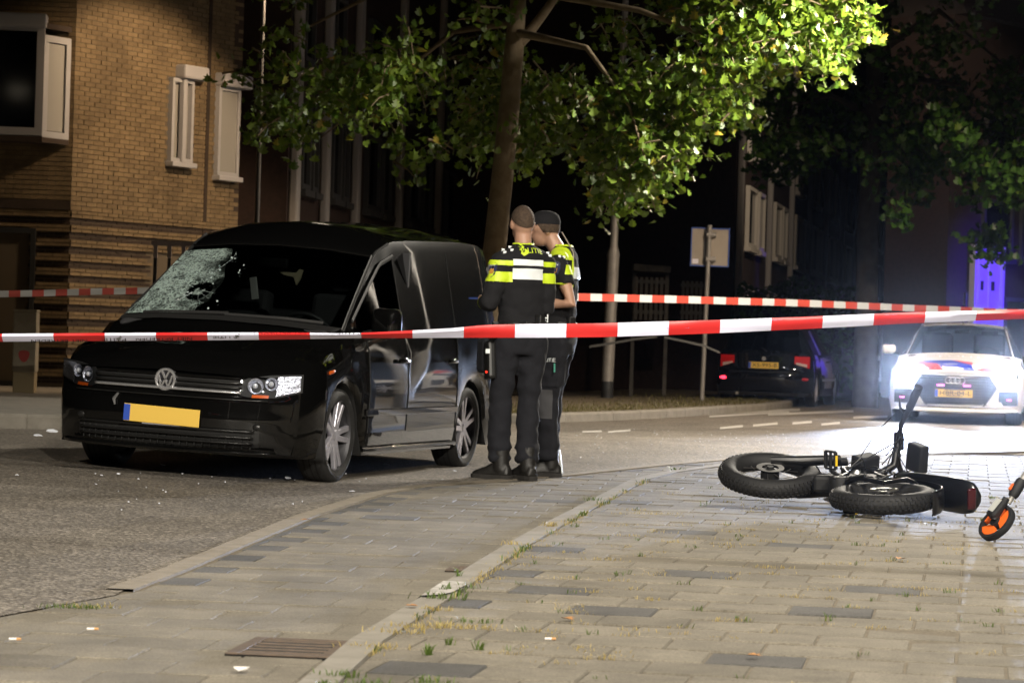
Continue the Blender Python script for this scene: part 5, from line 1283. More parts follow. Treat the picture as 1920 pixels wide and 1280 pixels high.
# ================================================================== the two officers
M_skin = mat('skin', (0.44, 0.25, 0.17), .5, col2=(0.50, 0.29, 0.20), scale=6); M_hair = mat('short_brown_hair', (0.045, 0.028, 0.017), .8, col2=(0.085, 0.055, 0.035), scale=60, bump=.6, bscale=180)
M_navy = mat('navy_jacket_cloth', (0.005, 0.005, 0.007), .9, bump=.25, bscale=70); M_trs = mat('navy_trouser_cloth', (0.0055, 0.006, 0.010), .9, bump=.3, bscale=50)
M_yel = mat('fluorescent_yellow', (0.62, 0.80, 0.03), .5); M_refl = mat('reflective_white', (0.86, 0.91, 0.92), .35)
M_boot = mat('black_boot_leather', (0.012, 0.011, 0.010), .5, bump=.3, bscale=40); M_sole = mat('boot_sole', (0.02, 0.018, 0.016), .85); M_belt = mat('duty_belt', (0.012, 0.012, 0.012), .45)
M_knee = mat('grey_knee_patch', (0.06, 0.06, 0.065), .85); M_badge = mat('shield_navy', (0.02, 0.025, 0.09), .6); M_gold = mat('shield_gold', (0.6, 0.30, 0.05), .5)
def fuse(mb, name, m, parent, voxel, smooth_it=6, wrinkle=0.0, wscale=9, seed=0):
    """overlapping closed shapes grown into one continuous skin"""
    o = mb.build(name, m, parent)
    r = o.modifiers.new('Remesh', 'REMESH'); r.mode = 'VOXEL'; r.voxel_size = voxel; r.use_smooth_shade = True
    if smooth_it: s_ = o.modifiers.new('Smooth', 'SMOOTH'); s_.iterations = smooth_it; s_.factor = .5
    me = evaluated_mesh(o, name); o.modifiers.clear(); old = o.data; o.data = me; bpy.data.meshes.remove(old)
    if not me.materials: me.materials.append(m)
    if wrinkle:
        nn = [v.normal.copy() for v in me.vertices]
        for v, q in zip(me.vertices, nn):
            p = v.co*wscale+Vector((seed, 0, 0)); w_ = noise.noise(Vector((p.x, p.y, p.z*1.7)))+.5*noise.noise(p*2.3)
            v.co += q*(w_*wrinkle)
    me.polygons.foreach_set('use_smooth', [True]*len(me.polygons)); me.update()
    return o
def cut_patch(src, planes, off, name, m, parent):
    """piece of a garment's surface between cutting planes, lifted a little: planes are (point, normal), the side the normal points to is dropped"""
    bm = bmesh.new(); bm.from_mesh(src.data)
    for co, no in planes:
        bmesh.ops.bisect_plane(bm, geom=bm.verts[:]+bm.edges[:]+bm.faces[:], plane_co=co, plane_no=no, clear_outer=True)
    bm.normal_update()
    nn = {v: v.normal.copy() for v in bm.verts}
    for v in bm.verts: v.co += nn[v]*off
    me = bpy.data.meshes.new(name); bm.to_mesh(me); bm.free()
    if not me.polygons: return None
    me.materials.clear(); me.materials.append(m); me.polygons.foreach_set('use_smooth', [True]*len(me.polygons))
    me.polygons.foreach_set('material_index', [0]*len(me.polygons))
    o = bpy.data.objects.new(name, me); COL.objects.link(o); o.parent = parent
    return o
def oval(z, rx, ry, x=0, y=0, n=20, p=2.4):
    return [Vector((x+rx*math.copysign(abs(math.cos(a))**(2/p), math.cos(a)), y+ry*math.copysign(abs(math.sin(a))**(2/p), math.sin(a)), z)) for a in [2*math.pi*k/n for k in range(n)]]
def hand(mb, wrist, d, palm_n, thumb_dir, curl=.5, s=1.0):
    d = d.normalized(); pn = palm_n.normalized(); side = d.cross(pn).normalized()
    if side.dot(thumb_dir) < 0: side = -side
    mb.tube([wrist-d*.03, wrist, wrist+d*.04*s, wrist+d*.085*s], [.026, .026, (.036), .034], 10)
    for k, L in enumerate((.062, .072, .068, .052)):
        o = wrist+d*.082*s+side*((1.5-k)*.0195*s); pts = [o-d*.02]; dirn = d.copy(); p = o
        for q in range(3):
            dirn = (dirn*math.cos(curl*.75)+pn*math.sin(curl*.75)).normalized() if q else (d*math.cos(curl*.4)+pn*math.sin(curl*.4)).normalized()
            p = p+dirn*(L*(.45, .32, .25)[q])*s; pts.append(p)
        mb.tube(pts, [.0105, .0100, .0092, .0078], 8)
    t0 = wrist+d*.03*s+side*.026*s
    mb.tube([t0-side*.012, t0+side*.018+d*.022+pn*.008, t0+side*.020+d*.052+pn*.020, t0+side*.012+d*.070+pn*.028], [.014, .0125, .011, .009], 8)
def person(label, loc, yaw, sc, arms, feet, long_sleeve, cap, head_turn, group, seed, lean=0.0):
    P = thing('person', label, 'person', loc, (0, 0, yaw), group); P.scale = (sc,)*3
    # arms: side -> (elbow, wrist, hand dir, palm normal, thumb dir); feet: side -> (ankle x, y, toe angle)
    hipz, shz = .93, 1.50
    head = MB(); Hc_ = Vector((.015+lean, 0, 1.735-lean*.25)); HR = Matrix.Rotation(head_turn, 3, 'Z')
    hp_ = lambda x, y, z: Hc_+HR @ Vector((x, y, z))
    head.ball(Hc_, (.098, .077, .108), 20, 14, rot=HR); head.ball(hp_(.030, 0, -.065), (.066, .058, .066), 16, 10, rot=HR); head.ball(hp_(.05, 0, -.10), (.035, .032, .03), 12, 8, rot=HR)
    head.tube([hp_(.088, 0, .015), hp_(.108, 0, -.022), hp_(.106, 0, -.036), hp_(.085, 0, -.042)], [.011, .014, .016, .012], 8)
    head.ball(hp_(.085, 0, .02), (.018, .055, .012), 12, 6, rot=HR); head.ball(hp_(.088, 0, -.068), (.012, .026, .010), 10, 6, rot=HR)
    for s in (1, -1): head.ball(hp_(-.005, s*.079, -.022), (.020, .010, .032), 10, 8, rot=HR)
    head.tube([(-.012, 0, 1.44), (-.008+lean*.35, 0, 1.56), (.004+lean*.9, 0, 1.66)], [.066, .058, .058], 14)
    body = MB(); body.v, body.f, body.mi = list(head.v), list(head.f), list(head.mi)
    tors = [(.86, .085, .135, 0), (.95, .095, .145, 0), (1.08, .085, .13, 0), (1.25, .10, .15, 0), (1.40, .105, .165, -.005), (1.50, .08, .14, -.01), (1.55, .05, .07, -.01)]
    body.loft([oval(z, a, b_, x) for z, a, b_, x in tors])
    jk, tr = MB(), MB()
    for s in (1, -1):
        el, wr, hd, pn, td = arms[s]; sh_p = Vector((-.01, s*.146, shz-.03)); el, wr = Vector(el), Vector(wr)
        body.tube([sh_p, sh_p.lerp(el, .5), el, el.lerp(wr, .5), wr], [.055, .050, .042, .038, .026], 12)
        hand(body, wr, Vector(hd), Vector(pn), Vector(td), .7)
        if long_sleeve: jk.tube([sh_p+Vector((0, -s*.05, .02)), sh_p+Vector((0, s*.012, -.01)), sh_p.lerp(el, .35), sh_p.lerp(el, .8), el, el.lerp(wr, .25), el.lerp(wr, .92)], [.074, .078, .074, .066, .064, .062, .046], 14)
        else: jk.tube([sh_p+Vector((0, -s*.05, .02)), sh_p+Vector((0, s*.012, -.01)), sh_p.lerp(el, .3), sh_p.lerp(el, .56)], [.070, .074, .072, .068], 14)
        ax, ay, ang = feet[s]; hp = Vector((0, s*.095, hipz)); an = Vector((ax, ay, .10)); kn = hp.lerp(an, .5)+Vector((.025, s*.005, .02))
        body.tube([hp, hp.lerp(kn, .5), kn, kn.lerp(an, .4), an, Vector((ax, ay, .05))], [.075, .068, .052, .052, .036, .036], 12)
        tr.tube([hp+Vector((0, -s*.01, .05)), hp, hp.lerp(kn, .35), hp.lerp(kn, .8), kn, kn.lerp(an, .3), kn.lerp(an, .62), kn.lerp(an, .74), kn.lerp(an, .82), kn.lerp(an, .9), kn.lerp(an, .96)], [.092, .102, .094, .080, .077, .077, .075, .084, .073, .083, .064], 16)
    b_ = fuse(body, 'body', M_skin, P, .0075, 3)
    jt = [(.985, .118, .158, 0), (1.02, .120, .160, 0), (1.10, .114, .154, .005), (1.22, .118, .160, .005), (1.34, .122, .158, 0), (1.44, .118, .164, -.005), (1.505, .100, .152, -.012), (1.545, .078, .125, -.015), (1.575, .066, .075, -.015)]
    jk.loft([oval(z, a, c, x, n=24) for z, a, c, x in jt])
    jk.lathe([(.062, 1.54), (.072, 1.55), (.068, 1.60), (.062, 1.605), (.058, 1.54)], (-.008, 0, 0), (0, 0, 1), 20, closed=True)
    J = fuse(jk, 'jacket' if long_sleeve else 'shirt', M_navy, P, .011, 5, .009, 10, seed)
    tr.loft([oval(z, a, c, 0) for z, a, c in ((.84, .10, .15), (.92, .122, .172), (1.0, .115, .165), (1.06, .11, .16))])
    T = fuse(tr, 'trousers', M_trs, P, .012, 4, .013, 8, seed+3)
    for s in (1, -1):                                                        # boots
        ax, ay, ang = feet[s]; M = Matrix.Translation((ax, ay, 0)) @ Matrix.Rotation(ang, 4, 'Z')
        bt = MB(); bt.loft([[Vector((x, y*w_, zz)) for y, zz in ((-1, .028), (-.95, h*.55), (-.55, h*.93), (0, h), (.55, h*.93), (.95, h*.55), (1, .028))] for x, w_, h in ((-.095, .030, .08), (-.08, .042, .10), (-.03, .046, .115), (.04, .047, .118), (.09, .050, .090), (.14, .052, .072), (.18, .044, .058), (.205, .025, .046))])
        bt.tube([(-.025, 0, .06), (-.02, 0, .14), (-.01, 0, .22)], [.054, .056, .062], 14); bt.xf(M)
        bo_ = fuse(bt, 'boot', M_boot, P, .008, 3)
        so = MB(); out_ = [(-.105, .0), (-.10, .032), (-.05, .045), (.03, .046), (.11, .056), (.17, .052), (.205, .03), (.215, 0)]; out_ += [(x, -y) for x, y in reversed(out_[1:-1])]
        so.prism(out_, lambda u, v, d: M @ Vector((u, v, d)), .0, .032).build('sole', M_sole, bo_, bevel=.004)
    return P, b_, J, T, (hp_, HR)

def stripes(J, P, zs, planes, off, m, name):
    for a, c in zs: cut_patch(J, [((0, 0, a), (0, 0, -1)), ((0, 0, c), (0, 0, 1))]+planes, off, name, m, P)
# ---- officer seen from behind, writing in a notebook
o1 = gp(967, 899); yaw1 = R(113)
arms1 = {1: ((-.05, .252, 1.18), (.19, .19, 1.19), (.9, -.45, .05), (0, -.4, .9), (-.1, .3, .9)), -1: ((-.02, -.185, 1.17), (.27, -.01, 1.24), (.75, .6, .1), (.2, -.1, -.9), (.3, .2, .8))}
feet1 = {1: (.02, .12, R(34)), -1: (-.045, -.055, R(8))}
P1, B1, J1, T1, (hp1, HR1) = person('police officer seen from behind in a long sleeved navy jacket with white back stripes', (o1.x, o1.y, .0), yaw1, 1.035, arms1, feet1, True, False, R(-6), 'police officers beside the van', 1)
# hair: clipped back and crown
cut_patch(B1, [(hp1(.085, 0, .088), HR1 @ Vector((.60, 0, -.80)))], .005, 'hair', M_hair, P1)
back = [((-.0, 0, 0), (1, 0, 0))]
W = .108
stripes(J1, P1, [(1.438, 1.478), (1.345, 1.418)], back+[((0, W, 0), (0, 1, 0)), ((0, -W, 0), (0, -1, 0))], .004, M_refl, 'reflective_stripe')
stripes(J1, P1, [(1.435, 1.468), (1.325, 1.392)], [((0, W, 0), (0, -1, 0))], .0045, M_yel, 'yellow_band')
stripes(J1, P1, [(1.435, 1.468), (1.325, 1.392)], [((0, -W, 0), (0, 1, 0))], .0045, M_yel, 'yellow_band')
stripes(J1, P1, [(1.578, 1.590)], back, .005, M_yel, 'collar_piping')
def surface_text(J, P, s, size, origin, u, v, nrm, name, m, off=.004):
    """lettering laid on the cloth by casting each corner onto it"""
    vs, fs = text_mesh(s, size); pts = []; u, v, nrm, origin = Vector(u), Vector(v), Vector(nrm), Vector(origin)
    for q in vs:
        p = origin+u*q.x+v*q.y; ok, h, nn, _ = J.ray_cast(p+nrm*.3, -nrm); pts.append((h if ok else p)+nrm*off)
    o = MB().add(pts, fs).build(name, m, P); o['kind'] = 'stuff'
    return o
surface_text(J1, P1, 'P LITIE', .058, (0, -.03, 1.515), (0, -1, .03), (0, .0, 1), (-1, 0, .25), 'back_lettering', M_yel)
def emblem(J, P, y, z, sc_, u, v, nrm, m, name='flame_emblem'):
    for pl in ([(0, -.035), (.03, -.02), (.034, .005), (.015, .02), (.012, 0), (0, -.01), (-.012, .004), (-.02, -.018)], [(-.02, .06), (-.004, .02), (.012, .028), (-.002, .05)], [(-.045, .045), (-.02, .005), (-.005, .015), (-.022, .035)]):
        pts = []
        for a, c in pl:
            p = Vector((0, y, z))+Vector(u)*a*sc_+Vector(v)*c*sc_; ok, h, nn, _ = J.ray_cast(p+Vector(nrm)*.3, -Vector(nrm)); pts.append((h if ok else p)+Vector(nrm)*.005)
        MB().add(pts, [tuple(range(len(pts)))]).build(name, m, P)
emblem(J1, P1, .035, 1.515, 1.0, (0, -1, 0), (0, 0, 1), (-1, 0, .2), M_yel)
for y, z in ((.155, 1.51), (.105, 1.53), (.105, 1.505), (.155, 1.488), (-.165, 1.50), (-.175, 1.48)):
    p = Vector((0, y, z)); ok, h, nn, _ = J1.ray_cast(p+Vector((-.3, 0, .08)), Vector((1, 0, -.2)))
    if ok: MB().box(h+nn*.004, (.004, .022, .017)).build('reflective_square', M_refl, P1)
def shield(J, P, origin, nrm):
    nrm = Vector(nrm).normalized(); u = Vector((0, 0, 1)).cross(nrm).normalized(); v = nrm.cross(u); out_ = [(-.036, .04), (-.02, .052), (.02, .052), (.036, .04), (.038, 0), (.02, -.035), (0, -.052), (-.02, -.035), (-.038, 0)]
    def lay_(pl, off, nm, m):
        pts = []
        for a, c in pl:
            p = Vector(origin)+u*a+v*c; ok, h, nn, _ = J.ray_cast(p+nrm*.2, -nrm); pts.append((h if ok else p)+nrm*off)
        return MB().add(pts, [tuple(range(len(pts)))]).build(nm, m, P)
    lay_([(a*1.12, c*1.1) for a, c in out_], .005, 'shield_rim', M_belt); lay_(out_, .0065, 'shoulder_shield', M_badge)
    lay_([(-.016, .0), (-.004, .012), (.010, .004), (.018, .012), (.016, -.018), (.004, -.028), (-.014, -.022)], .008, 'shield_flame', M_gold)
    surface_text(J, P, 'POLITIE', .014, Vector(origin)+v*.03, u, v, nrm, 'shield_lettering', M_refl, .008)
shield(J1, P1, (-.045, .235, 1.40), (-.78, .62, .1))
# notebook, pen and phone light in the hands
nb = MB().box((.33, .16, 1.215), (.14, .09, .012), Matrix.Rotation(R(20), 3, 'Z')).build('notebook', mat('notebook_blue', (0.05, .09, .32), .5), None)
nb.parent = None
nb.matrix_world = P1.matrix_basis.copy(); tag(nb, 'small blue notebook held in the hands of the jacketed officer', 'notebook')
for s, yy in ((1, .0),):
    cut_patch(J1, [((.15, .22, 1.19), (-.9, .3, 0)), ((.175, .20, 1.19), (.9, -.3, 0)), ((0, .10, 0), (0, -1, 0)), ((0, 0, 1.30), (0, 0, 1))], .004, 'cuff_band', M_yel, P1)
# duty belt with pouches
def belt(P, T, items, sw_=1.0):
    bl = MB(); n = 32; pts = []
    ring = oval(1.035, .124, .164, 0, n=n)
    bl.loft([[p*1.0+Vector((0, 0, dz)) for p in ring] for dz in (-.024, .024)], cap=False)
    b = bl.build('duty_belt', M_belt, P, smooth=50); md = b.modifiers.new('Solid', 'SOLIDIFY'); md.thickness = .006
    for nm, ang, w_, h, d, dz in items:
        c = Vector((.132*math.cos(ang), .170*math.sin(ang), 1.03+dz)); mb = MB().box((0, 0, 0), (d, w_, h), Matrix.Rotation(ang, 3, 'Z')); mb.xf(Matrix.Translation(c)); mb.build(nm, M_belt, P, bevel=.01)
    return b
belt(P1, T1, [('pouch', R(120), .06, .09, .035, -.02), ('pouch', R(150), .055, .08, .032, -.01), ('pouch', R(180), .05, .07, .03, 0), ('radio_pouch', R(215), .06, .13, .05, .02), ('pouch', R(240), .07, .10, .045, -.02), ('flashlight_pouch', R(80), .05, .14, .05, -.04)])
hol = MB().box((-.0, .215, .80), (.11, .06, .26), Matrix.Rotation(R(8), 3, 'Y')).build('thigh_holster', M_belt, P1, bevel=.02)
MB().tube([(-.03, .215, .93), (-.07, .225, .97), (-.085, .225, .94)], [.02, .022, .018], 8).build('pistol_grip', M_plast, hol)
MB().box((.10, .20, .83), (.15, .10, .24)).build('side_bag', M_trs, P1, bevel=.03)
MB().box((-.055, .255, .86), (.006, .03, .03)).build('white_tag', M_refl, hol)
MB().ball((-.03, .25, .72), (.008, .008, .008), 8, 6).build('red_indicator', mat('red_dot', (.8, .03, .02), .3, emit=(1, .03, .01), estr=1.0), hol)
surface_text(T1, P1, 'H', .09, (-.0, -.14, 1.09), (0, -1, 0), (0, 0, 1), (-1, -.3, 0), 'reflective_key_tag', M_refl, .05)

# ---- officer in cap and short sleeves, facing left
o2 = gp(1028, 893); yaw2 = R(168)
arms2 = {1: ((-.125, .225, 1.185), (.14, .20, 1.19), (.95, -.25, .1), (0, -.3, -.9), (.2, .1, .9)), -1: ((-.03, -.27, 1.18), (.24, -.14, 1.17), (.95, .25, .1), (0, .3, -.9), (.2, -.1, .9))}
feet2 = {1: (.035, .095, R(18)), -1: (.075, -.10, R(-12))}
P2, B2, J2, T2, (hp2, HR2) = person('police officer in a dark cap and short sleeved shirt facing his colleague in profile', (o2.x+.045, o2.y, 0), yaw2, 1.045, arms2, feet2, False, True, R(18), 'police officers beside the van', 9, .10)
cut_patch(B2, [(hp2(.05, 0, .0), HR2 @ Vector((.80, 0, -.6))), ((0, 0, 1.675), (0, 0, -1)), (hp2(0, 0, .04), (0, 0, 1))], .004, 'hair', M_hair, P2)
cp = MB(); rings = []
for z, q in ((.022, 1.0), (.05, 1.01), (.085, .88), (.106, .62), (.116, .28)): rings.append([hp2(.103*q*math.cos(a), .082*q*math.sin(a), z) for a in [2*math.pi*k/24 for k in range(24)]])
cap_o = cp.loft(rings).build('cap', M_navy, P2, smooth=60)
br = [[hp2(.085*math.cos(a)+(.012 if t == 0 else .075)*max(0, math.cos(a))**.6, .080*math.sin(a)*(1-.12*t), .030-.020*t+(.006 if k_ else 0)) for a in [math.pi*(-.36+.72*k/12) for k in range(13)]] for k_ in (0, 1) for t in ((0, 1) if k_ == 0 else (1, 0))]
MB().sheet(br+[br[0]]).build('cap_brim', M_navy, cap_o, smooth=60)
for s in (1, -1): MB().ball(hp2(.088, s*.03, .004), (.012, .013, .010), 10, 6).build('eye', mat('eye_white', (.5, .48, .46), .3), P2)
stripes(J2, P2, [(1.385, 1.45)], [((0, .13, 0), (0, -1, 0)), ((-.075, 0, 0), (1, 0, 0))], .0045, M_yel, 'yellow_band')
stripes(J2, P2, [(1.385, 1.45)], [((0, .10, 0), (0, -1, 0)), ((.03, 0, 0), (-1, 0, 0))], .0045, M_yel, 'yellow_band')
stripes(J2, P2, [(1.36, 1.44)], [((-.02, 0, 0), (1, 0, 0)), ((0, .10, 0), (0, 1, 0))], .004, M_refl, 'reflective_stripe')
cut_patch(J2, [((0, .085, 1.50), (0, -1, 0)), ((0, .19, 1.50), (0, 1, 0)), ((0, 0, 1.485), (0, 0, -1)), ((.05, 0, 0), (1, 0, 0))], .005, 'epaulette', M_yel, P2)
cut_patch(J2, [((0, .20, 0), (0, -1, 0)), ((0, 0, 1.328), (0, 0, 1)), ((0, 0, 1.318), (0, 0, -1))], .006, 'sleeve_piping', M_yel, P2)
cut_patch(J2, [((-.095, 0, 0), (1, 0, 0)), ((0, .12, 0), (0, 1, 0)), ((0, .095, 0), (0, -1, 0)), ((0, 0, 1.30), (0, 0, -1)), ((0, 0, 1.50), (0, 0, 1))], .006, 'back_piping', M_yel, P2)
stripes(J2, P2, [(1.578, 1.592)], [((.03, 0, 0), (1, 0, 0))], .005, M_yel, 'collar_piping')
shield(J2, P2, (-.005, .25, 1.42), (.0, .98, .12))
for x, z in ((-.03, 1.485), (-.055, 1.483)):
    ok, h, nn, _ = J2.ray_cast(Vector((x, .5, z+.05)), Vector((0, -1, -.1)))
    if ok: MB().box(h+nn*.004, (.018, .004, .016)).build('reflective_square', M_refl, P2)
MB().tube([(-.01, .05, 1.68), (-.05, .06, 1.62), (-.10, .08, 1.54), (-.11, .10, 1.44)], .004, 6).build('earpiece_cord', mat('clear_cord', (.35, .3, .25), .4), P2)
belt(P2, T2, [('pouch', R(70), .08, .10, .05, -.02), ('pouch', R(110), .07, .11, .05, -.02), ('radio_pouch', R(140), .06, .14, .05, .0)])
pk = cut_patch(T2, [((0, .10, 0), (0, -1, 0)), ((0, 0, .83), (0, 0, 1)), ((0, 0, .62), (0, 0, -1)), ((.09, 0, 0), (1, 0, 0)), ((-.08, 0, 0), (-1, 0, 0))], .010, 'thigh_pocket', M_trs, P2)
surface_text(T2, P2, 'POLITIE', .036, (.03, .12, .80), (-1, 0, 0), (0, 0, 1), (.1, 1, 0), 'pocket_lettering', M_refl, .016)
MB().tube([(-.02, .225, .78), (-.022, .23, .72)], .006, 6).build('pen', mat('pen_green', (.1, .4, .3), .4), P2)
cut_patch(T2, [((0, .08, 0), (0, -1, 0)), ((0, 0, .60), (0, 0, 1)), ((0, 0, .40), (0, 0, -1)), ((.0, 0, 0), (-1, 0, 0))], .006, 'knee_patch', M_knee, P2)
for pts in ([(.085, .155, .20), (.09, .160, .15), (.14, .172, .10), (.19, .180, .06)], [(-.045, .085, .19), (-.058, .08, .11), (-.066, .07, .03)]):
    MB().tube(pts, [.006]*len(pts), 5).build('reflective_piping', M_refl, P2)
# ================================================================== fallen fat-tyre e-bike
M_bk = mat('bike_black', (0.005, 0.005, 0.0055), .38); M_bkm = mat('bike_matt_black', (0.006, 0.006, 0.0065), .65); M_ft = mat('fat_tyre_rubber', (0.0085, 0.0085, 0.009), .7, bump=.3, bscale=50)
M_yref = mat('yellow_reflector', (.85, .55, .02), .3); M_steel = mat('chain_steel', (.35, .34, .33), .35, .9); M_seat = mat('seat_vinyl', (0.005, .005, .0055), .3, coat=.5); M_rlamp = mat('dark_red_lamp', (.045, .003, .005), .2, coat=.6)
bike = thing('electric_bicycle', 'black fat tyre electric bicycle lying on its side on the pavement', 'bicycle')
RW, RT = .242, .058                                                  # wheel radius to tyre centre, tyre thickness
def fat_wheel(parent, M, seed=0):
    mb = MB().lathe([(RW+RT*math.cos(a), RT*.95*math.sin(a)) for a in [2*math.pi*k/14 for k in range(14)]], (0, 0, 0), (0, 1, 0), 44, closed=True); mb.xf(M)
    t = mb.build('wheel', M_ft, parent, smooth=60)
    kn = MB()
    for k in range(56):                                              # tread blocks
        a = 2*math.pi*k/56
        for q, off in ((-.62, .5), (-.22, 0), (.22, .5), (.62, 0)):
            b_ = a+off*2*math.pi/56; r = RW+RT*math.cos(q)*1.02; y = RT*.95*math.sin(q)*1.02
            kn.box(Vector((math.cos(b_)*r, y, math.sin(b_)*r)), (.008, .017, .017), Matrix.Rotation(-b_, 3, 'Y') @ Matrix.Rotation(q*.8, 3, 'Z'))
    kn.xf(M); kn.build('tread_blocks', M_ft, t)['kind'] = 'stuff'
    rim = MB().lathe([(RW-.035, -.03), (RW-.048, -.028), (RW-.056, 0), (RW-.048, .028), (RW-.035, .03)], (0, 0, 0), (0, 1, 0), 44, closed=True); rim.xf(M); rim.build('rim', M_bkm, t, smooth=50)
    hb = MB().lathe([(0, -.055), (.02, -.055), (.022, -.04), (.055, -.03), (.055, .03), (.022, .04), (.02, .055), (0, .055)], (0, 0, 0), (0, 1, 0), 20); hb.xf(M); hb.build('hub', M_bkm, t, smooth=40)
    for k in range(18):
        a = 2*math.pi*k/18; s = 1 if k % 2 else -1
        sp = MB().tube([M @ Vector((math.cos(a+.25*s)*.05, s*.028, math.sin(a+.25*s)*.05)), M @ Vector((math.cos(a)*(RW-.05), 0, math.sin(a)*(RW-.05)))], .0018, 4); sp.build('spoke', M_steel, t)
    dk = MB().lathe([(.05, .046), (.082, .046), (.082, .049), (.05, .049)], (0, 0, 0), (0, 1, 0), 24, closed=True); dk.xf(M); dk.build('brake_disc', M_steel, t)
    return t
RO = RW+RT
WB = 1.08
I4 = Matrix.Identity(4)
fat_wheel(bike, Matrix.Translation((0, 0, RO)))                       # rear wheel at the origin of the bike
# steering: front end turned about the head tube
headT, headB = Vector((.76, 0, .90)), Vector((.82, 0, .72)); sa = (headT-headB).normalized()
STEER = R(12)
SM = Matrix.Translation(headB) @ Matrix.Rotation(STEER, 4, sa) @ Matrix.Translation(-headB)
fat_wheel(bike, SM @ Matrix.Translation((WB-.04, 0, RO)))
S_ = lambda *p: SM @ Vector(p)
def part(pts, r, name, m, n=10, parent=None): return MB().tube(pts, r, n).build(name, m, parent or bike, smooth=50)
bb = Vector((.42, 0, .33))
fr_ = part([(.80, 0, .76), (.62, 0, .60), bb], [.042, .045, .036], 'down_tube', M_bk, 12)
part([(.79, 0, .84), (.60, 0, .76), (.22, 0, .66), (.10, 0, .64)], [.030, .032, .030, .026], 'top_tube', M_bk, 12)
part([headT, headB], .030, 'head_tube', M_bk, 12)
part([bb, (.33, 0, .50), (.27, 0, .67)], .024, 'seat_tube', M_bk)
for s in (1, -1):
    part([bb+Vector((0, s*.03, 0)), (.24, s*.085, .32), (0, s*.085, RO)], [.018, .014, .014], 'chain_stay', M_bk, 8)
    part([(.10, s*.03, .64), (.04, s*.085, .50), (0, s*.085, RO)], [.014, .012, .012], 'seat_stay', M_bk, 8)
    part([S_(.835, s*.085, .70), S_(.875, s*.088, .58)], .026, 'fork_crown', M_bk)
    part([S_(.85, s*.10, .66), S_(.93, s*.10, .44), S_(WB-.04, s*.095, RO)], [.030, .032, .024], 'fork_leg', M_bk, 10)
part([S_(.835, -.09, .69), S_(.835, .09, .69)], .02, 'fork_bridge', M_bk)
# battery under the seat bar, banana seat, rear mudguard, tail lamp
MB().box((.585, 0, .50), (.36, .10, .13), Matrix.Rotation(R(43), 3, 'Y')).build('battery', M_bkm, bike, bevel=.02)
st_ = MB().loft([[Vector((x, w_*math.cos(a)*1.0, z+h*math.sin(a))) for a in [2*math.pi*k/16 for k in range(16)]] for x, w_, h, z in ((.36, .03, .02, .675), (.32, .075, .040, .68), (.15, .095, .045, .675), (-.08, .10, .045, .68), (-.22, .10, .048, .685), (-.29, .085, .04, .695), (-.33, .04, .02, .70))]).build('seat', M_seat, bike, smooth=60)
for s in (1, -1):
    part([(.20, s*.05, .69), (-.05, s*.075, .66), (-.28, s*.07, .69)], .011, 'seat_rail', M_bk, 8)
mg = []
for k in range(15):
    a = R(20+k*10.5); r = RO+.035
    mg.append([Vector((math.cos(a)*r, y, RO+math.sin(a)*(r+dz))) for y, dz in ((-.068, -.03), (-.055, -.008), (0, 0), (.055, -.008), (.068, -.03))])
g_ = MB().sheet(mg).build('mudguard', M_seat, bike, smooth=60); md = g_.modifiers.new('Solid', 'SOLIDIFY'); md.thickness = .004
MB().box((-.325, 0, .655), (.022, .12, .05), Matrix.Rotation(R(-15), 3, 'Y')).build('tail_lamp', M_rlamp, bike, bevel=.01, seg=3)
BY = .17                                                              # sideways shift of the bar, set so its lower grip clears the ground
# stem, handlebar, grips, levers, display and headlamp
stm = part([S_(*headT), S_(.735, .05, .985), S_(.76, BY, 1.02)], [.026, .024, .024], 'stem', M_bk)
hbp = [S_(.68, .33+BY, 1.06), S_(.72, .24+BY, 1.06), S_(.755, .12+BY, 1.03), S_(.76, BY, 1.02), S_(.755, -.12+BY, 1.03), S_(.73, -.20+BY, 1.05), S_(.71, -.26+BY, 1.06)]
hbar = part(hbp, .016, 'handlebar', M_bk)
for s in (1, -1):
    part([S_(.728, s*(.225 if s > 0 else .17)+BY, 1.06), S_(.66, s*(.375 if s > 0 else .30)+BY, 1.06)], .025, 'grip', M_bkm, 12)
    part([S_(.745, s*.185+BY, 1.055), S_(.80, s*.21+BY, 1.05), S_(.79, s*.27+BY, 1.03)], [.014, .008, .006], 'brake_lever', M_bk, 8)
    MB().box(S_(.74, s*.19+BY, 1.055), (.03, .05, .04)).build('switch_pod', M_bkm, hbar, bevel=.008)
    part([S_(.80, s*.20+BY, 1.05), S_(.93, s*.12+.08, 1.0), S_(.90, s*.06, .85), S_(.84, s*.06, .70)], .0035, 'cable', M_bkm, 6)
MB().box(S_(.80, BY, 1.06), (.07, .11, .035)).build('display', M_bkm, hbar, bevel=.01)
MB().box(S_(.67, .10, 1.10), (.13, .17, .07), SM.to_3x3()).build('controller_box', M_bkm, hbar, bevel=.012)
hl_ = MB().box(S_(.90, .0, .90), (.10, .15, .15), (SM.to_3x3())).build('headlamp', M_bkm, bike, bevel=.015)
MB().lathe([(0, .002), (.055, .002), (.06, -.01)], SM @ Vector((.952, 0, .90)), SM.to_3x3() @ Vector((1, 0, 0)), 20).build('lamp_glass', M_glassd, hl_)
part([S_(.83, 0, .82), S_(.86, 0, .88)], .012, 'headlamp_bracket', M_bk)
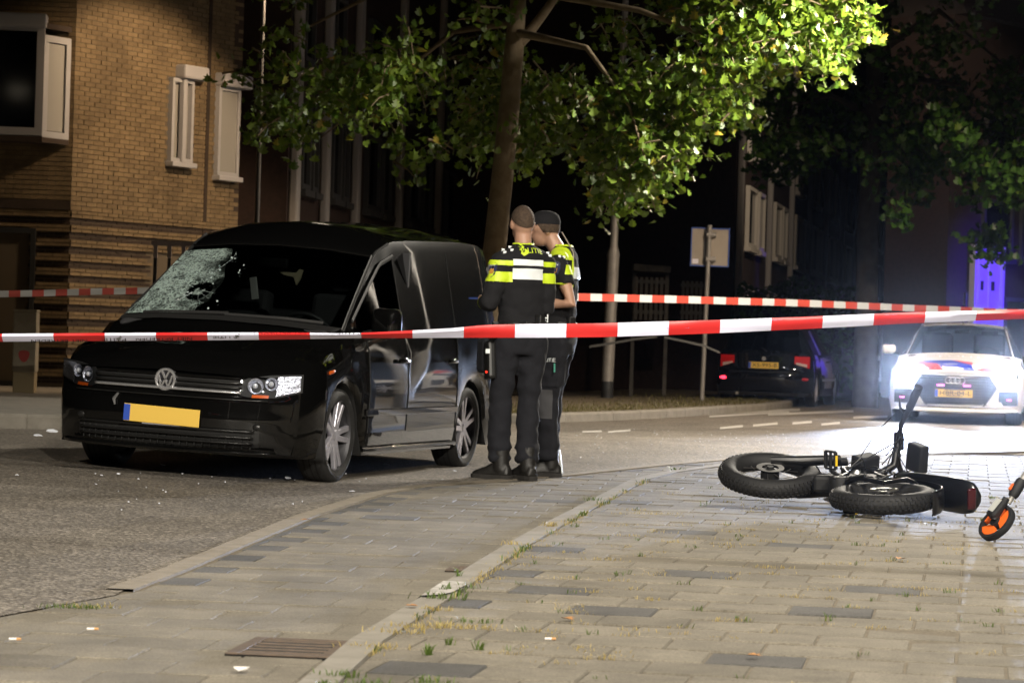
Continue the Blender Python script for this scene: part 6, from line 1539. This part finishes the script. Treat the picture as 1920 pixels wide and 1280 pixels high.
# cranks, pedals, chainring, chain, derailleur, kickstand
crk = MB().lathe([(.05, -.055), (.095, -.055), (.098, -.058), (.095, -.061), (.05, -.061)], bb, (0, 1, 0), 30, closed=True).build('chainring', M_steel, bike)
CA = R(20)
for s, a in ((1, CA), (-1, CA+math.pi)):
    d = Vector((math.cos(a), 0, math.sin(a)))
    part([bb+Vector((0, s*.03, 0)), bb+Vector((0, s*.07, 0)), bb+d*.17+Vector((0, s*.085, 0))], [.016, .015, .012], 'crank', M_bkm, 8)
    pc_ = bb+d*.17+Vector((0, .145 if s > 0 else -.085, 0)); pdm = MB()
    pd = MB().tube([pc_-Vector((0, s*(.055 if s > 0 else .02), 0)), pc_+Vector((0, s*(.05 if s > 0 else .025), 0))], .009, 8).build('pedal', M_bkm, bike)
    for dx in (-.045, .045): MB().box(pc_+Vector((dx, 0, 0)), (.012, .10 if s > 0 else .06, .022)).build('pedal_plate', M_bkm, pd, bevel=.003)
    for dy in (-.05, .05): MB().box(pc_+Vector((0, dy*(1 if s > 0 else .55), 0)), (.08, .012, .022)).build('pedal_plate', M_bkm, pd, bevel=.003)
    for dx in (-.052, .052): MB().box(pc_+Vector((dx, 0, 0)), (.005, .06, .014)).build('pedal_reflector', M_yref, pd)
ch = []
for k in range(33):
    t = k/32
    if t < .4: p = Vector((lerp(.42, 0, t/.4), -.058, lerp(.33+.095, RO+.04, t/.4)))
    elif t < .6: a = (t-.4)/.2*math.pi; p = Vector((-.045*math.sin(a), -.058, RO+.04*math.cos(a)))
    else: q = (t-.6)/.4; p = Vector((lerp(0, .42, q), -.058, lerp(RO-.04, .33-.095, q)-.05*math.sin(q*math.pi)))
    ch.append(p)
part(ch, .0045, 'chain', M_steel, 6)
dr_ = part([(0, -.095, RO-.02), (.03, -.11, .20), (.06, -.095, .13)], [.014, .018, .012], 'derailleur', M_bkm, 8)
for z, x in ((.20, .03), (.13, .06)): MB().lathe([(0, -.006), (.022, -.006), (.022, .006), (0, .006)], (x, -.09, z), (0, 1, 0), 12).build('jockey_wheel', M_steel, dr_)
part([(.30, .06, .28), (.18, .10, .22), (.04, .13, .20)], .009, 'kickstand', M_bkm, 8)
part([S_(.83, .04, .80), (.72, .05, .84), (.45, .045, .74), (.30, .05, .50), (.10, .10, .35)], .004, 'cable', M_bkm, 6)
part([(.50, .05, .72), (.44, .20, .74), (.34, .16, .70), (.20, .05, .67)], .0035, 'cable', M_bkm, 6)
for k, (a, b_, c) in enumerate((((.80, .10, .98), (.62, .17, .92), (.40, .12, .62)), ((.84, .02, .86), (.64, .13, .66), (.44, .10, .40)), ((.70, .2, 1.04), (.55, .22, .86), (.66, .08, .62)))):
    part([a, tuple(lerp(a[i], b_[i], .6)+(.02 if i == 1 else 0) for i in range(3)), b_, tuple(lerp(b_[i], c[i], .5) for i in range(3)), c], .004, 'cable', M_bkm, 6)
for s in (1, -1):
    part([(.74, s*.06, .66), (.58, s*.09, .47), (.44, s*.08, .40), (.40, s*.06, .27)], .012, 'frame_guard', M_bk, 8)
MB().lathe([(.0, -.075), (.055, -.075), (.065, -.06), (.065, .06), (.055, .075), (0, .075)], bb, (0, 1, 0), 20).build('motor', M_bkm, bike, smooth=40)
# lay it down on its right side
fx = Vector((-.53, .85, 0)).normalized()
Xb = fx; Zb = Vector((Xb.y, -Xb.x, 0)); Yb = Vector((0, 0, 1))
TILT = R(5); PITCH = R(3)
Mb = Matrix((Xb, Yb, Zb)).transposed().to_4x4()
rc = Vector((2.09, 15.4, 0))
bike.matrix_world = Matrix.Translation((2.09, 15.4, .0)) @ Matrix.Rotation(-TILT, 4, Xb) @ Matrix.Rotation(PITCH, 4, Vector((-Xb.y, Xb.x, 0))*-1) @ Mb @ Matrix.Translation((0, 0, -RO))
bpy.context.view_layer.update()
zmin = min((c.matrix_world @ v.co).z for c in bike.children if c.type == 'MESH' and c.name.split('.')[0] in ('wheel', 'seat', 'pedal', 'tail_lamp') for v in c.data.vertices)
bike.location.z += kerb_z(rc.y)-zmin+.003

# ================================================================== measuring wheel
M_or = mat('orange_plastic', (0.75, 0.13, 0.015), .4); M_gpole = mat('grey_pole', (.32, .31, .29), .45, .3); M_lab = mat('counter_label', (.45, .46, .44), .4)
mw = thing('measuring_wheel', 'orange and black measuring wheel on a grey pole resting on the pavement', 'measuring wheel')
mc = gp(1868, 1014, kerb_z(14))
Mw = Matrix.Rotation(R(-62), 4, 'Z') @ Matrix.Rotation(R(-38), 4, 'X')
mw.matrix_world = Matrix.Translation((mc.x, mc.y, kerb_z(mc.y)+.090)) @ Mw @ Matrix.Scale(1.25, 4)
r_ = .082
tw_ = MB().lathe([(r_-.014, -.014), (r_-.002, -.013), (r_, -.006), (r_, .006), (r_-.002, .013), (r_-.014, .014)], (0, 0, 0), (0, 1, 0), 36, closed=True).build('wheel', M_ft, mw, smooth=40)
for k in range(3):
    a = 2*math.pi*k/3+.3; pl_ = [(math.cos(a+t)*q, math.sin(a+t)*q) for q, ts in ((.068, (-.85, -.4, 0, .4, .85)), (.022, (.6, -.6))) for t in ts]
    MB().prism(pl_, lambda u, v, d: (u, d, v), -.010, .010).build('orange_disc', M_or, tw_, bevel=.003)
MB().lathe([(0, -.016), (.022, -.016), (.024, 0), (.022, .016), (0, .016)], (0, 0, 0), (0, 1, 0), 16).build('hub', M_bkm, tw_, smooth=40)
up_ = Vector((.45, -.12, .88)).normalized()
MB().box((-.005, -.032, .045), (.055, .034, .085), Matrix.Rotation(R(10), 3, 'Y')).build('counter_box', M_bkm, mw, bevel=.012)
MB().box((-.005, -.0505, .05), (.034, .003, .06), Matrix.Rotation(R(10), 3, 'Y')).build('counter_window', M_lab, mw)
part_ = lambda pts, r, nm, m, n=12: MB().tube(pts, r, n).build(nm, m, mw, smooth=40)
iv = mw.matrix_world.to_3x3().inverted(); dirw = (iv @ Vector((.50, .12, .86))).normalized()
part_([(0, -.02, 0), Vector((0, -.02, 0))+dirw*.10], [.016, .014], 'fork_arm', M_bkm)
part_([dirw*.09, dirw*.125], .011, 'collar', M_gpole); part_([dirw*.12, dirw*.135, dirw*.19, dirw*.20], [.018, .022, .022, .017], 'folding_joint', M_bkm)
MB().box(dirw*.155+iv @ Vector((-.024, 0, .01)), (.014, .014, .03)).build('release_button', M_or, mw, bevel=.003)
part_([dirw*.195, dirw*.55], .0125, 'pole', M_gpole); part_([dirw*.54, dirw*.60, dirw*.62], [.018, .018, .015], 'folding_joint', M_bkm); part_([dirw*.6, dirw*1.02], .011, 'pole', M_gpole); part_([dirw*1.0, dirw*1.14], .016, 'grip', M_bkm)

# ================================================================== barrier tapes
M_tw = mat('tape_white', (0.78, 0.79, 0.98), .35); M_tr = mat('tape_red', (0.62, 0.025, 0.025), .35)
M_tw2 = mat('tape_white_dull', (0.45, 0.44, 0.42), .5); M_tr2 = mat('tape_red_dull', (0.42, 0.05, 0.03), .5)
def tape(name, label, pts, seglen, mw_, mr_, phase=0.0, group=None, sub=4, start_red=False):
    """pts: (point, width seen from the front, set-back of the lower edge) along the tape"""
    t = thing(name, label, 'tape', tuple(pts[0][0]), group=group); O = Vector(pts[0][0])
    # arc length
    acc = [0.0]
    for a, b_ in zip(pts, pts[1:]): acc.append(acc[-1]+(Vector(b_[0])-Vector(a[0])).length)
    L = acc[-1]; 
    def at(s): 
        p = Vector([interp(acc, [q[0][k] for q in pts], s) for k in range(3)]); return p, interp(acc, [q[1] for q in pts], s), interp(acc, [q[2] for q in pts], s)
    s = -phase; red = start_red; rr = random.Random(4)
    while s < L:
        a, b_ = max(0, s), min(L, s+seglen)
        if b_-a > .004:
            rows = []
            for k in range(sub+1):
                p, w_, d = at(lerp(a, b_, k/sub)); n3 = [(-.5, d), (-.16, d*.35+.004*math.sin(s*9+k)), (.18, -d*.2+.003*math.cos(s*7+k)), (.5, 0)]
                rows.append([tuple(p-O+Vector((0, dd, w_*q))) for q, dd in n3])
            MB().sheet(rows).build('red_segment' if red else 'white_segment', mr_ if red else mw_, t, smooth=60)
        red = not red; s += seglen
    return t, at, L, O
TY = 15.0
tp_px = [(-140, 634, 15.5), (0, 633, 15), (200, 631.5, 15), (300, 631, 15), (480, 630, 14), (560, 629.5, 12.5), (630, 629.5, 10), (690, 628.5, 10.5), (760, 627, 14), (850, 624, 18), (905, 621, 24), (1000, 620, 26), (1125, 619, 26), (1220, 616, 26), (1320, 613, 25), (1515, 605, 23), (1700, 596, 21), (1920, 589, 17.5), (2080, 584, 17)]
tpts = [(at_depth(x, y, TY), w_/FPX*TY, math.sqrt(max(0, .078**2-(w_/FPX*TY)**2))*.55) for x, y, w_ in tp_px]
tap, tat, tL, tO = tape('barrier_tape', 'red and white police barrier tape stretched in front of the van and officers', tpts, 96.2/FPX*TY, M_tw, M_tr, phase=.14, group=None, start_red=False)
def tape_text(s, pos, size, up_off, flip=True, m=None):
    vs, fs = text_mesh(s, size); q = []
    for v in vs:
        u, w_ = (-v.x, -v.y) if flip else (v.x, v.y)
        p, ww, d = tat(min(tL, max(0, pos+u))); q.append(tuple(p-tO+Vector((0, -.003+d*.5*(.5-(w_+up_off)/max(ww, .02)), (w_+up_off)*ww/.076))))
    MB().add(q, fs).build('tape_lettering', m or M_ink, tap)['kind'] = 'stuff'
px2s = lambda px: (px+140)/FPX*TY
for px, s, off in ((110, 'NIET BETREDEN', -.034), (60, 'BETREDEN', -.036), (213, 'P LITIE', -.026), (307, 'NIET BETREDEN', -.020), (422, 'P LITIE', 0.0), (528, 'NIET BETREDEN', .020), (655, 'P LITIE', .03)):
    if s == 'BETREDEN': continue
    tape_text(s, px2s(px), (.043 if s[0] == 'N' else .047), off)
for px, off in ((222, -.02), (444, .002)):                           # emblem between P and LITIE
    pos = px2s(px); q = []
    for pl in ([(.0, -.012), (.012, -.006), (.016, .006), (.004, .014), (-.008, .008), (-.010, -.004)], [(.004, .02), (.020, .012), (.012, .026)]):
        o = []
        for u, w_ in pl:
            p, ww, d = tat(pos+u); o.append(tuple(p-tO+Vector((0, -.004, (w_*1.1+off)*ww/.076))))
        MB().add(o, [tuple(range(len(o)))]).build('tape_emblem', M_ink, tap)
M_blueink = mat('faint_blue_ink', (0.30, 0.34, 0.62), .5)
for px, s, off in ((1270, 'NIET BETREDEN', .004), (1460, 'NIET BETREDEN', .022), (1660, 'NIET BETREDEN', .022)): tape_text(s, px2s(px), .018, off, True, M_blueink)
for px in (790, 887): tape_text('//', px2s(px), .03, .028, True)
# rear tapes
rp = [(at_depth(1040, 556, 27.6), .076, .0), (at_depth(1140, 558, 28.5), .076, 0), (at_depth(1300, 562, 29.8), .078, 0), (at_depth(1500, 568, 31.4), .078, 0), (at_depth(1700, 577, 33), .077, 0), (at_depth(1830, 582, 34), .076, 0), (at_depth(1990, 588, 35.2), .076, 0)]
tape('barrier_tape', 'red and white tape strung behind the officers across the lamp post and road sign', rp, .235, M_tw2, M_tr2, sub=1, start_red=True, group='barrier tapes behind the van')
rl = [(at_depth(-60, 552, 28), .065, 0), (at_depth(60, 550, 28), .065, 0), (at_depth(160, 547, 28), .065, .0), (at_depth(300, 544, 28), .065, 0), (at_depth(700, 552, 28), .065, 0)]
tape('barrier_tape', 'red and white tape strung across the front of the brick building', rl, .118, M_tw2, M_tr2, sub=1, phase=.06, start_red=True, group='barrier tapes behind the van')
sl = thing('slack_ribbon', 'loose pale ribbon of tape sagging from the dark hedge beyond the island', 'ribbon')
for a in ([(1105, 652), (1150, 645), (1195, 637), (1232, 633)], [(1246, 634), (1280, 641), (1320, 650), (1350, 663)]):
    P = [at_depth(x, y, 42) for x, y in a]
    MB().sheet([[tuple(p), tuple(p+Vector((0, .02, .035)))] for p in P]).build('ribbon', mat('dull_ribbon', (.05, .049, .047), .7), sl)

# ================================================================== things lying on the ground
rr = random.Random(12)
M_shard = mat('headlamp_shard', (.75, .78, .85), .15); M_pap = mat('white_scrap', (.75, .72, .68), .6)
shards = [(853, 887, .05, 'white plastic shard by the boot of the jacketed officer'), (724, 874, .045, 'white plastic shard in the shadow under the van sill'), (661, 926, .035, 'white plastic shard near the edging strip'), (305, 875, .06, 'clear headlamp shard under the front bumper'), (540, 901, .06, 'long white shard beside the front wheel of the van'), (97, 813, .10, 'white crumpled plastic scrap by the far kerb'), (70, 821, .07, 'smaller white scrap on the asphalt by the far kerb'), (32, 895, .02, 'tiny white crumb alone on the asphalt'), (190, 895, .018, 'tiny glass crumb before the far front wheel'), (222, 892, .02, 'tiny glass crumb beside the van shadow'), (180, 912, .016, 'faint glass crumb on the open asphalt')]
for px, py, sz, lab in shards:
    p = gpr(px, py); mb = MB(); a0 = rr.uniform(0, 3); n_ = 6; out_ = [(sz*.6*rr.uniform(.6, 1.1)*math.cos(2*math.pi*k/n_), sz*.35*rr.uniform(.6, 1.1)*math.sin(2*math.pi*k/n_)) for k in range(n_)]
    tg = rr.uniform(.15, .45)
    mb.prism(out_, lambda u, v, d: (u*math.cos(a0)-v*math.sin(a0), u*math.sin(a0)+v*math.cos(a0), d+.012+v*tg+.18*sz*(1-abs(u)/sz)), 0, .004)
    o = mb.build('shard', M_shard, loc=(p.x, p.y, p.z)); tag(o, lab, 'debris', 'debris from the crash')
gs = MB()
for _ in range(420):                                                 # crushed glass glittering over the asphalt
    if rr.random() < .9: p = gpr(rr.gauss(1350, 190), rr.uniform(805, 876))
    else: p = gpr(rr.uniform(150, 900), rr.uniform(880, 960))
    if side_of(EDGE, p.xy) > -.1: continue
    s = rr.uniform(.003, .009); gs.box((p.x, p.y, p.z+s*.4), (s, s*rr.uniform(.5, 1), s*.8), Matrix.Rotation(rr.uniform(0, 3), 3, 'Z') @ Matrix.Rotation(rr.uniform(0, 1), 3, 'X'))
gs.build('glass_crumbs', M_shard)['kind'] = 'stuff'
for px, py, lab in ((452, 1262, 'crumpled white paper scrap on the lower paving by the grate'), (640, 1218, None)):
    if not lab: continue
    p = gp(px, py); mb = MB(); n_ = 7; out_ = [(.03*rr.uniform(.6, 1.2)*math.cos(2*math.pi*k/n_), .02*rr.uniform(.6, 1.2)*math.sin(2*math.pi*k/n_)) for k in range(n_)]
    mb.prism(out_, lambda u, v, d: (u, v, .008+d+abs(u)*.4), 0, .002); tag(mb.build('paper_scrap', M_pap, loc=(p.x, p.y, 0)), lab, 'litter')
for px, py, a, lab in ((24, 1201, .2, 'cigarette end lying at the far corner of the lower paving'), (1028, 1203, .1, 'cigarette end between pavement tiles near the kerb line'), (170, 1184, .3, 'cigarette end on the paving above the long dark joint')):
    p = gp(px, py, kerb_z(8.5)); c = thing('cigarette_end', lab, 'cigarette end', (p.x, p.y, kerb_z(p.y)+.008), (0, 0, a), 'cigarette ends on the paving')
    MB().tube([(-.012, 0, 0), (.010, 0, 0)], .0038, 8).build('paper', M_pap, c); MB().tube([(.010, 0, 0), (.024, 0, 0)], .0039, 8).build('filter', mat('filter_tan', (.55, .3, .12), .8), c)
M_dry = mat('fallen_leaf', (0.42, 0.20, 0.06), .7, col2=(.30, .13, .04), scale=30)
for i, (px, py, lab) in enumerate(((1065, 1160, 'curled orange leaf by the dark tile beside the kerb'), (770, 1137, 'small rust leaf before the painted kerb end'), (1415, 1222, 'slim orange leaf on the dark tile near the camera'), (1690, 1060, 'pale yellow leaf on the tiles below the bicycle'), (572, 968, 'small brown leaf on the edging strip'))):
    p = gp(px, py, .03); mb = MB().add([v+Vector((0, 0, .012+abs(v.x)*.5)) for v in leaf_shape(.05, rr)], LEAF_F)
    tag(mb.build('fallen_leaf', M_dry, loc=(p.x, p.y, kerb_z(p.y) if side_of(KERB, p.xy) > 0 else .002), rot=(0, 0, rr.uniform(0, 6))), lab, 'leaf', 'fallen leaves on the paving')
# weeds and dry moss in the joints
M_weed = foliage_mat('joint_weed', (0.06, 0.11, 0.015), (0.10, 0.15, 0.03), (0.20, 0.20, 0.05)); M_moss = foliage_mat('dry_moss', (0.36, 0.27, 0.10), (0.42, 0.33, 0.12), (0.30, 0.28, 0.08))
def tuft(mb, x, y, z, n_, h, sp):
    for _ in range(n_):
        a = rr.uniform(0, 6.28); d = Vector((math.cos(a), math.sin(a), 0)); b0_ = Vector((x, y, z))+d*rr.uniform(0, sp)*.6+Vector((rr.gauss(0, sp), rr.gauss(0, sp*.4), 0)); hh = h*rr.uniform(.5, 1.2); wv = Vector((-d.y, d.x, 0))*hh*.09
        mb.add([b0_-wv, b0_+wv, b0_+d*hh*.35+wv*.8+Vector((0, 0, hh*.7)), b0_+d*hh*.8+Vector((0, 0, hh*.95)), b0_+d*hh*.35-wv*.8+Vector((0, 0, hh*.7))], [(0, 1, 2, 4), (4, 2, 3)])
ux, uy = Vector((math.cos(A_R), -math.sin(A_R))), Vector((math.sin(A_R), math.cos(A_R)))
wd, ms = MB(), MB()
for _ in range(1500):
    r_i = rr.randrange(8, 48); c_i = rr.randrange(-10, 16)
    p = org_R+ux*(c_i*.3+(.15 if r_i % 2 else 0)+ (0 if rr.random() < .5 else rr.uniform(0, .3)))+uy*(r_i*.3+(rr.uniform(0, .3) if rr.random() < .45 else 0))
    if side_of(KERB, p) < .13 or p.y > 18: continue
    if noise.noise(Vector((p.x*1.5, p.y*1.5, 0))) < -.12: continue
    z = kerb_z(p.y)-.004
    (tuft(ms, p.x, p.y, z, rr.randrange(10, 26), .016, .036) if rr.random() < .7 else tuft(wd, p.x, p.y, z, rr.randrange(4, 12), .022, .014))
for px, py, n_, h, sp, kind in ((830, 1122, 40, .034, .04, 'w'), (850, 1110, 26, .036, .03, 'w'), (875, 1104, 20, .03, .03, 'w'), (860, 1085, 8, .04, .008, 'w'), (145, 1124, 120, .018, .05, 'w'), (170, 1122, 60, .018, .05, 'm'), (780, 1168, 90, .02, .06, 'm'), (760, 1178, 70, .02, .06, 'm'), (840, 1165, 70, .018, .06, 'm'), (880, 1170, 60, .02, .05, 'm'), (890, 1160, 40, .022, .04, 'w'), (700, 1200, 70, .018, .05, 'm'), (820, 1140, 50, .02, .03, 'm'), (1090, 950, 40, .04, .03, 'w'), (1110, 945, 30, .03, .03, 'w'), (1030, 995, 40, .03, .03, 'm'), (960, 1030, 40, .025, .03, 'm'), (1267, 885, 30, .07, .02, 'w'), (1385, 876, 30, .05, .04, 'w'), (1075, 995, 20, .025, .03, 'w'), (640, 1250, 50, .025, .03, 'w'), (620, 1272, 50, .03, .03, 'w'), (815, 1262, 50, .025, .03, 'w'), (700, 1265, 40, .025, .03, 'w'), (805, 1212, 16, .035, .008, 'w'), (902, 1205, 14, .035, .008, 'w'), (842, 1196, 14, .03, .008, 'w')):
    z_ = .03; p = gp(px, py, z_); z = kerb_z(p.y)-.002 if side_of(KERB, p.xy) > 0 else 0.0
    tuft(wd if kind == 'w' else ms, p.x, p.y, z, n_, h, sp)
kr = resample(KERB, .05)
for p in kr:
    if 7.4 < p.y < 19 and noise.noise(Vector((p.x*3, p.y*2.2, 5))) > -.02:
        t = Vector((.99, -.12)); q = p+t*.125; tuft(ms, q.x, q.y, kerb_z(q.y)-.004, rr.randrange(3, 9), .02, .018)
        if rr.random() < .18: tuft(wd, q.x, q.y, kerb_z(q.y)-.004, 6, .03, .012)
wd.build('weeds', M_weed)['kind'] = 'stuff'; ms.build('dry_moss', M_moss)['kind'] = 'stuff'
# grass along the traffic island
ig = MB()
for _ in range(5200):
    a = rr.random(); i = rr.randrange(1, len(isl)-3); p = isl[i].lerp(isl[i+1], rr.random()); t = (isl[i+1]-isl[i]).normalized(); nn = Vector((-t.y, t.x)); q = p+nn*(.2+abs(rr.gauss(0, 1.0)))
    tuft(ig, q.x, q.y, ih-.01, 2, rr.uniform(.02, .055), .03)
ig.build('verge_grass', foliage_mat('verge_blade', (.10, .11, .03), (.16, .14, .05), (.24, .19, .08)))['kind'] = 'stuff'
# ================================================================== added scattering volume for the headlight glow
hm = bpy.data.materials.new('added_glow_haze'); hm.use_nodes = True; n, l = hm.node_tree.nodes, hm.node_tree.links; n.clear()
o_ = n.new('ShaderNodeOutputMaterial'); pv = n.new('ShaderNodeVolumePrincipled'); pv.inputs['Color'].default_value = (.9, .93, 1, 1); pv.inputs['Density'].default_value = GLOW_HAZE; pv.inputs['Anisotropy'].default_value = .985
l.new(pv.outputs[0], o_.inputs['Volume'])
hz = MB().box((0, 60, 5.5), (90, 160, 14)).build('glow_haze', hm); hz['kind'] = 'stuff'
